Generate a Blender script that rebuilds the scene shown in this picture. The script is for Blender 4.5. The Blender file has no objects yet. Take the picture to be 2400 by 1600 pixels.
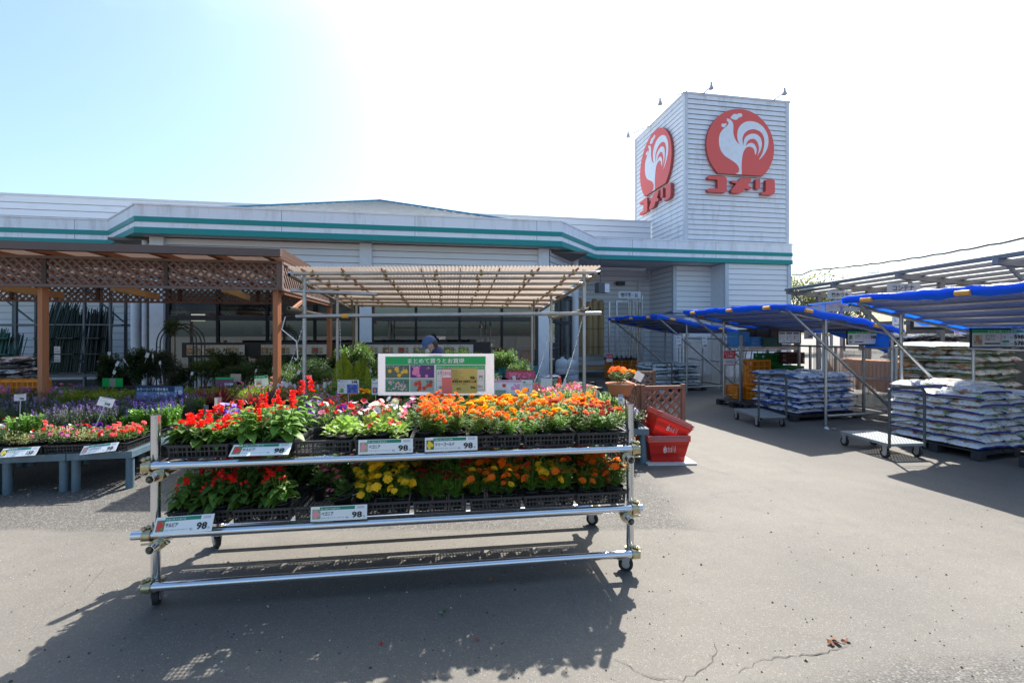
import bpy, bmesh, math, random
from mathutils import Vector, Matrix, noise
R = math.radians
S = bpy.context.scene
COL = S.collection
random.seed(7)
# ---------------------------------------------------------------- camera
FX, CX, HY, EYE = 1067.0, 1200.0, 780.0, 1.65
cd = bpy.data.cameras.new('camera'); cam = bpy.data.objects.new('camera', cd); COL.objects.link(cam)
cam.location = (0, 0, EYE); cam.rotation_euler = (R(90), 0, 0)
cd.sensor_width = 36; cd.lens = 36*FX/2400; cd.shift_y = -(800-HY)/2400
cd.clip_start = .05; cd.clip_end = 3000
S.camera = cam
S.render.resolution_x = 1024; S.render.resolution_y = 682
# ---------------------------------------------------------------- sky, sun, exposure
SUN_EL, SUN_AZ = 50.0, 22.0          # azimuth from +Y towards +X
w = bpy.data.worlds.new('World'); S.world = w; w.use_nodes = True
nt = w.node_tree; nt.nodes.clear()
out = nt.nodes.new('ShaderNodeOutputWorld'); bg = nt.nodes.new('ShaderNodeBackground')
sky = nt.nodes.new('ShaderNodeTexSky'); sky.sky_type = 'NISHITA'; sky.sun_disc = False
sky.sun_elevation = R(SUN_EL); sky.sun_rotation = R(SUN_AZ)
sky.dust_density = 2.8; sky.air_density = 1.1; sky.ozone_density = 1.3
# thin high cloud, brightest where the sky lies thickest with it
tc = nt.nodes.new('ShaderNodeTexCoord'); mp = nt.nodes.new('ShaderNodeMapping'); mp.inputs['Scale'].default_value = (1, 1, 3.2)
nz = nt.nodes.new('ShaderNodeTexNoise'); nz.inputs['Scale'].default_value = 1.1; nz.inputs['Detail'].default_value = 7; nz.inputs['Roughness'].default_value = .55
cr = nt.nodes.new('ShaderNodeValToRGB'); cr.color_ramp.elements[0].position = .52; cr.color_ramp.elements[1].position = .85
cr.color_ramp.elements[0].color = (0, 0, 0, 1); cr.color_ramp.elements[1].color = (.22, .22, .22, 1)
mx = nt.nodes.new('ShaderNodeMixRGB'); mx.inputs['Color2'].default_value = (9, 9.6, 10.4, 1)
nt.links.new(tc.outputs['Generated'], mp.inputs['Vector']); nt.links.new(mp.outputs['Vector'], nz.inputs['Vector'])
nt.links.new(nz.outputs['Fac'], cr.inputs['Fac']); nt.links.new(cr.outputs['Color'], mx.inputs['Fac'])
nt.links.new(sky.outputs['Color'], mx.inputs['Color1']); tn = nt.nodes.new('ShaderNodeMixRGB'); tn.blend_type = 'MULTIPLY'; tn.inputs['Fac'].default_value = 1; tn.inputs['Color2'].default_value = (.88, 1.0, 1.06, 1)
nt.links.new(mx.outputs['Color'], tn.inputs['Color1']); nt.links.new(tn.outputs['Color'], bg.inputs['Color'])
bg.inputs['Strength'].default_value = .118
nt.links.new(bg.outputs['Background'], out.inputs['Surface'])
sd = bpy.data.lights.new('sun', 'SUN'); sd.energy = 5.0; sd.angle = R(.6); sd.color = (1, .955, .88)
sun = bpy.data.objects.new('sun', sd); COL.objects.link(sun)
sv = Vector((math.sin(R(SUN_AZ))*math.cos(R(SUN_EL)), math.cos(R(SUN_AZ))*math.cos(R(SUN_EL)), math.sin(R(SUN_EL))))
sun.rotation_euler = sv.to_track_quat('Z', 'Y').to_euler(); sun.location = sv*60
S.view_settings.view_transform = 'Standard'; S.view_settings.look = 'None'; S.view_settings.gamma = 1
S.view_settings.exposure = 1.14
S.cycles.max_bounces = 8; S.cycles.transparent_max_bounces = 16; S.cycles.diffuse_bounces = 4
S.cycles.caustics_reflective = False; S.cycles.caustics_refractive = False
# ---------------------------------------------------------------- measuring helpers (photo pixel -> place)
def G(px, py, z=0.0):
    D = (EYE-z)*FX/(py-HY); return Vector(((px-CX)/FX*D, D, z))
def W(px, py, D):
    return Vector(((px-CX)/FX*D, D, EYE-(py-HY)/FX*D))
FA = R(9.5); UU = Vector((math.cos(FA), math.sin(FA), 0)); VV = Vector((-math.sin(FA), math.cos(FA), 0))
def F(s, t, z=0.0): return UU*s + VV*t + Vector((0, 0, z))
def onT(px, py, t):
    k = (px-CX)/FX; D = t/(math.cos(FA)-k*math.sin(FA)); return D*(k*math.cos(FA)+math.sin(FA)), EYE-(py-HY)/FX*D
# ---------------------------------------------------------------- materials
def new_mat(name):
    m = bpy.data.materials.new(name); m.use_nodes = True; n = m.node_tree; return m, n, n.nodes['Principled BSDF'], n.nodes['Material Output']
MC = {}
def mat(name, col, rough=.6, metal=0.0, var=.12, vs=6.0, bump=0.0, bs=60.0, trans=0.0, coat=0.0, spec=.5, stain=None, ss=3.0, ramp=(.5, .7), alpha=None, stretch=None):
    if name in MC: return MC[name]
    m, n, b, o = new_mat(name); L = n.links
    b.inputs['Roughness'].default_value = rough; b.inputs['Metallic'].default_value = metal
    b.inputs['Specular IOR Level'].default_value = spec; b.inputs['Coat Weight'].default_value = coat
    t = n.nodes.new('ShaderNodeTexCoord'); src = t.outputs['Object']
    if stretch:
        mpp = n.nodes.new('ShaderNodeMapping'); mpp.inputs['Scale'].default_value = stretch; L.new(src, mpp.inputs['Vector']); src = mpp.outputs['Vector']
    nz = n.nodes.new('ShaderNodeTexNoise'); nz.inputs['Scale'].default_value = vs; nz.inputs['Detail'].default_value = 6; L.new(src, nz.inputs['Vector'])
    mixn = n.nodes.new('ShaderNodeMixRGB')
    mixn.inputs['Color1'].default_value = tuple(max(0, c*(1-var)) for c in col)+(1,)
    mixn.inputs['Color2'].default_value = tuple(min(1, c*(1+var)) for c in col)+(1,)
    L.new(nz.outputs['Fac'], mixn.inputs['Fac']); c = mixn.outputs['Color']
    if stain:
        n2 = n.nodes.new('ShaderNodeTexNoise'); n2.inputs['Scale'].default_value = ss; n2.inputs['Detail'].default_value = 9; n2.inputs['Roughness'].default_value = .7
        L.new(src, n2.inputs['Vector']); rp = n.nodes.new('ShaderNodeValToRGB'); rp.color_ramp.elements[0].position = ramp[0]; rp.color_ramp.elements[1].position = ramp[1]
        L.new(n2.outputs['Fac'], rp.inputs['Fac']); m3 = n.nodes.new('ShaderNodeMixRGB'); m3.inputs['Color2'].default_value = tuple(stain)+(1,)
        L.new(rp.outputs['Color'], m3.inputs['Fac']); L.new(c, m3.inputs['Color1']); c = m3.outputs['Color']
    L.new(c, b.inputs['Base Color'])
    if bump:
        n4 = n.nodes.new('ShaderNodeTexNoise'); n4.inputs['Scale'].default_value = bs; n4.inputs['Detail'].default_value = 4; L.new(src, n4.inputs['Vector'])
        bp = n.nodes.new('ShaderNodeBump'); bp.inputs['Strength'].default_value = bump; bp.inputs['Distance'].default_value = .01
        L.new(n4.outputs['Fac'], bp.inputs['Height']); L.new(bp.outputs['Normal'], b.inputs['Normal'])
    if trans:
        tr = n.nodes.new('ShaderNodeBsdfTranslucent'); L.new(c, tr.inputs['Color']); ms = n.nodes.new('ShaderNodeMixShader'); ms.inputs['Fac'].default_value = trans
        L.new(b.outputs['BSDF'], ms.inputs[1]); L.new(tr.outputs['BSDF'], ms.inputs[2]); L.new(ms.outputs['Shader'], o.inputs['Surface'])
        if alpha is not None:
            tp = n.nodes.new('ShaderNodeBsdfTransparent'); m5 = n.nodes.new('ShaderNodeMixShader'); m5.inputs['Fac'].default_value = alpha
            L.new(tp.outputs['BSDF'], m5.inputs[1]); L.new(ms.outputs['Shader'], m5.inputs[2]); L.new(m5.outputs['Shader'], o.inputs['Surface'])
    MC[name] = m; return m
def leafmat(name, col, var=.35, tr=.42, rough=.5):
    if name in MC: return MC[name]
    m, n, b, o = new_mat(name); L = n.links
    b.inputs['Roughness'].default_value = rough
    t = n.nodes.new('ShaderNodeTexCoord'); nz = n.nodes.new('ShaderNodeTexNoise'); nz.inputs['Scale'].default_value = 28; nz.inputs['Detail'].default_value = 3
    L.new(t.outputs['Object'], nz.inputs['Vector'])
    oi = n.nodes.new('ShaderNodeObjectInfo'); ad = n.nodes.new('ShaderNodeMath'); ad.operation = 'MULTIPLY_ADD'; ad.inputs[1].default_value = .5; 
    L.new(oi.outputs['Random'], ad.inputs[0]); L.new(nz.outputs['Fac'], ad.inputs[2]); 
    sb = n.nodes.new('ShaderNodeMath'); sb.operation = 'SUBTRACT'; sb.inputs[1].default_value = .25; L.new(ad.outputs[0], sb.inputs[0])
    mr = n.nodes.new('ShaderNodeMapRange'); mr.inputs[1].default_value = .25; mr.inputs[2].default_value = .75; L.new(sb.outputs[0], mr.inputs[0])
    mi = n.nodes.new('ShaderNodeMixRGB'); mi.inputs['Color1'].default_value = tuple(c*(1-var) for c in col)+(1,)
    mi.inputs['Color2'].default_value = tuple(min(1, c*(1+var)) for c in col)+(1,); L.new(mr.outputs[0], mi.inputs['Fac'])
    L.new(mi.outputs['Color'], b.inputs['Base Color'])
    tn = n.nodes.new('ShaderNodeBsdfTranslucent'); ms = n.nodes.new('ShaderNodeMixShader'); ms.inputs['Fac'].default_value = tr
    hs = n.nodes.new('ShaderNodeHueSaturation'); hs.inputs['Value'].default_value = 1.25; L.new(mi.outputs['Color'], hs.inputs['Color']); L.new(hs.outputs['Color'], tn.inputs['Color'])
    L.new(b.outputs['BSDF'], ms.inputs[1]); L.new(tn.outputs['BSDF'], ms.inputs[2]); L.new(ms.outputs['Shader'], o.inputs['Surface'])
    MC[name] = m; return m
def flat(name, col, rough=.55, tr=0.0, spec=.4): return mat(name, col, rough, var=.03, vs=3, trans=tr, spec=spec)
# ---------------------------------------------------------------- mesh builder
WM = {}
class MB:
    def __init__(s): s.v = []; s.f = []; s.m = []; s.sm = []
    def add(s, vs, fs, mi=0, smooth=False):
        b = len(s.v); s.v.extend([tuple(p) for p in vs])
        for f in fs: s.f.append(tuple(i+b for i in f)); s.m.append(mi); s.sm.append(smooth)
        return s
    def box(s, c, d, mi=0, rot=None):
        hx, hy, hz = d[0]/2, d[1]/2, d[2]/2
        vs = [Vector((x, y, z)) for x in (-hx, hx) for y in (-hy, hy) for z in (-hz, hz)]
        if rot is not None: vs = [rot @ p for p in vs]
        c = Vector(c); vs = [p+c for p in vs]
        return s.add(vs, [(0, 1, 3, 2), (4, 6, 7, 5), (0, 4, 5, 1), (2, 3, 7, 6), (0, 2, 6, 4), (1, 5, 7, 3)], mi)
    def bar(s, a, b, w, h, mi=0, up=Vector((0, 0, 1))):
        a = Vector(a); b = Vector(b); d = b-a; L = d.length
        if L < 1e-6: return s
        z = d/L; x = up.cross(z)
        if x.length < 1e-4: x = Vector((1, 0, 0)).cross(z)
        x.normalize(); y = z.cross(x)
        rot = Matrix((x, y, z)).transposed()
        return s.box((a+b)/2, (w, h, L), mi, rot)
    def tube(s, a, b, r, n=10, mi=0, r2=None, caps=True, hollow=False):
        a = Vector(a); b = Vector(b); d = (b-a)
        if d.length < 1e-6: return s
        z = d.normalized(); x = z.orthogonal().normalized(); y = z.cross(x); r2 = r if r2 is None else r2
        vs = []
        for k in range(n):
            q = 2*math.pi*k/n; u = x*math.cos(q)+y*math.sin(q); vs += [a+u*r, b+u*r2]
        s.add(vs, [(2*k, 2*k+1, (2*k+3) % (2*n), (2*k+2) % (2*n)) for k in range(n)], mi, True)
        if hollow:
            for e, rr, sg in ((a, r, 1), (b, r2, -1)):
                o = []; i = []; ii = []
                for k in range(n):
                    q = 2*math.pi*k/n; u = x*math.cos(q)+y*math.sin(q); o.append(e+u*rr); i.append(e+u*rr*.86); ii.append(e+u*rr*.84+z*sg*.12)
                s.add(o+i+ii, [(k, (k+1) % n, n+(k+1) % n, n+k) for k in range(n)]+[(n+k, n+(k+1) % n, 2*n+(k+1) % n, 2*n+k) for k in range(n)], mi)
                s.add(ii, [tuple(range(n))], mi)
        elif caps:
            s.add([vs[2*k] for k in range(n)], [tuple(range(n))], mi); s.add([vs[2*k+1] for k in range(n)], [tuple(range(n-1, -1, -1))], mi)
        return s
    def path(s, pts, r, n=6, mi=0):
        for a, b in zip(pts, pts[1:]): s.tube(a, b, r, n, mi)
        return s
    def lathe(s, prof, n=20, mi=0, M=None, smooth=True):
        vs = []
        for r, z in prof:
            for k in range(n):
                q = 2*math.pi*k/n; p = Vector((r*math.cos(q), r*math.sin(q), z)); vs.append(M @ p if M else p)
        fs = [(i*n+k, i*n+(k+1) % n, (i+1)*n+(k+1) % n, (i+1)*n+k) for i in range(len(prof)-1) for k in range(n)]
        return s.add(vs, fs, mi, smooth)
    def prism(s, poly, fn, d0, d1, mi=0, mis=None):
        """poly of (a,b); fn(a,b,d) -> point"""
        n = len(poly); A = [fn(a, b, d0) for a, b in poly]; B = [fn(a, b, d1) for a, b in poly]
        s.add(A+B, [(k, (k+1) % n, n+(k+1) % n, n+k) for k in range(n)], mi if mis is None else mis)
        s.add(B, [tuple(range(n))], mi); s.add(A, [tuple(range(n-1, -1, -1))], mi); return s
    def quad(s, a, b, c, d, mi=0, smooth=False): return s.add([a, b, c, d], [(0, 1, 2, 3)], mi, smooth)
    def mesh(s, name, mats, inv=None):
        me = bpy.data.meshes.new(name)
        vs = s.v if inv is None else [tuple(inv @ Vector(p)) for p in s.v]
        me.from_pydata(vs, [], s.f)
        for x in (mats if isinstance(mats, (list, tuple)) else [mats]): me.materials.append(x)
        me.polygons.foreach_set('material_index', s.m); me.polygons.foreach_set('use_smooth', s.sm)
        me.update(); return me
    def build(s, name, mats, parent=None, label=None, world=False):
        inv = WM[parent.name].inverted() if (world and parent is not None) else None
        o = bpy.data.objects.new(name, s.mesh(name, mats, inv)); COL.objects.link(o)
        if parent is not None: o.parent = parent
        if world and parent is not None: WM[o.name] = WM[parent.name]
        if label: o['label'] = label
        return o
    def solo(s, name, mats, label, cat, group=None, kind=None, loc=None, rotz=0):
        """one-mesh thing; verts local to loc if loc given as base else world"""
        L = Vector(loc) if loc is not None else Vector((sum(p[0] for p in s.v)/len(s.v), sum(p[1] for p in s.v)/len(s.v), min(p[2] for p in s.v)))
        M = Matrix.Translation(L) @ Matrix.Rotation(rotz, 4, 'Z')
        o = bpy.data.objects.new(name, s.mesh(name, mats, M.inverted() if loc is None else None)); COL.objects.link(o)
        o.location = L; o.rotation_euler = (0, 0, rotz); WM[o.name] = M
        tag(o, label, cat, group, kind); return o
def tag(o, label=None, cat=None, group=None, kind=None):
    if label: o['label'] = label
    if cat: o['category'] = cat
    if group: o['group'] = group
    if kind: o['kind'] = kind
    return o
def thing(name, label, cat, loc=(0, 0, 0), rotz=0, group=None, rot=None):
    o = bpy.data.objects.new(name, None); COL.objects.link(o); o.empty_display_size = .1
    o.location = loc; o.rotation_euler = rot if rot else (0, 0, rotz)
    M = Matrix.Translation(Vector(loc)) @ (o.rotation_euler.to_matrix().to_4x4()); WM[o.name] = M
    tag(o, label, cat, group); return o
def dup(root, loc, rotz=0, label=None, group=None, sc=1.0, tilt=None, cat=None):
    r = root.copy(); COL.objects.link(r); r.location = loc; r.rotation_euler = (tilt[0] if tilt else 0, tilt[1] if tilt else 0, rotz); r.scale = (sc, sc, sc) if not isinstance(sc, tuple) else sc
    if label: r['label'] = label
    if group: r['group'] = group
    if cat: r['category'] = cat
    for ch in list(root.children):
        c = ch.copy(); COL.objects.link(c); c.parent = r
        for g in ch.children:
            d = g.copy(); COL.objects.link(d); d.parent = c
    WM[r.name] = Matrix.Translation(Vector(loc)) @ Matrix.Rotation(rotz, 4, 'Z')
    return r
USED = set()
def place(proto, loc, rotz=0, label=None, group=None, sc=1.0, tilt=None):
    """first time moves the prototype itself, then copies it"""
    if proto.name in USED: return dup(proto, loc, rotz, label, group, sc, tilt)
    USED.add(proto.name); proto.location = loc; proto.rotation_euler = (tilt[0] if tilt else 0, tilt[1] if tilt else 0, rotz)
    proto.scale = (sc, sc, sc) if not isinstance(sc, tuple) else sc
    if label: proto['label'] = label
    if group: proto['group'] = group
    WM[proto.name] = Matrix.Translation(Vector(loc)) @ Matrix.Rotation(rotz, 4, 'Z')
    return proto
# ---------------------------------------------------------------- lettering
TX = {}
def glyphs(txt, bold=.0):
    key = (txt, bold)
    if key in TX: return TX[key]
    c = bpy.data.curves.new('lettering', 'FONT'); c.body = txt; c.size = 1; c.resolution_u = 2; c.offset = bold
    o = bpy.data.objects.new('lettering', c); COL.objects.link(o)
    m = o.to_mesh(); vs = [(v.co.x, v.co.y) for v in m.vertices]; fs = [tuple(p.vertices) for p in m.polygons]
    o.to_mesh_clear(); bpy.data.objects.remove(o); bpy.data.curves.remove(c)
    if not vs: vs = [(0, 0), (.01, 0), (0, .01)]; fs = [(0, 1, 2)]
    x0 = min(p[0] for p in vs); x1 = max(p[0] for p in vs); y0 = min(p[1] for p in vs); y1 = max(p[1] for p in vs)
    vs = [((p[0]-x0)/(x1-x0), (p[1]-y0)/(y1-y0)) for p in vs]
    TX[key] = (vs, fs, (x1-x0)/(y1-y0)); return TX[key]
def text(mb, txt, x, y, wd, ht, fn, d, mi=0, bold=.0):
    """fit txt in box (x,y,wd,ht), lower-left origin; fn(a,b,d)"""
    vs, fs, _ = glyphs(txt, bold); mb.add([fn(x+a*wd, y+b*ht, d) for a, b in vs], fs, mi)
def plate(name, label, cat, loc, rot, wd, ht, items, th=.006, back=(.8, .8, .8), tr=0.0, group=None, frame=None, sd=.0012):
    """flat sign: local x right, z up, faces -y. items: ('r'|'t'|'p', x, y, w, h, colour key, text, bold)"""
    t = thing(name, label, cat, loc, group=group, rot=rot)
    MB().box((0, 0, 0), (wd, th, ht)).build('panel', flat('panel_%.2f_%.2f_%.2f_%.1f' % (back+(tr,)), back, tr=tr), t)
    fn = lambda a, b, d: Vector((a*wd-wd/2, -th/2-d, b*ht-ht/2))
    gr = {}
    for it in items:
        k, x, y, w_, h_, c = it[:6]; lay = {'r': 1, 'q': 2, 'p': 2, 't': 3, 'u': 3, 's': 3}[k]
        nm = {'r': 'colour_band', 'q': 'inset', 'p': 'picture', 't': 'lettering', 'u': 'lettering', 's': 'lettering'}[k]
        mb, cols = gr.setdefault(nm, (MB(), []))
        if c not in cols: cols.append(c)
        mi = cols.index(c)
        if k in 'rq': 
            z = sd*lay; mb.add([fn(x, y, z), fn(x+w_, y, z), fn(x+w_, y+h_, z), fn(x, y+h_, z)], [(0, 1, 2, 3)], mi)
        elif k == 'p':
            z = sd*lay; rg = random.Random(hash((round(x, 3), round(y, 3))) & 255)
            bgc = it[7] if len(it) > 7 else (.05, .12, .05)
            if bgc not in cols: cols.append(bgc)
            mb.add([fn(x, y, z), fn(x+w_, y, z), fn(x+w_, y+h_, z), fn(x, y+h_, z)], [(0, 1, 2, 3)], cols.index(bgc))
            n = it[6]; rr = it[8] if len(it) > 8 else .16
            for q in range(n):
                cx, cy = x+w_*rg.uniform(.12, .88), y+h_*rg.uniform(.12, .8); r0 = rr*h_*ht*rg.uniform(.6, 1.15)
                r0 = min(r0, (min(cx-x, x+w_-cx)*wd), (min(cy-y, y+h_-cy)*ht)); zz = z+.0003+.00001*q
                pts = []
                for a in range(10):
                    g = 2*math.pi*a/10; rad = r0*(1 if a % 2 == 0 else .72); pts.append(fn(cx+rad*math.cos(g)/wd, cy+rad*math.sin(g)/ht, zz))
                mb.add(pts, [tuple(range(10))], mi)
        else: text(mb, it[6], x, y, w_, h_, fn, sd*(2.72 if k == 's' else 3), mi, it[7] if len(it) > 7 else 0)
    for nm, (mb, cols) in gr.items(): mb.build(nm, [flat('ink_%.3f_%.3f_%.3f' % c, c) for c in cols], t)
    if frame:
        fw = frame[0]; fm = MB()
        for (cx, cz, sx, sz) in ((0, ht/2+fw/2, wd+2*fw, fw), (0, -ht/2-fw/2, wd+2*fw, fw), (-wd/2-fw/2, 0, fw, ht), (wd/2+fw/2, 0, fw, ht)): fm.box((cx, 0, cz), (sx, th+.012, sz))
        fm.build('frame', flat('sign_frame', frame[1]), t)
    return t
ONE = 'first second third fourth fifth sixth seventh eighth ninth tenth eleventh twelfth thirteenth fourteenth fifteenth sixteenth seventeenth eighteenth nineteenth twentieth'.split()
TENS = {2: 'twenty', 3: 'thirty', 4: 'forty', 5: 'fifty'}
def nth(n): return ONE[n-1] if n <= 20 else (TENS[n//10]+'-'+ONE[n % 10-1] if n % 10 else TENS[n//10][:-1]+'ieth')
WH = (.8, .8, .8); BK = (.02, .02, .02); GN = (.02, .42, .12); DG = (.01, .22, .14); RD = (.62, .04, .04); PK = (.8, .3, .5); YE = (.8, .6, .08); OR = (.9, .25, .03)
# ================================================================ GROUND
def ground_material():
    m, n, b, o = new_mat('asphalt'); L = n.links; N = n.nodes.new
    geo = N('ShaderNodeNewGeometry'); P = geo.outputs['Position']
    def nzt(scale, det=4, rough=.5):
        x = N('ShaderNodeTexNoise'); x.inputs['Scale'].default_value = scale; x.inputs['Detail'].default_value = det; x.inputs['Roughness'].default_value = rough; L.new(P, x.inputs['Vector']); return x.outputs['Fac']
    def mth(op, a, b_=None, c=None):
        x = N('ShaderNodeMath'); x.operation = op
        for i, q in enumerate((a, b_, c)):
            if q is None: continue
            if isinstance(q, (int, float)): x.inputs[i].default_value = q
            else: L.new(q, x.inputs[i])
        return x.outputs[0]
    def ramp(src, p0, p1, c0=(0, 0, 0), c1=(1, 1, 1)):
        x = N('ShaderNodeValToRGB'); x.color_ramp.elements[0].position = p0; x.color_ramp.elements[1].position = p1
        x.color_ramp.elements[0].color = tuple(c0)+(1,); x.color_ramp.elements[1].color = tuple(c1)+(1,); L.new(src, x.inputs['Fac']); return x.outputs['Color']
    def mix(f, a, c, mode='MIX'):
        x = N('ShaderNodeMixRGB'); x.blend_type = mode
        for i, q in (('Fac', f), ('Color1', a), ('Color2', c)):
            if isinstance(q, (int, float)): x.inputs[i].default_value = q
            elif isinstance(q, tuple): x.inputs[i].default_value = q+(1,)
            else: L.new(q, x.inputs[i])
        return x.outputs['Color']
    sx = N('ShaderNodeSeparateXYZ'); L.new(P, sx.inputs[0]); X, Y = sx.outputs[0], sx.outputs[1]
    wob = mth('MULTIPLY_ADD', nzt(1.3, 5, .65), .9, -.45)
    # coarse worn areas: the strip behind the rack towards the shop, and the near right corner
    a1 = mth('SUBTRACT', mth('ADD', Y, mth('MULTIPLY', wob, .25)), 3.78); a2 = mth('SUBTRACT', 1.75, mth('ADD', X, wob))
    m1 = mth('MINIMUM', mth('MULTIPLY', a1, 14), mth('MULTIPLY', a2, 3))
    b1 = mth('SUBTRACT', mth('MULTIPLY_ADD', X, .17, 2.0), mth('ADD', Y, mth('MULTIPLY', wob, .35)))
    b2 = mth('SUBTRACT', X, .9)
    m2 = mth('MINIMUM', mth('MULTIPLY', b1, 6), mth('MULTIPLY', b2, 4))
    mk = mth('MAXIMUM', m1, m2); cl = N('ShaderNodeClamp'); L.new(mk, cl.inputs[0]); MK = cl.outputs[0]
    v1 = N('ShaderNodeTexVoronoi'); v1.inputs['Scale'].default_value = 95; L.new(P, v1.inputs['Vector'])
    v2 = N('ShaderNodeTexVoronoi'); v2.inputs['Scale'].default_value = 210; L.new(P, v2.inputs['Vector'])
    big = nzt(.55, 6, .6); mid = nzt(4.5, 7, .65); fine = nzt(160, 3, .6)
    smooth = mix(ramp(big, .3, .7), (.112, .102, .088), (.172, .156, .133))
    smooth = mix(mth('MULTIPLY', ramp(mid, .45, .75), .5), smooth, (.105, .098, .09))
    sep = N('ShaderNodeSeparateXYZ'); L.new(v2.outputs['Color'], sep.inputs[0])
    smooth = mix(mth('MULTIPLY', ramp(sep.outputs[0], .92, .96), .25), smooth, (.5, .48, .45))
    smooth = mix(mth('MULTIPLY', ramp(sep.outputs[1], .92, .96), .6), smooth, (.06, .058, .055))
    smooth = mix(mth('MULTIPLY', ramp(fine, .35, .7), .3), smooth, (.12, .11, .10))
    sp1 = N('ShaderNodeSeparateXYZ'); L.new(v1.outputs['Color'], sp1.inputs[0])
    coarse = mix(sp1.outputs[0], (.074, .069, .062), (.150, .138, .122))
    coarse = mix(mth('MULTIPLY', ramp(v1.outputs['Distance'], .38, .66), .75), coarse, (.06, .056, .052))
    coarse = mix(mth('MULTIPLY', ramp(sp1.outputs[1], .88, .94), .4), coarse, (.32, .3, .27))
    col = mix(MK, smooth, coarse)
    # tyre-darkened and stained places
    col = mix(mth('MULTIPLY', ramp(nzt(.7, 8, .7), .52, .72), .38), col, (.085, .08, .076))
    col = mix(mth('MULTIPLY', ramp(nzt(2.6, 5, .6), .66, .74), .35), col, (.06, .057, .055))
    col = mix(mth('MULTIPLY', ramp(nzt(.35, 4, .5), .5, .7), .25), col, (.20, .182, .153))
    L.new(col, b.inputs['Base Color']); b.inputs['Roughness'].default_value = .8; b.inputs['Specular IOR Level'].default_value = .35
    bp = N('ShaderNodeBump'); bp.inputs['Strength'].default_value = .55; bp.inputs['Distance'].default_value = .006
    h = mth('ADD', mth('MULTIPLY', mth('SUBTRACT', 1.0, v1.outputs['Distance']), mth('MULTIPLY_ADD', MK, 1.1, .12)), mth('MULTIPLY', fine, .35))
    h = mth('ADD', h, mth('MULTIPLY', mid, .8)); L.new(h, bp.inputs['Height']); L.new(bp.outputs['Normal'], b.inputs['Normal'])
    return m
gm = ground_material()
mb = MB(); N_ = 60
for i in range(N_+1):
    for j in range(N_+1): mb.v.append((-300+600*i/N_, -200+600*j/N_, 0))
for i in range(N_):
    for j in range(N_): mb.f.append((i*(N_+1)+j, (i+1)*(N_+1)+j, (i+1)*(N_+1)+j+1, i*(N_+1)+j+1)); mb.m.append(0); mb.sm.append(False)
g = mb.build('ground', gm); tag(g, kind='structure')
# cracks: open dark seams in the paving
def crack(pts, wd):
    mb = MB(); P = [G(*p) for p in pts]; Q = [P[0]]
    for a, b in zip(P, P[1:]):
        n = max(2, int((b-a).length/.03))
        for k in range(1, n+1):
            d = (b-a).normalized().cross(Vector((0, 0, 1))); Q.append(a.lerp(b, k/n)+d*random.uniform(-.011, .011))
    vs = []
    for i, p in enumerate(Q):
        t = (Q[min(i+1, len(Q)-1)]-Q[max(i-1, 0)]).normalized().cross(Vector((0, 0, 1))); q = wd*random.uniform(.25, 1)*math.sin(math.pi*(i+.5)/len(Q))**.4
        vs += [p+t*q+Vector((0, 0, .004)), p-t*q+Vector((0, 0, .004))]
    mb.add(vs, [(2*i, 2*i+1, 2*i+3, 2*i+2) for i in range(len(Q)-1)]); o = mb.build('pavement_crack', mat('crack_dark', (.06, .055, .05), .95)); tag(o, kind='structure')
for pts, wd in (([(1440, 1545), (1475, 1562), (1500, 1580), (1560, 1598)], .006), ([(1500, 1582), (1600, 1592), (1660, 1565), (1680, 1525), (1672, 1500)], .004),
                ([(1810, 1540), (1870, 1538), (1925, 1530), (1990, 1512)], .006), ([(1730, 1578), (1790, 1545), (1850, 1538)], .003),
                ([(0, 1532), (60, 1492), (110, 1440), (185, 1400), (250, 1330), (330, 1290), (400, 1260)], .0016), ([(1390, 1500), (1360, 1450), (1330, 1380)], .0018),
                ([(1640, 1095), (1700, 1110), (1745, 1118)], .004), ([(1660, 1160), (1720, 1152), (1765, 1153)], .003), ([(1760, 1135), (1790, 1142), (1830, 1160)], .002)):
    crack(pts, wd*.55)
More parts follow.
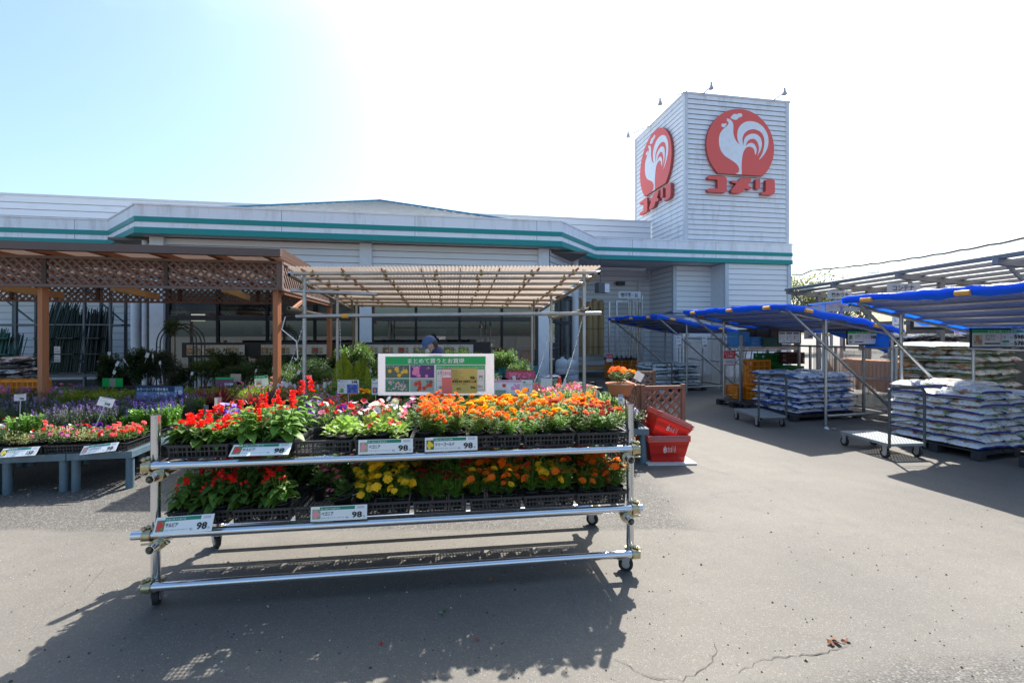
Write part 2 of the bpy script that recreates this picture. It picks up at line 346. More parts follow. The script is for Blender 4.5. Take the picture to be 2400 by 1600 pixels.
# loose grit
mb = MB()
for k in range(520):
    x = random.uniform(0, 2400); y = random.uniform(1130, 1600); p = G(x, y); r = random.uniform(.0025, .0065)
    if random.random() < .10: r = random.uniform(.006, .011)
    n = 5; vs = [p+Vector((r*math.cos(6.283*q/n+k)*random.uniform(.7, 1.2), r*math.sin(6.283*q/n+k)*random.uniform(.7, 1.2), .001)) for q in range(n)]+[p+Vector((0, 0, r*1.1))]
    mb.add(vs, [(q, (q+1) % n, n) for q in range(n)], 0 if random.random() < .7 else 1)
o = mb.build('gravel', [mat('grit_dark', (.05, .045, .04), .9), mat('grit_pale', (.42, .4, .37), .9)]); tag(o, 'loose grit scattered over the worn asphalt', 'gravel', kind='stuff')
rg = random.Random(4)
for k, (px, py, c, r, nm, lab) in enumerate(((1152, 1359, (.8, .2, .01), .012, 'fallen_blossom', 'orange blossom fallen in the rack shadow'), (1118, 1500, (.5, .02, .02), .011, 'fallen_petal', 'red petal in the middle of the rack shadow'), (1040, 1437, (.1, .2, .08), .022, 'fallen_leaf', 'small green marigold leaf in the rack shadow'), (840, 1404, (.7, .15, .3), .009, 'fallen_petal', 'pink petal in the left half of the rack shadow'),
      (629, 1420, (.45, .5, .4), .02, 'fallen_leaf', 'pale dry leaf in the left half of the rack shadow'), (895, 1508, (.5, .03, .02), .012, 'fallen_petal', 'red petal low in the rack shadow'), (1948, 1503, (.20, .08, .04), .035, 'dry_leaf', 'curled brown leaf on the sunlit asphalt at the lower right'), (1985, 1506, (.22, .09, .05), .022, 'dry_leaf', 'small brown leaf scrap right of the curled one'), (1944, 1006, (.75, .75, .75), .07, 'paper_scrap', 'white paper scrap at the foot of the middle stall post'))):
    p = G(px, py); mb = MB(); n = 7
    for q in range(4): a = rg.uniform(0, 6.28); mb.add([p+Vector((0, 0, .004+.003*q)), p+Vector((r*math.cos(a-.4), r*math.sin(a-.4), .006+r*.5)), p+Vector((r*1.4*math.cos(a), r*1.4*math.sin(a), .004+r*.2)), p+Vector((r*math.cos(a+.4), r*math.sin(a+.4), .004))], [(0, 1, 2, 3)])
    mb.solo(nm, mat('litter_%d' % k, c, .7, trans=.2), lab, nm.split('_')[-1])
# ================================================================ STORE BUILDING
M_white = mat('white_siding', (.85, .86, .90), .5, var=.04, vs=2, stain=(.58, .58, .57), ss=1.6, ramp=(.58, .9), stretch=(1, 1, 3.5))
M_tower = mat('tower_siding', (.88, .89, .93), .45, var=.04, vs=1.5, stain=(.60, .59, .57), ss=1.8, ramp=(.5, .82), stretch=(2.2, 2.2, .5))
M_groove = mat('siding_groove', (.36, .35, .34), .9, var=.4, vs=5)
M_fascia = mat('fascia_white', (.88, .90, .95), .4, var=.03, vs=1, stain=(.52, .51, .49), ss=2.2, ramp=(.5, .85), stretch=(1.6, 1.6, .3))
M_teal = mat('teal_stripe', (.0, .26, .25), .4, var=.06)
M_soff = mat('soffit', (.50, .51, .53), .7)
M_trim = mat('white_trim', (.68, .70, .74), .4)
M_black = mat('black_frame', (.025, .026, .03), .4)
store = thing('store_building', 'long white shop with teal stripes, hipped roof and square sign tower', 'building', F(0, 16, 0))
WM[store.name] = Matrix.Translation(F(0, 16, 0))
def lap(mb, A, B, z0, z1, pitch=.19, out=.022, off=0.0):
    """lapped siding between plan points A,B (s,t); outward = right of A->B turned to the viewer"""
    a = F(*A); b = F(*B); d = (b-a).normalized(); n = Vector((d.y, -d.x, 0)); z = z1
    ph = off
    while z > z0+.02:
        zb = max(z0, z-pitch); g_ = zb+.017 if zb > z0 else zb
        p = [(0.0, z), (out, g_), (-.01, g_), (-.01, zb), (0.0, zb)]
        for q in range(4):
            (o1, h1), (o2, h2) = p[q], p[q+1]
            mb.quad(a+n*o1+Vector((0, 0, h1)), b+n*o1+Vector((0, 0, h1)), b+n*o2+Vector((0, 0, h2)), a+n*o2+Vector((0, 0, h2)), 0 if q == 0 else 1)
        z = zb
def fbox(mb, s0, s1, t0, t1, z0, z1, mi=0):
    P = [F(s, t, z) for s in (s0, s1) for t in (t0, t1) for z in (z0, z1)]
    mb.add(P, [(0, 1, 3, 2), (4, 6, 7, 5), (0, 4, 5, 1), (2, 3, 7, 6), (0, 2, 6, 4), (1, 5, 7, 3)], mi)
B_ = lambda mb, n, m, **k: mb.build(n, m, store, world=True, **k)
# siding
TB = 14.0
mb = MB(); lap(mb, (-7.53, TB), (3.4, TB), 2.95, 4.27); lap(mb, (-8.9, 15.6), (-7.7, TB), 2.95, 4.27); lap(mb, (3.55, TB), (4.9, 15.9), 2.95, 4.27); B_(mb, 'siding', [M_white, M_groove])
mb = MB(); lap(mb, (-27, 18.5), (-8.9, 18.5), 0, 4.27, .24); B_(mb, 'siding', [M_white, M_groove]); mb = MB(); lap(mb, (4.9, 18.5), (9.15, 18.5), 0, 4.27, .2); lap(mb, (9.15, 18.5), (9.15, 16.5), 0, 4.27, .2); B_(mb, 'siding', [M_white, M_groove])
mb = MB(); lap(mb, (9.20, 16.5), (10.75, 16.5), 0, 4.27, .2); B_(mb, 'siding', [M_white, M_groove]); mb = MB(); lap(mb, (10.80, 15.62), (13.48, 15.62), 0, 4.27, .2); lap(mb, (13.5, 15.6), (13.5, 30), 0, 4.27, .2); B_(mb, 'siding', [M_white, M_groove])
mb = MB(); fbox(mb, 4.9, 4.95, 15.9, 18.5, 0, 4.27); B_(mb, 'side_wall', M_trim); mb = MB(); fbox(mb, -8.95, -8.9, 15.6, 18.5, 0, 4.27); B_(mb, 'side_wall', M_trim)
# upper set-back parapet wall in siding
mb = MB(); lap(mb, (-27, 18.3), (9.1, 18.3), 5.02, 6.38, .235); B_(mb, 'parapet_wall', [M_white, M_groove])
mb = MB(); fbox(mb, -27, 9.1, 18.25, 18.5, 6.38, 6.45); B_(mb, 'parapet_cap', M_trim)
# wall trims
for s, t in ((9.15, 16.46), (10.76, 15.56), (13.42, 15.56)): mb = MB(); fbox(mb, s-.02, s+.12, t, t+.12, 0, 4.27); B_(mb, 'corner_trim', mat('trim_blue', (.55, .6, .68), .4))
mb = MB(); fbox(mb, 10.74, 10.79, 15.69, 16.5, 0, 4.27); B_(mb, 'return_wall', M_trim)
# fascia
FP = [(-27, 15.5), (-9.72, 15.5), (-7.8, 13.43), (3.78, 13.43), (5.62, 15.5), (13.52, 15.5), (13.52, 30)]
def ribbon(mb, pts, z0, z1, off=0.0, mi=0, top=False):
    n = len(pts); P = []
    for i, (s, t) in enumerate(pts):
        d1 = Vector((pts[i][0]-pts[i-1][0], pts[i][1]-pts[i-1][1])).normalized() if i else None
        d2 = Vector((pts[i+1][0]-pts[i][0], pts[i+1][1]-pts[i][1])).normalized() if i < n-1 else None
        d1 = d1 or d2; d2 = d2 or d1; n1 = Vector((d1.y, -d1.x)); n2 = Vector((d2.y, -d2.x)); nn = (n1+n2)/(1+n1.dot(n2)); P.append((s+nn.x*off, t+nn.y*off, s-nn.x*.25, t-nn.y*.25))
    for i in range(n-1):
        a, b = P[i], P[i+1]
        mb.quad(F(a[0], a[1], z0), F(b[0], b[1], z0), F(b[0], b[1], z1), F(a[0], a[1], z1), mi)
        mb.quad(F(a[0], a[1], z1), F(b[0], b[1], z1), F(b[2], b[3], z1), F(a[2], a[3], z1), mi)
        mb.quad(F(a[0], a[1], z0), F(a[2], a[3], z0), F(b[2], b[3], z0), F(b[0], b[1], z0), mi)
        if top: mb.quad(F(a[2], a[3], z0), F(a[2], a[3], z1), F(b[2], b[3], z1), F(b[2], b[3], z0), mi)
mb = MB(); ribbon(mb, FP, 4.72, 5.02); ribbon(mb, FP, 4.44, 4.58); ribbon(mb, FP, 5.02, 5.06, .03, top=True); B_(mb, 'fascia', M_fascia)
mb = MB(); ribbon(mb, FP, 4.583, 4.717, .02); B_(mb, 'upper_stripe', M_teal)
mb = MB(); ribbon(mb, FP, 4.28, 4.437, .02); B_(mb, 'lower_stripe', M_teal)
mb = MB(); ribbon(mb, FP, 4.29, 5.0, -.03, top=True); 
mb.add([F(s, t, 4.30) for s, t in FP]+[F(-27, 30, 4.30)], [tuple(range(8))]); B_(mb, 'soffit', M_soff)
mb = MB(); mb.add([F(s, t, 4.97) for s, t in FP]+[F(-27, 30, 4.97)], [tuple(range(8))]); B_(mb, 'flat_roof', mat('roof_grey', (.3, .31, .32), .8))
mj = mat('joint_grey', (.30, .31, .33), .8)
for s in (-25, -21.4, -17.8, -14.2, -10.6): mb = MB(); fbox(mb, s, s+.012, 15.497, 15.503, 4.72, 5.02); fbox(mb, s, s+.012, 15.497, 15.503, 4.44, 4.58); B_(mb, 'panel_joint', mj)
for s in (-4.2, -.6, 3.0): mb = MB(); fbox(mb, s, s+.012, 13.427, 13.433, 4.72, 5.02); fbox(mb, s, s+.012, 13.427, 13.433, 4.44, 4.58); B_(mb, 'panel_joint', mj)
for s in (7.0, 10.3): mb = MB(); fbox(mb, s, s+.012, 15.497, 15.503, 4.72, 5.02); fbox(mb, s, s+.012, 15.497, 15.503, 4.44, 4.58); B_(mb, 'panel_joint', mj)
# hipped roof over the bay
M_hip = mat('hip_shingle', (.42, .42, .41), .8, var=.25, vs=5)
ap = F(-2.1, 18.0, 6.68); cs = [F(-7.0, 13.6, 4.92), F(3.2, 13.6, 4.92), F(6.5, 22, 5.0), F(-10.5, 22, 5.0)]
mb = MB()
for i in range(4):
    a, b = cs[i], cs[(i+1) % 4]; nn = 18
    for k in range(nn):
        q0, q1 = k/nn, (k+1)/nn; up = Vector((0, 0, .03))
        mb.quad(a.lerp(ap, q0)+up, b.lerp(ap, q0)+up, b.lerp(ap, q1), a.lerp(ap, q1)); mb.quad(a.lerp(ap, q0), b.lerp(ap, q0), b.lerp(ap, q0)+up, a.lerp(ap, q0)+up)
rf = B_(mb, 'hip_roof', M_hip)
mb = MB()
for c in cs: mb.bar(c+Vector((0, 0, .05)), ap+Vector((0, 0, .04)), .08, .05)
mb.build('ridge_cap', mat('ridge_blue', (.05, .2, .34), .4), rf, world=True)
# tower
T0, T1, S0, S1, ZT = 15.65, 19.95, 9.15, 13.5, 10.55
mb = MB(); lap(mb, (S0, T0), (S1, T0), 5.03, ZT, .187, .03); B_(mb, 'tower_front', [M_tower, M_groove])
mb = MB(); lap(mb, (S0, T1), (S0, T0), 5.03, ZT, .187, .012); B_(mb, 'tower_side', [M_tower, M_groove])
mb = MB(); fbox(mb, S0+.06, S1-.03, T0+.06, T1, 5.0, ZT-.03); B_(mb, 'tower_core', M_trim)
mb = MB()
for s, t in ((S0, T0), (S1-.1, T0), (S0, T1-.1)): fbox(mb, s-.035, s+.10, t-.035, t+.10, 5.03, ZT)
mb.add([], []); fbox(mb, S0-.05, S1+.05, T0-.05, T0+.1, ZT, ZT+.06); fbox(mb, S0-.05, S0+.1, T0+.1, T1, ZT, ZT+.06); fbox(mb, S1-.1, S1+.05, T0+.1, T1, ZT, ZT+.06)
fbox(mb, S0+.1, S1-.1, T0+.1, T1, ZT-.02, ZT+.02); fbox(mb, S0-.02, S1+.05, T0-.12, T0, 5.06, 5.10); B_(mb, 'tower_trim', M_trim)
# columns and down pipes
M_col = mat('column_white', (.74, .76, .8), .45)
for s in (-7.53, -2.03, 3.33): mb = MB(); fbox(mb, s-.17, s+.17, TB-.14, TB+.05, 0, 4.28); B_(mb, 'column', M_col)
for s, t in ((-8.93, 15.45), (4.92, 15.75)): mb = MB(); mb.tube(F(s, t, 0), F(s, t, 4.29), .14, 18); B_(mb, 'column', M_col)
mb = MB(); mb.tube(F(-7.95, 14.1, 0), F(-7.95, 14.1, 4.2), .06, 12); B_(mb, 'down_pipe', M_col)
mb = MB(); mb.tube(F(8.6, 18.35, 0), F(8.6, 18.35, 3.85), .05, 10); mb.tube(F(8.6, 18.35, 3.85), F(9.05, 18.3, 3.9), .05, 10); mb.tube(F(9.05, 18.3, 3.87), F(9.05, 18.3, 4.28), .05, 10); B_(mb, 'down_pipe', M_col)
# windows of the bay
def glass_mat():
    m, n, b, o = new_mat('window_glass'); L = n.links
    gl = n.nodes.new('ShaderNodeBsdfGlossy'); gl.inputs['Roughness'].default_value = .01; gl.inputs['Color'].default_value = (.8, .88, .95, 1)
    tp = n.nodes.new('ShaderNodeBsdfTransparent'); tp.inputs['Color'].default_value = (.62, .66, .66, 1)
    fr = n.nodes.new('ShaderNodeFresnel'); fr.inputs['IOR'].default_value = 1.6; ms = n.nodes.new('ShaderNodeMixShader'); af = n.nodes.new('ShaderNodeMath'); af.operation = 'ADD'; af.inputs[1].default_value = .09; L.new(fr.outputs[0], af.inputs[0])
    L.new(af.outputs[0], ms.inputs[0]); L.new(tp.outputs[0], ms.inputs[1]); L.new(gl.outputs[0], ms.inputs[2]); L.new(ms.outputs[0], o.inputs['Surface']); return m
M_glass = glass_mat()
blind = mat('blind_pale', (.5, .55, .58), .6); blind2 = mat('blind_grey', (.42, .42, .38), .6)
mul = [-7.3]+[onT(x, 780, TB)[0] for x in (511, 627, 738)]+[-2.22, -1.85, onT(975, 780, TB)[0], onT(1077, 780, TB)[0], onT(1176, 780, TB)[0], 3.12]
kinds = ['pale', 'half', 'slat', 'dark', None, 'dark', 'dark2', 'dark', 'dark3']
for i, (a, b) in enumerate(zip(mul, mul[1:])):
    if kinds[i] is None: continue
    wf = MB()
    for s in (a, b): fbox(wf, s-.035, s+.035, TB-.05, TB+.05, .62, 2.95)
    for z in (.62, 2.0, 2.89): fbox(wf, a+.035, b-.035, TB-.045, TB+.045, z, z+(.14 if z == 2.0 else .06))
    w_ = B_(wf, 'window', M_black)
    mb = MB(); mb.quad(F(a+.035, TB, .68), F(b-.035, TB, .68), F(b-.035, TB, 2.0), F(a+.035, TB, 2.0)); mb.quad(F(a+.035, TB, 2.14), F(b-.035, TB, 2.14), F(b-.035, TB, 2.89), F(a+.035, TB, 2.89)); mb.build('pane', M_glass, w_, world=True)
    mb = MB(); k = kinds[i]
    fbox(mb, a+.05, b-.05, TB+.1, TB+.11, 2.18 if k != 'half' else 2.45, 2.88)
    if k == 'pale': fbox(mb, a+.05, b-.05, TB+.1, TB+.11, .7, 1.98)
    if k == 'slat':
        z = .7
        while z < 1.98: fbox(mb, a+.05, b-.05, TB+.1, TB+.125, z, z+.03); z += .048
    mb.build('blind', blind if k == 'pale' else blind2, w_, world=True)
for A, Bq in (((-8.75, 15.45), (-7.8, 14.15)), ((3.62, 14.12), (4.75, 15.65))):
    mb = MB(); a = F(*A); b = F(*Bq)
    for z in (.1, 2.0, 2.85): mb.bar(a+Vector((0, 0, z)), b+Vector((0, 0, z)), .08, .1)
    for q in (0, .5, 1): p = a.lerp(b, q); mb.bar(p, p+Vector((0, 0, 2.9)), .07, .07)
    w_ = B_(mb, 'window', M_black); mb = MB(); mb.quad(a+Vector((0, 0, .1)), b+Vector((0, 0, .1)), b+Vector((0, 0, 2.9)), a+Vector((0, 0, 2.9))); mb.build('pane', M_glass, w_, world=True)
    mb = MB(); n_ = (b-a).normalized(); n_ = Vector((-n_.y, n_.x, 0))*.12; z = .2
    while z < 2.8: mb.quad(a+n_+Vector((0, 0, z)), b+n_+Vector((0, 0, z)), b+n_+Vector((0, 0, z+.035)), a+n_+Vector((0, 0, z+.035))); z += .05
    mb.build('blind', blind2, w_, world=True)
mb = MB(); fbox(mb, -7.36, -2.2, TB-.03, TB+.06, .0, .62); fbox(mb, -1.86, 3.16, TB-.03, TB+.06, .0, .62); B_(mb, 'window_base', mat('base_panel', (.45, .47, .5), .5))
mb = MB(); fbox(mb, -1.86, 3.16, TB-.06, TB-.03, .35, .6); B_(mb, 'base_stripe', M_teal)
# inside the shop
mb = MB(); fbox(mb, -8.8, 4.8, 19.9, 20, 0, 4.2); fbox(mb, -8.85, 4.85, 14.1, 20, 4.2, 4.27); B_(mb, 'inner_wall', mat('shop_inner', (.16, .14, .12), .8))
mb = MB(); rg = random.Random(3); ic = [mat('goods_%d' % i, c, .6) for i, c in enumerate([(.3, .2, .12), (.5, .5, .48), (.05, .15, .3), (.4, .08, .06), (.12, .3, .15), (.55, .35, .2), (.1, .1, .1), (.6, .42, .25)])]
for s in [x*.55-8.2 for x in range(23)]:
    for z in (.3, .75, 1.15, 1.6, 2.0):
        if rg.random() < .8: fbox(mb, s, s+rg.uniform(.3, .52), 15.6, 16.0, z, z+rg.uniform(.15, .38), rg.randrange(8))
sh = B_(mb, 'shop_goods', ic)
# parasol on show behind the glass
mb = MB(); c = F(onT(1020, 780, TB)[0]*1.03+.1, 15.0); pr = []
for k in range(12):
    a0, a1 = 2*math.pi*k/12, 2*math.pi*(k+1)/12
    for j in range(5):
        f0, f1 = j/5, (j+1)/5; hh = lambda f: 2.12-.34*f**1.7
        P = [c+Vector((.75*f*math.cos(a), .75*f*math.sin(a), hh(f))) for f, a in ((f0, a0), (f0, a1), (f1, a1), (f1, a0))]; mb.add(P, [(0, 1, 2, 3)])
pt = thing('parasol', 'sky blue parasol opened on display behind the shop window', 'parasol', c)
mb.build('canopy', mat('parasol_blue', (.08, .42, .62), .6, trans=.4), pt, world=True); MB().tube((0, 0, 0), (0, 0, 2.16), .02).build('pole', M_black, pt)
# ================================================================ TOWER EMBLEMS  (traced on the front face, then carried to the side face)
EX, EY, ESC = 1640, 250, 1354/190.0
def ep(x, y):
    s, z = onT(EX+x/ESC, EY+y/ESC, T0-.08); return (s-S0, z)
def smooth_poly(pts, sub=5):
    n = len(pts); o = []
    for i in range(n):
        p0, p1, p2, p3 = [Vector(pts[(i+j-1) % n]) for j in range(4)]
        for k in range(sub):
            t = k/sub; o.append(tuple(.5*((2*p1)+(-p0+p2)*t+(2*p0-5*p1+4*p2-p3)*t*t+(-p0+3*p1-3*p2+p3)*t**3)))
    return o
disc = []
cxy = Vector(ep(662, 640)); rx = abs(ep(1223, 640)[0]-ep(97, 640)[0])/2; rz = rx
top = ep(640, 52)[1]; cz = top-rz; cx0 = (ep(1223, 700)[0]+ep(97, 600)[0])/2; botz = (ep(300, 1122)[1]+ep(1020, 1165)[1])/2
th = math.asin((botz-cz)/rz)
for k in range(49):
    a = th+(math.pi-2*th)*k/48; disc.append((cx0+rx*math.cos(a), cz+rz*math.sin(a)))
body = smooth_poly([(436, 212), (500, 238), (538, 300), (542, 380), (541, 450), (565, 540), (605, 605), (655, 650), (640, 630), (617, 570), (608, 480), (625, 390), (670, 320), (740, 272), (830, 258), (930, 278), (1020, 335),
    (1085, 420), (1122, 520), (1125, 640), (1095, 740), (1040, 830), (970, 898), (1030, 780), (1058, 650), (1055, 540), (1010, 450), (940, 405), (865, 391), (785, 412), (720, 470), (694, 550), (702, 625), (714, 660), (718, 600), (740, 530),
    (795, 485), (870, 465), (945, 485), (1000, 545), (1018, 640), (1000, 730), (943, 835), (965, 760), (968, 680), (940, 600), (905, 562), (868, 551), (815, 562), (775, 600), (750, 665), (790, 632), (840, 620), (890, 640), (925, 700),
    (930, 760), (908, 818), (895, 750), (870, 705), (825, 684), (770, 690), (725, 740), (700, 810), (685, 900), (679, 1000), (680, 1137), (650, 1138), (580, 1133), (625, 1110), (641, 1060), (620, 1000), (570, 945), (480, 885), (400, 830),
    (345, 760), (312, 670), (304, 560), (320, 470), (370, 395), (430, 345), (462, 300), (450, 262), (432, 258), (440, 240)], 3)
comb = smooth_poly([(498, 205), (525, 160), (565, 137), (605, 143), (640, 126), (680, 135), (692, 160), (675, 190), (632, 198), (605, 230), (560, 232)], 3)
wat = smooth_poly([(345, 320), (360, 298), (395, 300), (430, 292), (422, 325), (400, 355), (368, 357), (348, 340)], 3)
def rr(pts): return pts
K1 = [(110, 1180), (130, 1168), (370, 1178), (405, 1190), (425, 1215), (425, 1420), (400, 1448), (370, 1450), (130, 1438), (105, 1425), (105, 1395), (130, 1380), (262, 1384), (272, 1370), (272, 1250), (262, 1232), (130, 1226), (108, 1210)]
K2 = [(500, 1255), (520, 1248), (615, 1262), (660, 1208), (690, 1200), (810, 1208), (832, 1225), (830, 1250), (775, 1328), (822, 1352), (828, 1385), (805, 1404), (735, 1378), (680, 1445), (640, 1458), (520, 1453), (498, 1438), (500, 1405), (585, 1303), (505, 1278)]
K3 = [(905, 1235), (920, 1220), (965, 1220), (980, 1235), (980, 1375), (960, 1392), (920, 1388), (903, 1372)]
K4 = [(1075, 1240), (1100, 1226), (1195, 1230), (1222, 1250), (1225, 1440), (1195, 1482), (1160, 1490), (1010, 1480), (1000, 1460), (1012, 1440), (1055, 1438), (1070, 1420)]
M_red = mat('emblem_red', (.84, .12, .10), .45, var=.05, vs=1.2); M_redk = mat('emblem_edge', (.4, .07, .06), .5); M_ew = mat('emblem_white', (.82, .85, .92), .45)
for side in (0, 1):
    fn = (lambda a, b, d: F(S0+a, T0-.04-d, b)) if side == 0 else (lambda a, b, d: F(S0-.03-d, T1-(a*.98)-.02, b))
    t = thing('rooster_emblem', ('red disc emblem with white rooster on the tower face turned to the viewer', 'red disc emblem with white rooster seen edge-on on the tower side face')[side], 'emblem', fn(cx0, botz, .05), group='round rooster emblems on the tower')
    MB().prism(disc, fn, -.0, .10, 0, 1).build('disc', [M_red, M_redk], t, world=True)
    mb = MB()
    for pl in (body, comb, wat): mb.prism([ep(*p) for p in pl], fn, .101, .106)
    o = mb.build('rooster', M_ew, t, world=True)
    t = thing('tower_lettering', ('red raised コメリ lettering on the tower face turned to the viewer', 'red raised コメリ lettering seen edge-on on the tower side face')[side], 'lettering', fn(cx0, 6.8, .05), group='lettering under the rooster emblems')
    for K in (K1, K2): MB().prism([ep(*p) for p in K], fn, -.0, .14, 0, 1).build('letter', [M_red, M_redk], t, world=True)
    mb = MB()
    for K in (K3, K4): mb.prism([ep(*p) for p in K], fn, -.0, .14, 0, 1)
    mb.build('letter', [M_red, M_redk], t, world=True)
# floodlights reaching out from the tower
M_galv = mat('galvanised', (.5, .53, .56), .38, .85, var=.15, vs=12)
def spot(px, py, bx, by, t, lab, side):
    # lamp hangs at (px,py); its arm starts at roof edge (bx,by)
    if side == 'front': s1, z1 = onT(px, py, T0-1.1); head = F(s1, T0-1.1, z1); s0, z0 = onT(bx, by, T0); base = F(s0, T0, ZT+.05)
    else:
        k = (px-CX)/FX; sx = S0-1.1; D = sx/(k*math.cos(FA)+math.sin(FA)); tt = D*(math.cos(FA)-k*math.sin(FA)); head = F(sx, tt, EYE-(py-HY)/FX*D); base = F(S0, tt+.1, ZT+.05 if 'side' == side else 8.9)
    r = thing('floodlight', lab, 'floodlight', base, group='floodlights on the sign tower')
    MB().tube(base, head, .026, 6).build('arm', M_galv, r, world=True)
    d = Vector((0, 0, -1)); mb = MB(); mb.lathe([(.0, .15), (.035, .15), (.04, .03), (.085, -.07), (.085, -.09), (0, -.08)], 12, M=Matrix.Translation(head)); mb.build('lamp_head', mat('lamp_grey', (.5, .5, .5), .4), r, world=True)
spot(1667, 203, 1648, 216, 0, 'floodlight on an arm above the rooster facing the viewer', 'front')
spot(1839, 216, 1812, 232, 0, 'floodlight at the right end of the tower top', 'front')
spot(1547, 240, 0, 0, 0, 'floodlight on the upper half of the slanting tower edge', 'side')
spot(1472, 317, 0, 0, 0, 'floodlight at the far left end of the tower top', 'side')
# ================================================================ WOODEN PERGOLA (left)
M_post = mat('post_orange', (.46, .17, .075), .65, var=.2, vs=5, bump=.25, bs=40, stretch=(6, 6, .6))
M_latt = mat('lattice_weathered', (.19, .125, .105), .8, var=.3, vs=9)
M_beam = mat('beam_brown', (.30, .12, .06), .7, var=.25, vs=7)
M_gut = mat('gutter_brown', (.12, .075, .065), .45)
M_polyb = mat('poly_brown', (.20, .13, .10), .5, trans=.35, alpha=.97)
KP = 1.33
def PF(s, t, z=0.0): return F(s*KP, t*KP, z if z < 1 else EYE+(z-EYE)*KP)
pg = thing('wooden_pergola', 'brown timber pergola with lattice valance over the left flower benches', 'pergola', PF(-4.5, 6.2, 0))
PB = lambda mb, n, m, **k: mb.build(n, m, pg, world=True, **k)
PS1 = -1.94; PS0 = -8.6
for s, t in ((-1.99, 6.2), (-4.56, 6.2), (-7.13, 6.2), (-1.97, 9.0)):
    mb = MB(); a = PF(s, t, 0); mb.bar(a, PF(s, t, 2.5), .092, .092, up=Vector((FA, 1, 0))); PB(mb, 'post', M_post)
def lattice(mb, A, B, z0, z1, w=.035, gap=.105, th=.012, n=None):
    """diagonal lattice between plan points A,B"""
    a, b = Vector(A), Vector(B); L = (b-a).length; d = (b-a)/L; nn = Vector((d.y, -d.x, 0)); H_ = z1-z0
    for sg, off in ((1, 0), (-1, th)):
        x = -H_
        while x < L:
            x0, x1 = x, x+H_; q0, q1 = z0, z1
            if x0 < 0: q0 = z0+(-x0); x0 = 0
            if x1 > L: q1 = z1-(x1-L); x1 = L
            if q1-q0 > .03:
                P0 = a+d*x0+nn*off+Vector((0, 0, q0)); P1 = a+d*x1+nn*off+Vector((0, 0, q1))
                if sg < 0: P0 = a+d*x0+nn*off+Vector((0, 0, z0+z1-q0)); P1 = a+d*x1+nn*off+Vector((0, 0, z0+z1-q1))
                mb.bar(P0, P1, w, th, up=nn)
            x += gap*1.414
def lat_panel(A, B, z0, z1, m, stiles=1):
    z0 = EYE+(z0-EYE)*KP; z1 = EYE+(z1-EYE)*KP
    mb = MB(); lattice(mb, A, B, z0, z1, .034, .092, .014); a, b = Vector(A), Vector(B); d = (b-a).normalized(); L = (b-a).length; nn = Vector((d.y, -d.x, 0))*.012
    for z in (z0, z1): mb.bar(a+nn+Vector((0, 0, z)), b+nn+Vector((0, 0, z)), .06, .045)
    for k in range(stiles+1): p = a.lerp(b, k/stiles)+nn; mb.bar(p+Vector((0, 0, z0-.02)), p+Vector((0, 0, z1+.02)), .045, .06, up=d)
    return PB(mb, 'lattice_panel', m)
s = PS1; k = 0
while s > PS0+.1:
    s2 = max(PS0, s-1.27); lat_panel(PF(s2, 6.12), PF(s, 6.12), 2.2, 2.53, M_latt); s = s2
lat_panel(PF(PS1+.02, 6.12), PF(PS1+.02, 9.06), 2.2, 2.53, M_latt, 2)
s = PS1
while s > PS0+.1: s2 = max(PS0, s-1.3); lat_panel(PF(s2, 9.08), PF(s, 9.08), 2.2, 2.47, M_latt); s = s2
for z, t in ((2.5, 6.24), (2.5, 8.98)): mb = MB(); mb.bar(PF(PS0, t, z), PF(PS1, t, z), .07, .16); PB(mb, 'beam', M_beam)
mb = MB(); mb.bar(PF(PS1, 6.2, 2.16), PF(PS1, 9.0, 2.16), .1, .05); PB(mb, 'beam', M_beam)
s = PS1-.1
while s > PS0: mb = MB(); mb.bar(PF(s, 5.95, 2.60), PF(s, 9.3, 2.56), .11, .07); PB(mb, 'rafter', M_beam); s -= .62
for s in (-2.75, -4.0, -5.25, -6.4): mb = MB(); mb.bar(PF(s+.1, 6.3, 2.21), PF(s-.1, 7.6, 2.19), .06, .12); PB(mb, 'tie_board', mat('board_pale', (.6, .36, .16), .6))
mb = MB(); t = 6.0; n = 110
for k in range(n):
    s0 = PS0+(PS1+.1-PS0)*k/n; s1 = PS0+(PS1+.1-PS0)*(k+1)/n; z0 = .012*math.cos(k*math.pi); z1 = .012*math.cos((k+1)*math.pi)
    mb.quad(PF(s0, 5.93, 2.66+z0), PF(s1, 5.93, 2.66+z1), PF(s1, 9.15, 2.62+z1), PF(s0, 9.15, 2.62+z0), 0)
PB(mb, 'roof_sheet', M_polyb)
mb = MB(); mb.bar(PF(PS0, 5.88, 2.63), PF(PS1+.1, 5.88, 2.61), .11, .12); PB(mb, 'gutter', M_gut)
mb = MB(); a = PF(-1.75, 6.0, 2.07); mb.bar(PF(PS1, 7.4, 2.2), PF(PS1+.1, 6.3, 1.95), .05, .05); PB(mb, 'brace', M_beam)
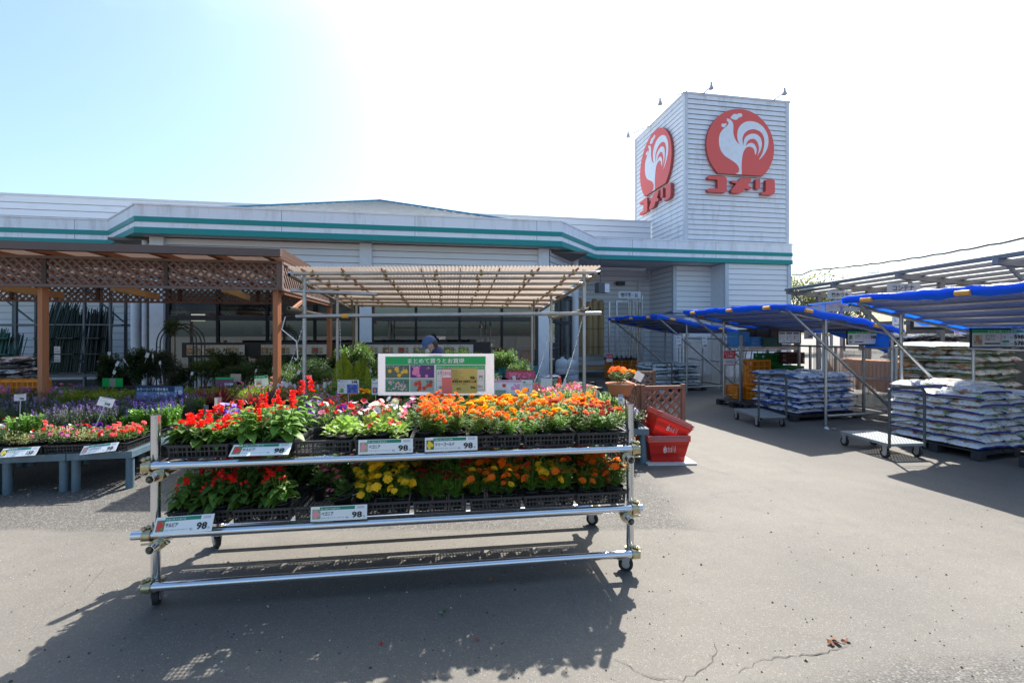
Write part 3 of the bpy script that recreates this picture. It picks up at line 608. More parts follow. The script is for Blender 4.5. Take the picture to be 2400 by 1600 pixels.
# ================================================================ PIPE CANOPY (middle)
M_pipe = mat('pipe_worn', (.42, .43, .44), .42, .75, var=.3, vs=7, stain=(.28, .2, .13), ss=5, ramp=(.6, .8))
M_pipe_rust = mat('pipe_dull', (.36, .31, .26), .6, .45, var=.3, vs=9)
M_clamp = mat('clamp_gold', (.30, .25, .17), .45, .7, var=.3, vs=30)
M_sheet = mat('corrugated_sheet', (.50, .42, .36), .45, trans=.40, var=.14, vs=3, stain=(.34, .2, .14), ss=3, ramp=(.55, .8), alpha=.93, stretch=(1, .3, 1))
def clampmesh(mb, p, d, mi=0, r=.034):
    d = Vector(d).normalized(); mb.tube(p-d*.022, p+d*.022, r, 10, mi); s_ = d.orthogonal().normalized(); u = d.cross(s_)
    mb.bar(p+s_*r*.8-d*.018, p+s_*r*.8+d*.018, .03, .035, mi); mb.tube(p+s_*r*.9-u*.03, p+s_*r*.9+u*.035, .007, 6, mi); mb.tube(p+s_*r*.9+u*.025, p+s_*r*.9+u*.04, .012, 6, mi)
FL, FR, RL, RR = W(690, 636, 6.35), W(1392, 634, 6.45), W(818, 712, 10.1), W(1268, 718, 10.3)
cn = thing('pipe_canopy', 'steel pipe canopy with rust-streaked corrugated roof over the middle flower tables', 'canopy', (FL.x, FL.y, 0))
CB = lambda mb, n, m, **k: mb.build(n, m, cn, world=True, **k)
def RP(u, v, dz=0): p = (FL.lerp(FR, u)).lerp(RL.lerp(RR, u), v); return p+Vector((0, 0, dz))
pr = .027
for u, v in ((.025, .03), (.975, .03), (.03, .55), (.965, .55), (.04, .985), (.95, .985)):
    p = RP(u, v); mb = MB(); mb.tube((p.x, p.y, 0), (p.x, p.y, p.z+.04), pr, 12); CB(mb, 'post', M_pipe)
for v in (0.0, .1, .22, .36, .52, .7, .84, 1.0):
    mb = MB(); mb.tube(RP(-.02, v, -.03), RP(1.02, v, -.03), pr, 10, hollow=True); CB(mb, 'purlin', M_pipe if v < .3 else M_pipe_rust)
    mb = MB()
    for u in (.06, .16, .3, .47, .62, .79, .93): clampmesh(mb, RP(u+.01*math.sin(v*40), v, -.035), Vector((1, 0, 0)))
    CB(mb, 'clamp', M_clamp)
for u in (0.0, .5, 1.0):
    if u == .5: continue
    mb = MB(); mb.tube(RP(u, -.06, -.09), RP(u, 1.03, -.09), pr, 12, hollow=True); CB(mb, 'side_rail', M_pipe_rust)
zb = 1.90
def GP(u, v, z): p = RP(u, v); return Vector((p.x, p.y, z))
mb = MB(); mb.tube(GP(0, .02, 1.885), GP(1.03, .02, 1.93), pr, 12, hollow=True); CB(mb, 'cross_rail', M_pipe)
mb = MB(); mb.tube(GP(-.02, .03, 2.25), GP(.27, .03, 2.2), pr, 10, hollow=True); CB(mb, 'cross_rail', M_pipe)
for u in (0, 1): mb = MB(); mb.tube(GP(u*.97, -.06, 1.98), GP(u*.97+.01, .58, 1.93), pr, 10, hollow=True); CB(mb, 'side_rail', M_pipe_rust)
for u, v, z in ((.02, .03, 1.9), (.97, .03, 1.93), (.02, .03, 2.0), (.97, .03, 2.0), (.02, .03, 2.3), (.97, .03, 2.35), (.03, .55, 1.95), (.96, .55, 1.95)):
    mb = MB(); clampmesh(mb, GP(u, v, z), (0, 0, 1), r=.038); CB(mb, 'clamp', M_clamp)
for u in (.08, .9): mb = MB(); mb.tube(GP(u, .62, 2.3), GP(u-.04*(1 if u < .5 else -1.2), .9, 1.3), .02, 8); CB(mb, 'brace', M_pipe_rust)
for u, v, u2, v2 in ((.03, .03, -.07, -.02), (.97, .03, .9, .1), (.965, .55, .9, .6), (.04, .55, .06, .5)):
    a = GP(u, v, 1.88); b = GP(u2, v2, .72); mb = MB(); n = 46
    for k in range(n):
        p = a.lerp(b, k/n)+Vector((0, 0, -.12*math.sin(math.pi*k/n))); q = a.lerp(b, (k+.75)/n)+Vector((0, 0, -.12*math.sin(math.pi*(k+.75)/n))); mb.bar(p, q, .014 if k % 2 else .005, .005 if k % 2 else .014)
    CB(mb, 'chain', M_galv)
mb = MB(); n = 170
for k in range(n):
    u0, u1 = -.01+1.02*k/n, -.01+1.02*(k+1)/n; z0 = .011*(1 if k % 2 else -1); vs = [-.045, .2, .42, .64, .86, 1.06]
    for v0, v1 in zip(vs, vs[1:]): mb.quad(RP(u0, v0, .03+z0), RP(u1, v0, .03-z0), RP(u1, v1, .022-z0), RP(u0, v1, .022+z0), 0, True)
CB(mb, 'roof_sheet', M_sheet)
mb = MB()
for k in range(8): u = .03+.13*k; mb.bar(RP(u, -.03, .008), RP(u+.012, 1.02, .008), .012, .03)
CB(mb, 'rust_lap', mat('rust_lap', (.33, .13, .07), .8))
o = MB().tube(GP(.163, .02, 1.885)-Vector((.04, 0, -.004)), GP(.163, .02, 1.885)+Vector((.05, 0, .004)), .032, 10).solo('tape_band', mat('tape_orange', (.75, .38, .05), .6), 'orange tape wound round the front cross pipe of the canopy', 'tape')
# hook hanging beside the pergola post
mb = MB(); a = GP(-.02, .03, 1.9); pts = [a+Vector((-.08, 0, -.02)), a+Vector((-.13, 0, -.2)), W(695, 800, 6.3), W(698, 838, 6.3), W(694, 844, 6.3), W(690, 838, 6.3)]; mb.path(pts, .008, 6)
mb.solo('hook', mat('hook_white', (.7, .7, .68), .4), 'long white metal hook hanging beside the front canopy post', 'hook')
# ================================================================ FLOWER RACK (foreground)
RA = math.atan2(.41, 2.97); RO = Vector((-2.152, 2.75, 0)); RL_ = 3.0; RD_ = .75
E1 = Vector((math.cos(RA), math.sin(RA), 0)); E2 = Vector((-math.sin(RA), math.cos(RA), 0))
def RK(x, y, z): return RO+E1*x+E2*y+Vector((0, 0, z))
M_chrome = mat('pipe_bright', (.66, .68, .72), .2, .95, var=.12, vs=9, stain=(.4, .42, .45), ss=14, ramp=(.6, .75), stretch=(.4, 1, 1))
M_clampb = mat('clamp_brass', (.50, .43, .27), .32, .9, var=.3, vs=40)
M_rub = mat('rubber_black', (.018, .018, .018), .7); M_rim = mat('rim_grey', (.45, .45, .46), .4, .5)
rack = thing('flower_rack', 'wheeled two-tier rack of bright steel pipes holding trays of bedding flowers', 'plant rack', RO, RA)
rp = .0255
for x, y in ((0, 0), (RL_, 0), (0, RD_), (RL_, RD_)): mb = MB(); mb.tube((x, y, .115), (x, y, 1.155), rp, 20, hollow=True); mb.build('post', M_chrome, rack)
for z, xa, xb in ((.145, -.0, RL_+.03), (.455, -.095, RL_+.06), (.862, -.03, RL_+.03)):
    for y in (-.052, RD_+.052): mb = MB(); mb.tube((xa, y, z), (xb, y, z), rp, 20, hollow=True); mb.build('rail', M_chrome, rack)
    if z > .2:
        for y in (.2, .5): mb = MB(); mb.tube((.03, y, z), (RL_-.03, y, z), rp*.9, 14); mb.build('rail', M_chrome, rack)
for z in (.405, .81):
    for x in (.055, RL_-.055): mb = MB(); mb.tube((x, -.15, z), (x, RD_+.15, z), rp, 20, hollow=True); mb.build('cross_pipe', M_chrome, rack)
for x in (.055, RL_-.055): mb = MB(); mb.tube((x, -.04, .10), (x, RD_+.04, .10), rp*.9, 14); 
for x in (0, RL_):
    sg = -1 if x == 0 else 1
    for y in (0, RD_):
        ys = -1 if y == 0 else 1
        for z, dz in ((.145, 0), (.455, -.03), (.862, -.03)):
            mb = MB(); clampmesh(mb, Vector((x, y, z+dz)), (0, 0, 1), r=.037); clampmesh(mb, Vector((x+sg*.01, y+ys*.052, z)), (1, 0, 0), r=.036)
            mb.box((x+sg*.03, y+ys*.03, z-.012), (.045, .05, .05)); mb.tube((x+sg*.03, y+ys*.06, z+.02), (x+sg*.03, y+ys*.06, z+.052), .008, 6); mb.tube((x+sg*.03, y+ys*.06, z+.035), (x+sg*.03, y+ys*.06, z+.046), .015, 6)
            mb.build('clamp', M_clampb, rack)
        for z in (.405, .81):
            mb = MB(); q = Vector((x-sg*.055, y+ys*.06, z)); clampmesh(mb, q, (0, 1, 0), r=.036); mb.bar(q+Vector((0, ys*.02, 0)), Vector((x, y, z)), .05, .035); mb.tube(q+Vector((sg*.02, 0, .0)), q+Vector((sg*.11, -ys*.02, -.01)), .006, 6); mb.build('clamp', M_clampb, rack)
        cs_ = MB(); cs_.box((x, y, .112), (.075, .075, .006)); cs_.tube((x, y, .098), (x, y, .112), .022, 12)
        an = {(0, 0): .25, (1, 0): 1.2, (0, 1): .75, (1, 1): .9}[(int(x > 1), int(y > .1))]; d = Vector((math.cos(an), math.sin(an), 0)); nn = Vector((-d.y, d.x, 0)); c = Vector((x, y, .05))+nn*.03
        for e in (-1, 1): cs_.add([c+d*e*.028+Vector((0, 0, .05))-nn*.03, c+d*e*.028+Vector((0, 0, .05))+nn*.03, c+d*e*.028-nn*.015+Vector((0, 0, -.012)), c+d*e*.028+nn*.015+Vector((0, 0, -.012))], [(0, 1, 3, 2)])
        cs_.box((c.x-nn.x*.0, c.y, .1), (.06, .06, .006)); cs_.box((c.x+nn.x*.05, c.y+nn.y*.05, .085), (.03, .05, .012)); ca = cs_.build('caster', M_rim, rack)
        mb = MB(); mb.tube(c-d*.015, c+d*.015, .05, 20, 0); mb.tube(c-d*.019, c+d*.019, .027, 14, 1); mb.build('wheel', [M_rub, M_rim], ca)
# ================================================================ PLANT TRAYS
M_tray = mat('tray_black', (.03, .03, .033), .5, spec=.5, var=.25, vs=12)
def tray_mesh(mb, w, d, h):
    ti = .012
    for z, t in ((h-.008, .016), (.006, .012), (h*.52, .008)):
        e = ti*(1-z/h)
        for y in (e, d-e): mb.box((w/2, y, z), (w-2*e, .005, t))
        for x in (e, w-e): mb.box((x, d/2, z), (.005, d-2*e, t))
    for y in (0, d): mb.box((w/2, y+(-.005 if y == 0 else .005), h), (w+.02, .012, .005))
    for x in (0, w): mb.box((x+(-.005 if x == 0 else .005), d/2, h), (.012, d, .005))
    n = 13
    for k in range(n+1):
        x = ti+(w-2*ti)*k/n; wd = .012 if k in (0, n, 4, 9) else .0055
        for y0, y1 in ((ti, 0), (d-ti, d)): mb.bar((x, y0, 0), (x, y1, h), wd, .004, up=Vector((0, 1, 0)))
        y = ti+(d-2*ti)*k/n
        for x0, x1 in ((ti, 0), (w-ti, w)): mb.bar((x0, y, 0), (x1, y, h), .004, wd, up=Vector((0, 1, 0)))
    for k in range(15): mb.box((ti+(w-2*ti)*k/14, d/2, .003), (.006, d-2*ti, .004))
    for k in range(17): mb.box((w/2, ti+(d-2*ti)*k/16, .0035), (w-2*ti, .006, .004))
    return mb
TW, TD, TH = .345, .40, .085
tray0 = tray_mesh(MB(), TW, TD, TH).solo('plant_tray', M_tray, 'x', 'plant tray', loc=(0, 0, 0))
# ================================================================ PLANT PROTOTYPES
L_mg = leafmat('leaf_marigold', (.17, .31, .045), tr=.52); L_sv = leafmat('leaf_salvia', (.15, .28, .05), tr=.5); L_bg = leafmat('leaf_begonia', (.26, .40, .07), .25)
L_dk = leafmat('leaf_dark', (.055, .105, .035)); L_gr = leafmat('leaf_grey', (.10, .14, .085)); L_md = leafmat('leaf_mid', (.11, .20, .045)); L_li = leafmat('leaf_lime', (.26, .34, .03), .3)
L_vr = leafmat('leaf_variegated', (.36, .38, .16), .3); L_rd = leafmat('leaf_burgundy', (.20, .05, .045), .4, .3); L_br = leafmat('leaf_bright', (.14, .30, .04))
PT = {k: leafmat('petal_'+k, c, .12, .38, .6) for k, c in dict(orange=(.92, .22, .008), amber=(.95, .38, .01), yellow=(.93, .60, .02), rust=(.55, .06, .012), darkred=(.38, .02, .012), scarlet=(.85, .025, .015),
      crimson=(.62, .015, .03), purple=(.12, .02, .30), violet=(.42, .26, .75), pink=(.85, .22, .40), coral=(.88, .17, .17), white=(.82, .82, .78), cream=(.84, .8, .5), magenta=(.65, .07, .38), blue=(.09, .08, .38), mauve=(.36, .25, .52), lilac=(.6, .3, .7)).items()}
M_pot = mat('pot_black', (.018, .018, .02), .45, var=.2); M_soil = mat('soil', (.035, .022, .014), .95); M_terra = mat('terracotta', (.50, .17, .08), .75, var=.15); M_potw = mat('pot_white', (.6, .62, .65), .5); M_tag = flat('tag_white', (.75, .77, .8), tr=.3)
def leaf(mb, p, d, L, W_, mi=0, droop=.3, up=None):
    d = Vector(d).normalized(); up = Vector((0, 0, 1)) if up is None else up
    s = d.cross(up)
    if s.length < .05: s = Vector((1, 0, 0)).cross(d)
    s.normalize(); n = s.cross(d); mid = p+d*L*.5+n*L*.02; tip = p+d*L-Vector((0, 0, droop*L)); 
    mb.add([p, mid+s*W_*.5+n*W_*.18, tip, mid-s*W_*.5+n*W_*.18, mid-n*0], [(0, 1, 4), (1, 2, 4), (2, 3, 4), (3, 0, 4)], mi)
def leaf2(mb, p, d, L, W_, mi=0):
    d = Vector(d).normalized(); s = d.cross(Vector((0, 0, 1)))
    if s.length < .05: s = Vector((1, 0, 0)).cross(d)
    s.normalize(); mb.add([p, p+d*L*.5+s*W_*.5, p+d*L, p+d*L*.5-s*W_*.5], [(0, 1, 2, 3)], mi)
def broad(mb, p, d, L, W_, mi=0, droop=.35):
    d = Vector(d).normalized(); s = d.cross(Vector((0, 0, 1)))
    if s.length < .05: s = Vector((1, 0, 0))
    s.normalize(); n = s.cross(d); c = [p, p+d*L*.32-Vector((0, 0, droop*L*.05)), p+d*L*.7-Vector((0, 0, droop*L*.35)), p+d*L-Vector((0, 0, droop*L*.9))]
    w1, w2 = W_*.5, W_*.36; vs = [c[0], c[1]+s*w1+n*w1*.35, c[1], c[1]-s*w1+n*w1*.35, c[2]+s*w2+n*w2*.3, c[2], c[2]-s*w2+n*w2*.3, c[3]]
    mb.add(vs, [(0, 1, 2), (0, 2, 3), (1, 4, 5, 2), (2, 5, 6, 3), (4, 7, 5), (5, 7, 6)], mi, True)
def rdir(rg, lo=-.2, hi=1): a = rg.uniform(0, 6.283); z = rg.uniform(lo, hi); r = math.sqrt(max(0, 1-z*z)); return Vector((r*math.cos(a), r*math.sin(a), z))
def pompom(mb, p, nrm, r, rg, mi=0):
    nrm = Vector(nrm).normalized(); x = nrm.orthogonal().normalized(); y = nrm.cross(x)
    for ring, (n, rr, h) in enumerate(((9, 1, 0), (8, .78, .28), (6, .5, .48), (4, .26, .55))):
        o = rg.uniform(0, 6)
        for k in range(n):
            a = o+6.283*k/n; u = x*math.cos(a)+y*math.sin(a); v = nrm.cross(u); R_ = r*rr*rg.uniform(.88, 1.1); b = p+nrm*h*r*.8
            mb.add([b, b+u*R_*.7+v*R_*.36+nrm*r*.12, b+u*R_-nrm*r*rg.uniform(-.1, .15), b+u*R_*.7-v*R_*.36+nrm*r*.12], [(0, 1, 2, 3)], mi)
def trumpet(mb, p, nrm, r, rg, mi=0, mi2=None):
    nrm = Vector(nrm).normalized(); x = nrm.orthogonal().normalized(); y = nrm.cross(x); n = 10; o = rg.uniform(0, 6); c = p-nrm*r*.55
    rim = [p+(x*math.cos(o+6.283*k/n)+y*math.sin(o+6.283*k/n))*r*(1 if k % 2 else .84)+nrm*r*rg.uniform(-.1, .12) for k in range(n)]
    md = [p-nrm*r*.12+(x*math.cos(o+6.283*k/n)+y*math.sin(o+6.283*k/n))*r*.5 for k in range(n)]
    mb.add(rim+md, [(k, (k+1) % n, n+(k+1) % n, n+k) for k in range(n)], mi, True)
    mb.add(md+[c], [(k, (k+1) % n, n) for k in range(n)], mi if mi2 is None else mi2, True)
def simple5(mb, p, nrm, r, rg, mi=0):
    nrm = Vector(nrm).normalized(); x = nrm.orthogonal().normalized(); y = nrm.cross(x); o = rg.uniform(0, 6)
    for k in range(5):
        a = o+6.283*k/5; u = x*math.cos(a)+y*math.sin(a); v = nrm.cross(u); mb.add([p, p+u*r*.65+v*r*.45, p+u*r*1.05+nrm*r*.1, p+u*r*.65-v*r*.45], [(0, 1, 2, 3)], mi)
def pot(parent, r=.046, h=.085, m=None, name='pot', tagc=True, rg=random):
    mb = MB(); mb.lathe([(r*.72, 0), (r*.76, .002), (r, h-.006), (r*1.07, h-.006), (r*1.07, h), (r*.96, h), (r*.94, h-.012)], 14); mb.add([(r*.94*math.cos(6.283*k/14), r*.94*math.sin(6.283*k/14), h-.012) for k in range(14)], [tuple(range(14))], 1)
    return mb.build(name, [m or M_pot, M_soil], parent)
def proto(name, cat): t = thing(name, 'x', cat, (0, 0, -5)); return t
def gen_marigold(seed, cols, nf=7, H_=.15, spread=.07, fr=(.018, .026), nst=11, side=False):
    rg = random.Random(seed); t = proto('potted_marigold', 'marigold'); pot(t); f = MB(); b = MB()
    tops = []
    for s in range(nst):
        a = rg.uniform(0, 6.283); rr = spread*math.sqrt(rg.random())*1.05; h = .085+H_*rg.uniform(.55, 1)*(1-.25*(rr/spread)**2); top = Vector((rr*math.cos(a), rr*math.sin(a), h)); base = Vector((top.x*.25, top.y*.25, .08)); tops.append(top)
        for q in range(7):
            p = base.lerp(top, .2+.78*q/7); d0 = rdir(rg, -.15, .6); L = rg.uniform(.035, .06); sd = d0.cross(Vector((0, 0, 1))).normalized()
            for j in range(4):
                c = p+d0*L*(.2+.22*j); l = L*(.42-.05*j)
                leaf2(f, c, d0*.6+sd, l, .0085); leaf2(f, c, d0*.6-sd, l, .0085)
            leaf2(f, p+d0*L*.8, d0, L*.45, .009)
        f.tube(base, top, .0016, 4)
    tops.sort(key=lambda p: -p.z)
    if side: rg.shuffle(tops); tops = [Vector((p.x*1.15, p.y*1.15, p.z*rg.uniform(.72, 1.05))) for p in tops]
    for p in tops[:nf]: pompom(b, p+Vector((0, 0, .012)), Vector((p.x*2.2+rg.uniform(-.15, .15), p.y*2.2-.12+rg.uniform(-.2, .2), .35)), rg.uniform(*fr), rg, rg.randrange(len(cols)))
    f.build('foliage', L_mg, t); b.build('blossoms', [PT[c] for c in cols], t); return t
def gen_salvia(seed, H_=.2, spikes=3, spread=.075, sl=.07):
    rg = random.Random(seed); t = proto('potted_salvia', 'salvia'); pot(t); f = MB(); b = MB()
    for s in range(5):
        a = 6.283*s/5+rg.uniform(-.4, .4); rr = spread*rg.uniform(.3, 1)*.6; top = Vector((rr*math.cos(a), rr*math.sin(a), .085+H_*rg.uniform(.6, 1))); base = Vector((top.x*.3, top.y*.3, .08)); f.tube(base, top, .0025, 5, 0)
        for q in range(5):
            p = base.lerp(top, .15+.8*q/5); a2 = rg.uniform(0, 3.14)
            for e in (0, 3.14):
                d = Vector((math.cos(a2+e), math.sin(a2+e), rg.uniform(-.1, .5))); L = rg.uniform(.06, .092)*(1.1-.09*q); broad(f, p+d*.012, d, L, L*.68, 0, rg.uniform(.2, .7))
        if s < spikes:
            q = Vector((rg.uniform(-.03, .03), rg.uniform(-.03, .03), sl*rg.uniform(.7, 1.15))); n = int(sl/.011)
            for j in range(n):
                p = top+q*(j/n); w = .019*(1-.55*j/n)
                for k in range(5):
                    aa = rg.uniform(0, 6.283); d = Vector((math.cos(aa), math.sin(aa), rg.uniform(-.25, .6))); x = d.cross(Vector((0, 0, 1))).normalized()*.006; e = p+d*w
                    b.add([p-x*.5, p+x*.5, e+x*1.3+Vector((0, 0, .003)), e+d*.006, e-x*1.3], [(0, 1, 2, 3, 4)], 0)
                    b.add([p+Vector((0, 0, -.003)), p+Vector((0, 0, .004)), e+Vector((0, 0, .006)), e-Vector((0, 0, .005))], [(0, 1, 2, 3)], 0)
        elif spikes:
            for k in range(6): d = rdir(rg, -.1, .8); simple5(b, top+d*.008, d, .008, rg)
    f.build('foliage', L_sv, t)
    if spikes: b.build('blossoms', [PT['scarlet']], t)
    return t
def gen_petunia(seed, cols, nf=6, H_=.11, spread=.08, r=(.022, .03), lm=None, name='potted_petunia', cat='petunia', fl=trumpet, nl=170, potm=None):
    rg = random.Random(seed); t = proto(name, cat); pot(t, m=potm); f = MB(); b = MB()
    for k in range(nl):
        d = rdir(rg, -.05, 1); rr = rg.uniform(.35, 1); p = Vector((d.x*spread*rr, d.y*spread*rr, .08+d.z*H_*rr)); L = rg.uniform(.018, .032); leaf(f, p, d+rdir(rg)*.8, L, L*.5, 0, .2)
    for k in range(nf):
        d = rdir(rg, .35, 1); p = Vector((d.x*spread*.95, d.y*spread*.95, .085+d.z*H_*1.08)); nn = Vector((d.x, d.y-.45, d.z*.8)); ra = rg.uniform(*r)
        if fl is trumpet: trumpet(b, p, nn, ra, rg, rg.randrange(len(cols)))
        else: fl(b, p, nn, ra, rg, rg.randrange(len(cols)))
    f.build('foliage', lm or L_md, t)
    if nf: b.build('blossoms', [PT[c] for c in cols], t)
    return t
def gen_begonia(seed, cols, nf=5, lm=None, H_=.09):
    rg = random.Random(seed); t = proto('potted_begonia', 'begonia'); pot(t); f = MB(); b = MB()
    for k in range(42):
        d = rdir(rg, .05, 1); rr = rg.uniform(.4, 1); p = Vector((d.x*.055*rr, d.y*.055*rr, .08+d.z*H_*rr)); L = rg.uniform(.03, .045); broad(f, p, d+rdir(rg)*.5, L, L*.95, 0, .15)
    for k in range(nf):
        d = rdir(rg, .4, 1)
        for j in range(4): simple5(b, Vector((d.x*.06, d.y*.06, .09+d.z*H_*1.05))+rdir(rg)*.01, d+rdir(rg)*.5, .011, rg, rg.randrange(len(cols)))
    f.build('foliage', lm or L_bg, t)
    if nf: b.build('blossoms', [PT[c] for c in cols], t)
    return t
def gen_upright(seed, name, cat, H_=.3, spread=.09, n=26, lm=None, fc=None, fs=.08, ll=.035, lw=.008, potr=.055, poth=.1, potm=None, fl=.6):
    """many thin leafy stems, with flower spikes on some"""
    rg = random.Random(seed); t = proto(name, cat); pot(t, potr, poth, potm); f = MB(); b = MB()
    for s in range(n):
        a = rg.uniform(0, 6.283); rr = spread*math.sqrt(rg.random()); h = H_*rg.uniform(.7, 1); base = Vector((rr*.3*math.cos(a), rr*.3*math.sin(a), poth-.01)); top = Vector((rr*math.cos(a), rr*math.sin(a), poth+h))
        f.tube(base, top, .0014, 4); m_ = int(h/.018)
        for q in range(m_):
            p = base.lerp(top, (q+.5)/m_)
            for e in range(2): d = rdir(rg, .1, .8); leaf2(f, p, d, ll*rg.uniform(.7, 1.1), lw)
        if fc and rg.random() < fl:
            k2 = int(fs/.008)
            for j in range(k2):
                p = top+Vector((0, 0, fs*j/k2))
                for k in range(3): d = rdir(rg, -.2, .7); x = d.cross(Vector((0, 0, 1))).normalized()*.004; b.add([p-x, p+x, p+d*.011+x, p+d*.011-x], [(0, 1, 2, 3)], rg.randrange(len(fc)))
    f.build('foliage', lm or L_md, t)
    if fc: b.build('blossoms', [PT[c] for c in fc], t)
    return t
def gen_spiky(seed, H_=.4, lm=None, name='potted_cordyline', cat='cordyline', n=110, potm=None):
    rg = random.Random(seed); t = proto(name, cat); pot(t, .06, .12, potm); f = MB()
    for k in range(n):
        d = rdir(rg, .35, 1); L = H_*rg.uniform(.7, 1); w_ = .011; s = d.cross(Vector((0, 0, 1))).normalized()*w_; p0 = Vector((0, 0, .11)); p1 = p0+d*L*.55; p2 = p0+d*L-Vector((0, 0, .12*L*(1-d.z)*2)); f.add([p0-s, p0+s, p1+s, p1-s, p2], [(0, 1, 2, 3), (3, 2, 4)])
    f.build('foliage', lm or L_rd, t); return t
def gen_shrub(seed, name='potted_shrub', cat='shrub', H_=.5, rad=.25, lm=None, n=900, ls=.035, potr=.1, poth=.18, potm=None, cone=0, trunk=0.0, fc=None, clumps=9):
    rg = random.Random(seed); t = proto(name, cat); pot(t, potr, poth, potm); f = MB(); b = MB(); z0 = poth+trunk
    cl = []
    for k in range(clumps):
        d = rdir(rg, -.6, 1); q = rg.uniform(.3, .85); cz_ = z0+H_*.5+d.z*H_*.42*q; tap = 1-cone*(cz_-z0)/H_; cl.append((Vector((d.x*rad*q*tap, d.y*rad*q*tap, cz_)), rad*rg.uniform(.3, .55)*max(.35, tap)))
    for c, r_ in cl:
        f.tube((0, 0, z0), c, .004, 4, 1)
        for k in range(n//clumps):
            d = rdir(rg, -1, 1); p = c+d*r_*rg.uniform(.3, 1.1)*Vector((1, 1, 1)).length/1.73; p.z = max(p.z, poth); leaf(f, p, d+rdir(rg, -.3, 1)*.7, ls*rg.uniform(.7, 1.3), ls*.42, 0, .15)
        if fc:
            for k in range(fc[1]): d = rdir(rg, .1, 1); simple5(b, c+d*r_, d, .014, rg, 0)
    if trunk: f.tube((0, 0, poth-.02), (0, 0, z0+.1), .012, 7, 1)
    f.build('foliage', [lm or L_dk, mat('bark', (.12, .085, .06), .9)], t)
    if fc: b.build('blossoms', [PT[fc[0]]], t)
    return t
def gen_cypress(seed, H_=.55):
    rg = random.Random(seed); t = proto('potted_cypress', 'cypress'); pot(t, .07, .13); f = MB()
    for k in range(620):
        z = rg.random()**.9; r_ = .115*(1-z)**.7+.01; a = rg.uniform(0, 6.283); q = r_*rg.uniform(.5, 1.05); p = Vector((q*math.cos(a), q*math.sin(a), .14+z*H_*.93)); d = Vector((math.cos(a)*.4, math.sin(a)*.4, 1.1)); leaf2(f, p, d+rdir(rg)*.25, .055, .008)
    f.build('foliage', L_li, t); return t
P_ = {}
P_['mg_or'] = [gen_marigold(i, ['orange', 'orange', 'amber']) for i in (1, 2)]
P_['mg_mix'] = [gen_marigold(i, ['orange', 'yellow', 'rust'], 7) for i in (3, 4)]
P_['mg_ye'] = [gen_marigold(i, ['amber', 'yellow', 'amber', 'yellow'], 8) for i in (5, 6)]
P_['mg_red'] = [gen_marigold(i, ['rust', 'darkred', 'orange'], 5, .15) for i in (7, 8)]
P_['mg_dk'] = [gen_marigold(i, ['darkred'], 3, .18) for i in (9, 10)]
P_['mg_gold'] = [gen_marigold(i, ['yellow'], 7, .14) for i in (11, 12)]
for key, cols, nf in (('mg_lgold', ['yellow'], 9), ('mg_ldk', ['darkred'], 5), ('mg_lmix', ['orange', 'rust', 'orange', 'yellow'], 8), ('mg_lor', ['orange', 'orange', 'rust'], 9)):
    P_[key] = [gen_marigold(ord(key[4])*7+i, cols, nf, .20, .075, (.023, .033), 16, True) for i in range(3)]
P_['sv'] = [gen_salvia(i, .10, k, .09, .055) for i, k in ((21, 2), (22, 1), (29, 2))]; P_['sv_tall'] = [gen_salvia(i, .22, k, .10, .085) for i, k in ((23, 2), (24, 1), (27, 1), (30, 1))]; P_['sv_few'] = [gen_salvia(i, .17, k, .085, .055) for i, k in ((25, 1), (26, 0), (28, 1))]
P_['pt_pu'] = [gen_petunia(i, ['purple', 'purple', 'violet'], 6) for i in (31, 32)]; P_['pt_mix'] = [gen_petunia(i, ['crimson', 'purple', 'white', 'scarlet'], 6) for i in (33, 34)]
P_['pt_pk'] = [gen_petunia(i, ['coral', 'pink', 'crimson', 'cream', 'violet', 'white'], 7) for i in (35, 36)]; P_['pt_vi'] = [gen_petunia(i, ['violet', 'white', 'cream', 'pink'], 7) for i in (37, 38)]
P_['bg'] = [gen_begonia(i, ['crimson'], 0) for i in (41, 42)]; P_['bg_red'] = [gen_begonia(i, ['crimson', 'scarlet'], 3) for i in (43, 44)]; P_['bg_dk'] = [gen_begonia(i, ['pink', 'coral'], 3, L_md) for i in (45, 46)]
DESC = dict(mg_or=('orange', 'marigold'), mg_mix=('orange and yellow', 'marigold'), mg_ye=('amber and yellow', 'marigold'), mg_red=('rust-red and orange', 'marigold'), mg_dk=('dark red', 'marigold'), mg_gold=('golden yellow', 'marigold'), mg_lgold=('golden yellow', 'marigold'), mg_ldk=('dark red', 'marigold'), mg_lmix=('orange and rust', 'marigold'), mg_lor=('bright orange', 'marigold'),
            sv=('scarlet', 'salvia'), sv_tall=('tall scarlet', 'salvia'), sv_few=('leafy scarlet', 'salvia'), pt_pu=('purple', 'petunia'), pt_mix=('mixed dark', 'petunia'), pt_pk=('pink and cream', 'petunia'), pt_vi=('pale violet', 'petunia'),
            bg=('pale green', 'begonia'), bg_red=('red flowered', 'begonia'), bg_dk=('dark-leaved pink', 'begonia'))
ORD = ['first', 'second', 'third', 'fourth', 'fifth', 'sixth', 'seventh', 'eighth']
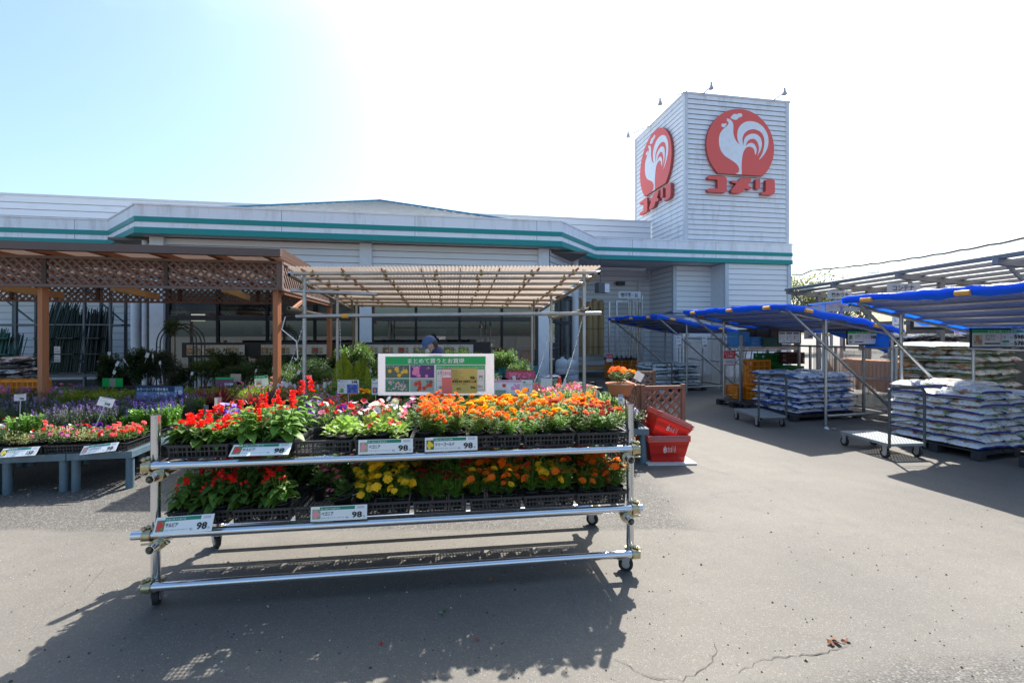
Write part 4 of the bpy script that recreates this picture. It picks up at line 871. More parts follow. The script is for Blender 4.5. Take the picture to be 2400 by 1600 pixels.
# ---------------------------------------------------------------- filling the rack
UPF = ['sv', 'sv_tall', 'bg', 'bg_red', 'mg_mix', 'mg_or', 'mg_red', 'mg_red']; UPB = ['sv', 'pt_pu', 'pt_mix', 'pt_pk', 'mg_or', 'mg_ye', 'mg_ye', 'mg_or']
UPM = ['pt_vi']
LOF = ['sv_few', 'sv_few', 'bg_dk', 'mg_lgold', 'mg_ldk', 'mg_lmix', 'mg_lor', 'mg_lor']; LOB = ['sv_few', 'sv_few', 'bg_dk', 'mg_lgold', 'mg_ldk', 'mg_lmix', 'mg_lor', 'mg_lor']
rg = random.Random(11)
for (zs, rows, sh) in ((.889, (UPF, UPB), 'upper'), (.482, (LOF, LOB), 'lower')):
    for r, row in enumerate(rows):
        for i, kd in enumerate(row):
            x0 = .075+i*.3625; y0 = -.03+r*.425
            rn = 'front' if r == 0 else 'rear'
            yaw = rg.uniform(-.02, .02)
            o = place(tray0, RK(x0, y0+rg.uniform(-.01, .01), zs), RA+yaw, f'black slatted tray {ORD[i]} from the left in the {rn} row of the {sh} shelf', 'trays on the flower rack')
            for a in range(3):
                for b in range(3):
                    k2 = kd
                    if sh == 'upper' and r == 0 and i == 2 and (a == 0 or (a == 1 and b < 1)): continue
                    if sh == 'lower' and r == 0 and i == 2 and (a, b) not in ((2, 0), (1, 2), (0, 2)): continue
                    if sh == 'lower' and r == 0 and i == 1 and a == 2 and b != 0: continue
                    if i == 3 and r == 1 and sh == 'upper' and a == 2: k2 = 'pt_vi'
                    if i == 0 and r == 1 and sh == 'upper' and (a+b) % 2: k2 = 'pt_pu'
                    if i == 2 and r == 1 and sh == 'upper' and (a+b) % 3 == 0: k2 = 'pt_vi'
                    if i == 3 and r == 0 and sh == 'upper' and a == 2 and b > 0: k2 = 'bg_dk'
                    if i in (5, 6, 7) and sh == 'upper' and rg.random() < .25: k2 = rg.choice(['mg_or', 'mg_ye'])
                    if i == 6 and sh == 'lower' and r == 0 and a == 1: k2 = 'mg_lgold'
                    pr_ = rg.choice(P_[k2]); x = x0+.06+a*.112+rg.uniform(-.006, .006); y = y0+.065+b*.13+rg.uniform(-.01, .01)
                    cl, sp = DESC[k2]
                    lab = f'{cl} {sp}, {("front", "middle", "back")[b]} {("left", "centre", "right")[a]}, {ORD[i]} {rn} tray, {sh} shelf'
                    place(pr_, RK(x, y, zs+.009), rg.uniform(0, 6.28), lab, f'{sp} pots on the {sh} shelf', rg.uniform(.82, 1.22)*(1.05 if sh == 'lower' else 1), (rg.uniform(-.12, .12), rg.uniform(-.12, .12)))
# price cards clipped to the tray fronts
def price_card(x, y, z, name, price, note, pic, lab, tilt=0.0, yaw=0.0, wd=.335, ht=.088, roll=0.0, loc=None):
    items = [('r', .16, .74, .62, .22, DG), ('t', .18, .78, .34, .12, WH, note), ('r', .82, .76, .13, .16, (.55, .55, .55)), ('p', .03, .16, .14, .66, pic[0], 9, pic[1], .22),
             ('u', .19, .38, .055*len(name)*.95, .26, BK, name, .02), ('u', .19, .18, .4, .07, DG, '丈夫で育てやすい花です'), ('u', .62, .14, .05, .12, BK, '税込'), ('u', .73, .14, .18, .42, BK, price, .03), ('u', .93, .14, .03, .12, BK, '円')]
    p = plate('price_card', lab, 'price card', loc or RK(x, y, z), (tilt, roll, RA+yaw), wd, ht, items, .003, sd=.0009)
    return p
OY = ((.85, .6, .05), (.06, .14, .04)); RDp = ((.7, .05, .05), (.12, .25, .08)); WP = ((.8, .3, .35), (.25, .4, .2))
price_card(.63, -.085, .945, 'サルビア', '98', '花壇の高さの揃う品', RDp, 'salvia price card reading 98 tilted back on the upper shelf', -.95, 0)
price_card(1.36, -.062, .935, 'ベゴニア', '98', '春～秋まで花壇を飾る', WP, 'begonia price card reading 98 upright on the upper shelf', -.12)
price_card(1.77, -.065, .937, 'マリーゴールド', '98', '花期が長く丈夫な品種', OY, 'marigold price card reading 98 on the upper shelf', -.10, .02)
price_card(.21, -.10, .525, 'サルビア', '98', '花壇の高さの揃う品', RDp, 'salvia price card reading 98 leaning at the left end of the lower shelf', -.45, -.1, .335, .095, -.06)
price_card(1.08, -.075, .535, 'ベゴニア', '98', '春～秋まで花壇を飾る', WP, 'begonia price card reading 98 on the lower shelf', -.10)
# big board on its stand behind the flowers
bx = W((887+1158)/2, (829+925.5)/2, 3.92); bw = 271/1067*3.92; bh = 97/1067*3.92
nb = lambda px, py: ((px-120)/1932, (1180-py)/695)
def nb4(x0, y0, x1, y1): a = nb(x0, y1); b = nb(x1, y0); return a[0], a[1], b[0]-a[0], b[1]-a[1]
Y0 = (.75, .66, .2)
its = [('r',)+nb4(242, 530, 1910, 1125)+((.74, .76, .74),), ('q',)+nb4(242, 530, 1910, 665)+(GN,), ('t',)+nb4(615, 560, 1555, 645)+(WH, 'まとめて買うとお買得', .015),
       ('p',)+nb4(246, 672, 640, 888)+((.9, .5, .06), 9, (.12, .16, .10), .2), ('p',)+nb4(656, 672, 1052, 888)+((.85, .25, .45), 7, (.13, .05, .2), .24), ('p',)+nb4(246, 904, 640, 1120)+((.75, .5, .5), 34, (.10, .26, .14), .09), ('p',)+nb4(656, 904, 1052, 1120)+((.65, .07, .03), 15, (.35, .45, .38), .17)]
for cx_, cy_, nm in ((246, 672, 'マリーゴールド'), (656, 672, 'ペチュニア'), (246, 904, 'ベゴニア'), (656, 904, 'サルビア')):
    its += [('s',)+nb4(cx_+264, cy_+25, cx_+342, cy_+80)+(WH, '98', .09), ('s',)+nb4(cx_+20, cy_+12, cx_+20+30*len(nm), cy_+42)+(BK, nm, .05)]
    its += [('t',)+nb4(cx_+264, cy_+25, cx_+342, cy_+80)+(BK, '98', .025), ('t',)+nb4(cx_+20, cy_+12, cx_+20+30*len(nm), cy_+42)+(WH, nm, .02), ('t',)+nb4(cx_+350, cy_+55, cx_+378, cy_+80)+(BK, '円')]
its += [('q',)+nb4(1088, 680, 1895, 748)+(GN,), ('t',)+nb4(1105, 696, 1870, 735)+(WH, '98円のマリーゴールドとペチュニアとベゴニアとサルビアを', .0), ('q',)+nb4(1088, 748, 1094, 1095)+(GN,), ('q',)+nb4(1889, 748, 1895, 1095)+(GN,), ('q',)+nb4(1088, 1089, 1895, 1095)+(GN,), ('q',)+nb4(1094, 932, 1889, 936)+(GN,),
        ('t',)+nb4(1110, 780, 1178, 835)+(BK, 'より'), ('t',)+nb4(1800, 850, 1856, 905)+(BK, '円', .01), ('t',)+nb4(1115, 1025, 1180, 1070)+(BK, '1個'), ('t',)+nb4(1765, 1015, 1856, 1065)+(BK, '円!!')]
board = plate('offer_board', 'wide white offer board with green banner and four flower pictures', 'sign board', bx, (0, 0, R(1.5)), bw, bh, its, .006, (.82, .80, .82), .45, sd=.0012)
sp_ = MB(); sp_.box((0, .012, -.175), (.105, .008, bh+.34)); sp_.box((0, .02, -.36), (.2, .12, .012)); sp_.build('stand', mat('stand_grey', (.45, .47, .52), .5), board)
yn = lambda px, py: ((px-1183)/586, (1150-py)/420)
def yn4(x0, y0, x1, y1): a = yn(x0, y1); b = yn(x1, y0); return a[0], a[1], b[0]-a[0], b[1]-a[1]
yi = [('r', 0, 0, .285, 1, (.8, .2, .17)), ('q',)+yn4(1190, 750, 1335, 880)+(WH,), ('t',)+yn4(1198, 775, 1328, 845)+((.75, .15, .15), '広告の品', .02), ('q',)+yn4(1358, 930, 1752, 970)+(BK,), ('t',)+yn4(1380, 937, 1735, 963)+(YE, 'まとめて買うとお買得!!', .02)]
for k, nm in enumerate(('サルビア', 'ポーチュラカ', 'ベゴニア', 'ペチュニア', 'マリーゴールド', '<各種>')): yi.append(('t',)+yn4(1358, 757+29*k, 1358+26*len(nm), 779+29*k)+(BK, nm))
yi += [('t',)+yn4(1648, 865, 1728, 915)+(BK, '98', .03), ('t',)+yn4(1733, 890, 1752, 912)+(BK, '円'), ('t',)+yn4(1358, 985, 1490, 1005)+(BK, 'よりどり5点で'), ('t',)+yn4(1520, 985, 1615, 1005)+(BK, '1点当たり'), ('t',)+yn4(1422, 1055, 1495, 1090)+(BK, '470', .02), ('t',)+yn4(1660, 1030, 1728, 1075)+(BK, '94', .03), ('t',)+yn4(1733, 1052, 1752, 1074)+(BK, '円')]
c = nb((1183+1769)/2, (730+1150)/2); off = Vector(((c[0]-.5)*bw, -.0088, (c[1]-.5)*bh))
plate('offer_slip', 'yellow and red advertised-price slip stuck on the white offer board', 'price slip', bx+Matrix.Rotation(R(1.5), 3, 'Z') @ off, (0, R(-.6), R(1.5)), 586/1932*bw, 420/695*bh, yi, .002, Y0, .3, sd=.0009)
# ================================================================ BENCHES AND FLOWER BEDS
M_bench = mat('bench_blue', (.10, .155, .19), .5, var=.25, vs=6, stain=(.22, .25, .27), ss=7, ramp=(.55, .75))
def bench_proto(w=.6, d=1.2, h=.40):
    t = thing('flower_bench', 'x', 'bench', (0, 0, -5)); mb = MB()
    for y in (.0, d): mb.box((w/2, y, h-.035), (w, .012, .07))
    for x in (.006, w-.006): mb.box((x, d/2, h-.035), (.012, d-.012, .066))
    mb.build('frame', M_bench, t); mb = MB()
    for k in range(15): mb.box((w*(k+.5)/15, d/2, h-.006), (.012, d-.02, .006))
    for k in range(26): mb.box((w/2, d*(k+.5)/26, h-.010), (w-.02, .012, .005))
    mb.build('grating', M_bench, t)
    for x in (.05, w-.05):
        for y in (.05, d-.05): MB().tube((x, y, 0), (x, y, h-.07), .038, 14).build('leg', M_bench, t)
    return t
bench = bench_proto()
BA = R(10); BO = Vector((-4.02, 4.82, 0))
b1 = Vector((math.cos(BA), math.sin(BA), 0)); b2 = Vector((-math.sin(R(14)), math.cos(R(14)), 0))
nb_ = 0; WORDS = ['nearest', 'next', 'third', 'fourth', 'fifth', 'sixth', 'seventh', 'eighth', 'ninth']
def bench_row(origin, rot, n, dirn, where, sc=1.0):
    e = Vector((math.cos(rot), math.sin(rot), 0))
    for k in range(n): place(bench, origin+e*(dirn*k*.61*sc-(.6*sc if dirn < 0 else 0)), rot, f'{nth(k+1)} blue-grey bench module from {where}', 'blue-grey flower benches', sc)
bench_row(BO, BA, 6, -1, 'the left bed corner')
bench_row(BO+b2*1.28, BA, 7, -1, 'the right end of the second left row')
bench_row(Vector((-2.9, 7.0, 0)), R(4), 4, -1, 'the right end under the spiky plants')
bench_row(Vector((1.72, 5.72, 0)), R(-1), 7, -1, 'the right end behind the rack', 1.12)
bench_row(Vector((1.5, 7.15, 0)), R(-1), 7, -1, 'the right end under the canopy', 1.12)
def fillbed(origin, rot, w, d, z, grid, protos, name_where, group, sc=(.9, 1.15), seed=1, jit=.02, dens=1.0):
    rg = random.Random(seed); e = Vector((math.cos(rot), math.sin(rot), 0)); n = Vector((-e.y, e.x, 0)); nx = max(1, int(w/grid)); ny = max(1, int(d/grid))
    for i in range(nx):
        for j in range(ny):
            if rg.random() > dens: continue
            p = origin+e*((i+.5)*w/nx+rg.uniform(-jit, jit))+n*((j+.5)*d/ny+rg.uniform(-jit, jit)); p.z = z
            pr = protos(i/nx, j/ny, rg) if callable(protos) else rg.choice(protos)
            if pr is None: continue
            nm = pr['category'] if 'category' in pr else 'plant'
            place(pr, p, rg.uniform(0, 6.28), f'{pr["look"]}, {nth(i+1)} from left, {nth(j+1)} row, {name_where}', group, rg.uniform(*sc))
def look(lst, s):
    for p in lst: p['look'] = s
    return lst
ger = look([gen_petunia(60+i, ['scarlet', 'scarlet', 'white'][i % 3:i % 3+1]+['coral'], 6, .12, .09, (.024, .032), L_md, 'potted_geranium', 'geranium', pompom) for i in range(2)], 'red geranium')
wht = look([gen_petunia(63, ['white'], 5, .11, .09, (.024, .03), L_md, 'potted_geranium', 'geranium', pompom)], 'white geranium')
imp = look([gen_petunia(65+i, ['magenta', 'scarlet', 'pink', 'crimson'], 12, .12, .09, (.014, .019), L_md, 'potted_impatiens', 'impatiens', simple5) for i in range(2)], 'pink impatiens')
vrg = look([gen_petunia(68+i, ['white'], 1, .12, .09, (.012, .02), L_vr, 'potted_foliage_plant', 'foliage plant', simple5, 240) for i in range(2)], 'variegated foliage plant')
blu = look([gen_petunia(71+i, ['blue', 'purple', 'blue'], 26, .11, .09, (.010, .014), L_md, 'potted_lobelia', 'lobelia', simple5, 150) for i in range(2)], 'deep blue lobelia')
lil = look([gen_petunia(73, ['lilac', 'purple'], 5, .11, .09, (.02, .028), L_md, 'potted_petunia', 'petunia', pompom)], 'lilac petunia')
lav = look([gen_upright(80+i, 'potted_lavender', 'lavender', .2, .12, 34, L_gr, ['mauve'], .04, .022, .005, fl=.35) for i in range(2)], 'mauve lavender clump')
grn = look([gen_upright(83+i, 'potted_lavender', 'lavender', .27, .12, 34, L_gr, ['purple', 'mauve'], .05, .034, .006, fl=.18) for i in range(2)], 'tall grey-green lavender')
psl = look([gen_upright(86+i, 'potted_blue_salvia', 'blue salvia', .20, .11, 24, L_br, ['purple', 'blue'], .09, .05, .016, fl=.28) for i in range(2)], 'purple-spiked green salvia')
hdg = look([gen_upright(90+i, 'potted_hedge_plant', 'hedge plant', .13, .12, 34, L_li, None, .1, .03, .012) for i in range(2)], 'lime green low hedge plant')
grl = look([gen_upright(92+i, 'potted_green_plant', 'green plant', .2, .11, 26, L_br, None, .1, .045, .018) for i in range(2)], 'light green leafy plant')
pge = look([gen_petunia(94+i, ['pink', 'pink', 'lilac'], 9, .2, .13, (.014, .02), L_br, 'potted_pink_geranium', 'geranium', pompom, 200) for i in range(2)], 'pale-leaved pink geranium')
crd = look([gen_spiky(96+i, .42, potm=M_pot) for i in range(2)], 'dark red spiky cordyline')
sdl = look([gen_petunia(98, ['scarlet', 'pink'], 4, .13, .1, (.015, .02), L_dk, 'potted_bedding_plant', 'bedding plant', pompom, 200)], 'dark green bedding plant')
yel = look([gen_petunia(99, ['yellow', 'cream'], 8, .16, .11, (.014, .02), L_li, 'potted_yellow_plant', 'yellow plant', simple5, 200)], 'yellow-flowered plant')
cal = look([gen_petunia(100+i, ['pink', 'coral', 'cream', 'magenta'], 15, .16, .12, (.017, .023), L_br, 'potted_calibrachoa', 'calibrachoa', trumpet, 160) for i in range(2)], 'pink and cream calibrachoa')
pans = look([gen_petunia(103, ['violet', 'mauve', 'white'], 18, .13, .11, (.012, .017), L_md, 'potted_viola', 'viola', simple5, 160)], 'pale violet viola')
ztop = .40
# left bed, front row
def f_front(u, v, rg):
    # u: 0 left .. 1 right
    if u > .86: return rg.choice(imp+ger)
    if u > .74: return rg.choice(vrg+sdl+imp) if v < .5 else rg.choice(imp+lil)
    if v < .5: return rg.choice(vrg+vrg+grl+sdl) if u > .60 else rg.choice(ger+wht)
    return rg.choice(ger+ger+sdl+wht+lil)
W0 = 3.5; og = BO-b1*(W0)
fillbed(og+b2*.05, BA, W0-.08, .44, ztop+.02, .125, f_front, 'left bed front', 'bedding plants in the left bed', (.95, 1.2), 5)
# trays under the front plants of the left bed
for k in range(9): place(tray0, BO-b1*(.04+.39*(k+1))+b2*.015+Vector((0, 0, ztop)), BA, f'{nth(k+1)} black slatted tray from the right, front of the left bed', 'trays on the left bed', (1.1, 1.1, 1))
for k in range(3): place(tray0, BO-b1*.42+b2*(.48+.42*k)+Vector((0, 0, ztop)), BA, f'{nth(k+1)} black tray from the front along the left bed right edge', 'trays on the left bed', (1.1, 1, 1))
fillbed(og+b2*.52, BA, W0*.62, .3, ztop, .13, blu+blu+wht, 'left bed blue strip', 'bedding plants in the left bed', (1., 1.25), 6)
fillbed(og+b2*.52+b1*W0*.62, BA, W0*.24, .5, ztop, .16, grn, 'left bed lavender patch', 'lavenders in the left bed', (.9, 1.15), 7)
fillbed(og+b2*.62+b1*W0*.80, BA, W0*.2, .6, ztop, .15, psl, 'left bed right corner', 'blue salvias in the left bed', (.9, 1.15), 8)
fillbed(og+b2*.85, BA, W0*.62, .3, ztop, .16, yel+sdl+vrg, 'left bed mixed strip', 'bedding plants in the left bed', (1., 1.2), 9)
og2 = og+b2*1.3
fillbed(og2, BA, W0*.75, .9, ztop, .20, lav+lav+hdg+sdl, 'mauve patch behind left bed', 'lavenders behind the left bed', (.9, 1.15), 10)
fillbed(og2+b1*W0*.75, BA, W0*.25, .7, ztop, .19, psl+grn, 'purple patch behind left bed', 'blue salvias behind the left bed', (.9, 1.1), 11)
fillbed(Vector((-8.3, 6.9, 0)), R(5), 5.2, .8, .42, .2, lambda u, v, rg: rg.choice(hdg) if u > .22 else rg.choice(pge+lav), 'hedge bench', 'low plants on the hedge bench', (1.1, 1.4), 12)
# bed with the red spiky plants
for k in range(6): place(crd[k % 2], Vector((-5.15+.36*k, 6.95+.12*(k % 2), .42)), k*1.3, f'{nth(k+1)} dark red spiky cordyline from the left on the middle bench', 'dark red cordylines', .8+.1*(k % 3))
fillbed(Vector((-5.2, 7.75, 0)), R(4), 2.9, .5, .46, .2, lambda u, v, rg: rg.choice(pge), 'behind the cordylines', 'pink geraniums behind the cordylines', (1.0, 1.3), 14)
fillbed(Vector((-3.1, 6.1, 0)), R(2), .75, 1.5, .45, .16, sdl+pge, 'beside the orange post', 'bedding plants beside the orange post', (1.0, 1.2), 15)
# rows behind the rack
def f_mid(u, v, rg):
    if u < .22: return rg.choice(sdl+ger)
    if u < .30: return rg.choice(sdl+blu)
    if u < .62: return rg.choice(sdl+pans+grl)
    if u < .80: return rg.choice(sdl+pans+vrg)
    if u < .93: return rg.choice(yel+grl+yel)
    return rg.choice(pans+pans)
fillbed(Vector((-2.9, 5.8, 0)), R(-1), 4.55, 1.1, .45, .17, f_mid, 'behind the rack', 'bedding plants behind the rack', (1.0, 1.25), 16)
fillbed(Vector((-3.0, 7.25, 0)), R(-1), 4.4, 1.0, .45, .22, lambda u, v, rg: rg.choice(grl+sdl) if u < .6 else rg.choice(cal+cal+yel), 'under the canopy', 'bedding plants under the canopy', (1.1, 1.4), 17)
gm1 = look([gen_marigold(111, ['amber', 'orange'], 10, .15, .09, (.026, .034))], 'orange african marigold'); gm2 = look([gen_marigold(112, ['yellow'], 9, .14, .09, (.026, .034))], 'yellow african marigold')
for k, (px, pr) in enumerate(((822, gm1), (838, gm1), (852, gm2), (866, gm2))): q = W(px, 928, 5.95); place(pr[0], (q.x, q.y, .68), k, ['leftmost orange', 'second orange', 'left yellow', 'right yellow'][k]+' marigold pot below the small lobelia sign', 'marigolds below the lobelia sign', 1.0)
sb = MB(); sb.box(tuple(W(845, 945, 6.0))[:2]+(.56,), (.5, .24, .22)); sb.solo('display_crate', M_tray, 'black crate raising the orange and yellow marigolds', 'crate')
# lime conifers
cyp = look([gen_cypress(120+i) for i in range(2)], 'x')
for k, (px, d, s) in enumerate(((793, 7.9, 1.05), (806, 8.1, 1.2), (822, 7.9, .95), (838, 8.0, 1.0), (852, 8.1, 1.1), (862, 7.9, .85), (815, 8.4, 1.0))): q = W(px, 800, d); place(cyp[k % 2], (q.x, q.y, .45), k, f'lime green feathery conifer {ORD[k]} from the left before the shrubs', 'lime conifers under the canopy', s*1.02)
# dark shrubs
shr = look([gen_shrub(130, H_=.5, rad=.26, n=1300, ls=.06, lm=L_dk), gen_shrub(131, H_=.45, rad=.3, n=1300, ls=.06, lm=L_dk), gen_shrub(132, H_=.55, rad=.25, n=1200, ls=.065, lm=L_md), gen_shrub(133, H_=.4, rad=.28, n=1500, ls=.05, lm=L_dk)], 'x')
rg = random.Random(5); k = 0
for rw, (x0, x1, y, n, z, sc) in enumerate(((-6.5, -2.7, 9.3, 11, .35, 1.0), (-6.6, -2.8, 10.0, 11, .45, 1.15), (-2.7, .35, 9.7, 9, .3, .95), (-2.9, .3, 10.6, 9, .4, 1.1), (.4, 1.5, 10.4, 3, .1, .8), (-5.6, -3.2, 8.6, 7, .38, .75))):
    for i in range(n):
        x = x0+(x1-x0)*(i+.5)/n; k += 1
        if x > -.2 and y < 10 and rg.random() < .3: continue
        place(rg.choice(shr), (x+rg.uniform(-.05, .05), y+rg.uniform(-.12, .12), z), rg.uniform(0, 6), f'{nth(i+1)} bushy green shrub from the left in the {nth(rw+1)} shrub row before the windows', 'shrubs in front of the shop windows', sc*rg.uniform(.85, 1.15))
# staging carrying the shrubs
for nm, x0, x1, y, z in (('left', -6.9, -2.6, 9.6, .33), ('right', -2.5, 1.0, 10.1, .28)):
    mb = MB(); mb.box(((x0+x1)/2, y, z-.03), (x1-x0, 1.6, .05)); x = x0+.1
    while x < x1: mb.box((x, y-.7, (z-.055)/2), (.06, .06, z-.055)); mb.box((x, y+.7, (z-.055)/2), (.06, .06, z-.055)); x += 1.0
    mb.solo('shrub_staging', mat('staging_dark', (.05, .05, .05), .8), f'low dark staging under the shrubs on the {nm} of the canopy post', 'staging')
# big pot trees at the left
trs = [gen_shrub(140, 'potted_tree', 'potted tree', .95, .26, L_gr, 4200, .042, .13, .24, M_terra, .2, .03, clumps=18), gen_shrub(141, 'potted_tree', 'potted tree', 1.05, .24, L_dk, 4200, .048, .13, .24, M_terra, .2, .03, clumps=18), gen_shrub(142, 'potted_tree', 'potted tree', .8, .30, L_dk, 3600, .045, .13, .24, M_potw, .1, .03, clumps=16)]
for k, (px, d, z, s, i, lab) in enumerate(((255, 8.7, .15, .95, 1, 'dark leafy potted tree at the left end of the potted tree row'), (292, 9.0, .1, .9, 2, 'rounded potted tree beside the dark leafy one'), (322, 8.6, .2, 1.0, 1, 'upright potted tree in front of the white column'), (352, 8.9, .2, 1.05, 0, 'grey-green olive-like tree in a terracotta pot'), (385, 8.7, .2, 1.05, 0, 'grey-green olive-like tree right of the other, under the arch'), (415, 9.1, .1, .95, 2, 'rounded potted tree at the right end under the arch'))):
    q = W(px, 800, d); place(trs[i], (q.x, q.y, z), k*1.1, lab, 'potted trees by the pergola', s)
mb = MB(); q0 = W(240, 900, 8.8); q1 = W(430, 900, 8.9); mb.bar(q0+Vector((0, 0, -q0.z+.13)), q1+Vector((0, 0, -q1.z+.13)), .12, 1.0, up=Vector((0, 0, 1))); mb.solo('tree_staging', mat('staging_dark', (.05, .05, .05), .8), 'low dark staging under the potted trees', 'staging')
# standard tree with round crown, arch trellis
tt = gen_shrub(150, 'standard_tree', 'potted tree', .42, .24, L_dk, 800, .05, .12, .22, M_terra, 0, 1.25, clumps=8); q = W(410, 800, 9.4); place(tt, (q.x, q.y, .1), 0, 'slender standard tree with round dark crown rising in the arch', None, 1.0)
mb = MB(); c = W(414, 800, 9.5); rad = .42
for dy in (0, .25):
    pts = [Vector((c.x-rad, c.y+dy, .3))]+[Vector((c.x-rad*math.cos(a*math.pi/12), c.y+dy, 1.42+rad*math.sin(a*math.pi/12))) for a in range(13)]+[Vector((c.x+rad, c.y+dy, .3))]
    for sc in (1, .82): mb.path([Vector((c.x+(p.x-c.x)*sc, p.y, p.z if p.z < 1.43 else 1.42+(p.z-1.42)*sc)) for p in pts], .012, 6)
for z in (.7, 1.05, 1.35): 
    for e in (-1, 1): mb.tube((c.x+e*rad, c.y, z), (c.x+e*rad*.82, c.y, z), .008, 5)
for a in (3, 5, 7, 9): g_ = a*math.pi/12; mb.tube((c.x-rad*math.cos(g_), c.y, 1.42+rad*math.sin(g_)), (c.x-rad*.82*math.cos(g_), c.y, 1.42+rad*.82*math.sin(g_)), .008, 5)
mb.solo('garden_arch', M_black, 'black metal garden arch trellis among the potted trees', 'arch')
# fruit tree poster strip
def poster(px0, px1, py0, py1, D, names, lab):
    a = W(px0, py1, D); b = W(px1, py0, D+(px1-px0)/1067*D*.1); wd = (b-a).xy.length; ht = b.z-a.z; n = len(names); it = []
    cols = [(.6, .25, .12), (.45, .06, .05), (.75, .35, .25), (.5, .05, .05), (.55, .5, .2), (.85, .3, .05), (.65, .5, .1), (.3, .4, .15)]
    for i, nm in enumerate(names):
        x = (i+.04)/n; w_ = .92/n; it += [('t', x+.02/n, .78, w_*.5, .15, BK, nm), ('t', x+.62*w_, .80, w_*.3, .1, (.3, .3, .3), 'おいしい実'), ('p', x, .08, w_*.45, .62, cols[i % 8], 3, (.16, .2, .1), .34), ('p', x+.5*w_, .40, w_*.22, .3, cols[(i+3) % 8], 3, (.3, .3, .2), .2), ('p', x+.5*w_, .08, w_*.22, .28, cols[(i+5) % 8], 3, (.3, .3, .2), .2), ('r', x+.75*w_, .12, w_*.2, .5, (.62, .62, .58)), ('r', x-.02/n, .05, .015/n*1.5, .7, OR)]
    c = (a+b)/2; return plate('fruit_poster', lab, 'poster', c, (0, 0, math.atan2(b.y-a.y, b.x-a.x)), wd, ht, it, .012, (.62, .60, .56), sd=.004)
poster(438, 573, 808, 832, 11.0, ['', '柑橘', 'ナシ', 'サンゴ'][1:], 'left fruit tree poster, plain pale at its left end')
poster(612, 768, 807, 831, 11.2, ['イチジク', 'グーズ', 'ブルー', 'ブルーベリー'], 'middle fruit tree poster, behind the orange post')
poster(823, 1109, 807, 829, 11.4, ['ウメ', 'サクランボ', 'モモ', 'リンゴ', 'ナシ', '温州みかん', 'レモン', '洋ナシ'], 'long fruit tree poster behind the person in the cap')
mb = MB(); a = W(425, 817, 11.05); b = W(1150, 817, 11.9); mb.bar(a+Vector((0, .05, 0)), b+Vector((0, .05, 0)), .03, .34, up=Vector((0, 1, 0))) if False else mb.box(((a.x+b.x)/2, (a.y+b.y)/2+.03, 1.235), ((b-a).xy.length, .03, .36), rot=Matrix.Rotation(math.atan2(b.y-a.y, b.x-a.x), 3, 'Z'))
for f in (0.02, .25, .5, .75, .98): p = a.lerp(b, f); mb.box((p.x, p.y+.07, .7), (.06, .05, 1.4))
mb.solo('poster_rack', mat('rack_black', (.03, .03, .033), .6), 'long black backing rack that carries the fruit tree posters', 'rack')
# small signs standing in the flowers
def sgn(px0, py0, px1, py1, D, name, lab, items, back=(.8, .8, .8), rot=(0, 0, 0), tr=.3, group=None, stick=True, frame=None):
    a = W(px0, py1, D); b = W(px1, py0, D); wd = b.x-a.x; ht = b.z-a.z
    p = plate(name, lab, 'sign', ((a.x+b.x)/2, D, (a.z+b.z)/2), rot, wd, ht, items, .004, back, tr, group, frame, sd=.0015)
    if stick: MB().tube((0, .008, -ht/2-.25), (0, .008, ht/2*.6), .006, 6).build('stake', M_pipe, p)
    return p
sgn(791, 890, 841, 922, 5.75, 'flower_sign', 'small white lobelia sign priced 248 with a blue flower ball', [('t', .15, .80, .3, .14, (.3, .1, .3), 'ロベリア'), ('t', .66, .76, .28, .2, BK, '248', .03), ('r', .03, .9, .09, .06, BK), ('t', .03, .62, .3, .07, (.1, .1, .4), '育てやすく丈夫'), ('t', .03, .48, .38, .07, (.1, .1, .4), '満開の姿が美しい'), ('p', .45, .02, .52, .66, (.06, .07, .35), 16, (.12, .18, .4), .2), ('p', .07, .08, .22, .3, YE, 2, (.1, .25, .1), .4)])
sgn(871, 888, 889, 924, 5.6, 'flower_sign', 'white flower sign half hidden by the left end of the offer board', [('r', .1, .92, .4, .05, BK), ('t', .08, .7, .8, .08, BK, '花の苗'), ('p', .15, .1, .6, .35, OR, 2, (.06, .1, .25), .3)])
sgn(1158, 890, 1248, 925, 5.6, 'flower_sign', 'white calibrachoa sign with pink banner and pink flower ball', [('r', .0, .86, .72, .13, PK), ('t', .08, .89, .55, .07, WH, 'やさしい色で満開を楽しむ'), ('t', .76, .62, .2, .12, BK, 'カリブラコア'), ('r', .76, .8, .06, .08, BK), ('p', .33, .25, .36, .52, (.75, .3, .5), 14, (.8, .78, .8), .2), ('p', .12, .5, .1, .28, (.7, .4, .05), 1, (.8, .8, .8), .5), ('r', .22, .52, .08, .2, RD), ('p', .03, .02, .28, .3, (.3, .3, .5), 10, (.2, .3, .2), .14), ('t', .74, .22, .17, .22, (.3, .02, .08), '298', .02)])
sgn(1186, 868, 1254, 887, 7.0, 'flower_sign', 'red edged sign with massed pink flowers behind the calibrachoa sign', [('p', .02, .04, .96, .82, (.85, .2, .3), 26, (.6, .1, .2), .2)], (.6, .05, .08))
sgn(1267, 886, 1294, 906, 6.2, 'blank_sign', 'back of a plain white sign between the yellow plants', [], rot=(0, .05, .1))
sgn(1318, 888, 1328, 908, 6.0, 'blank_sign', 'thin white label leaning beside the traffic cone', [], rot=(0, .35, .9))
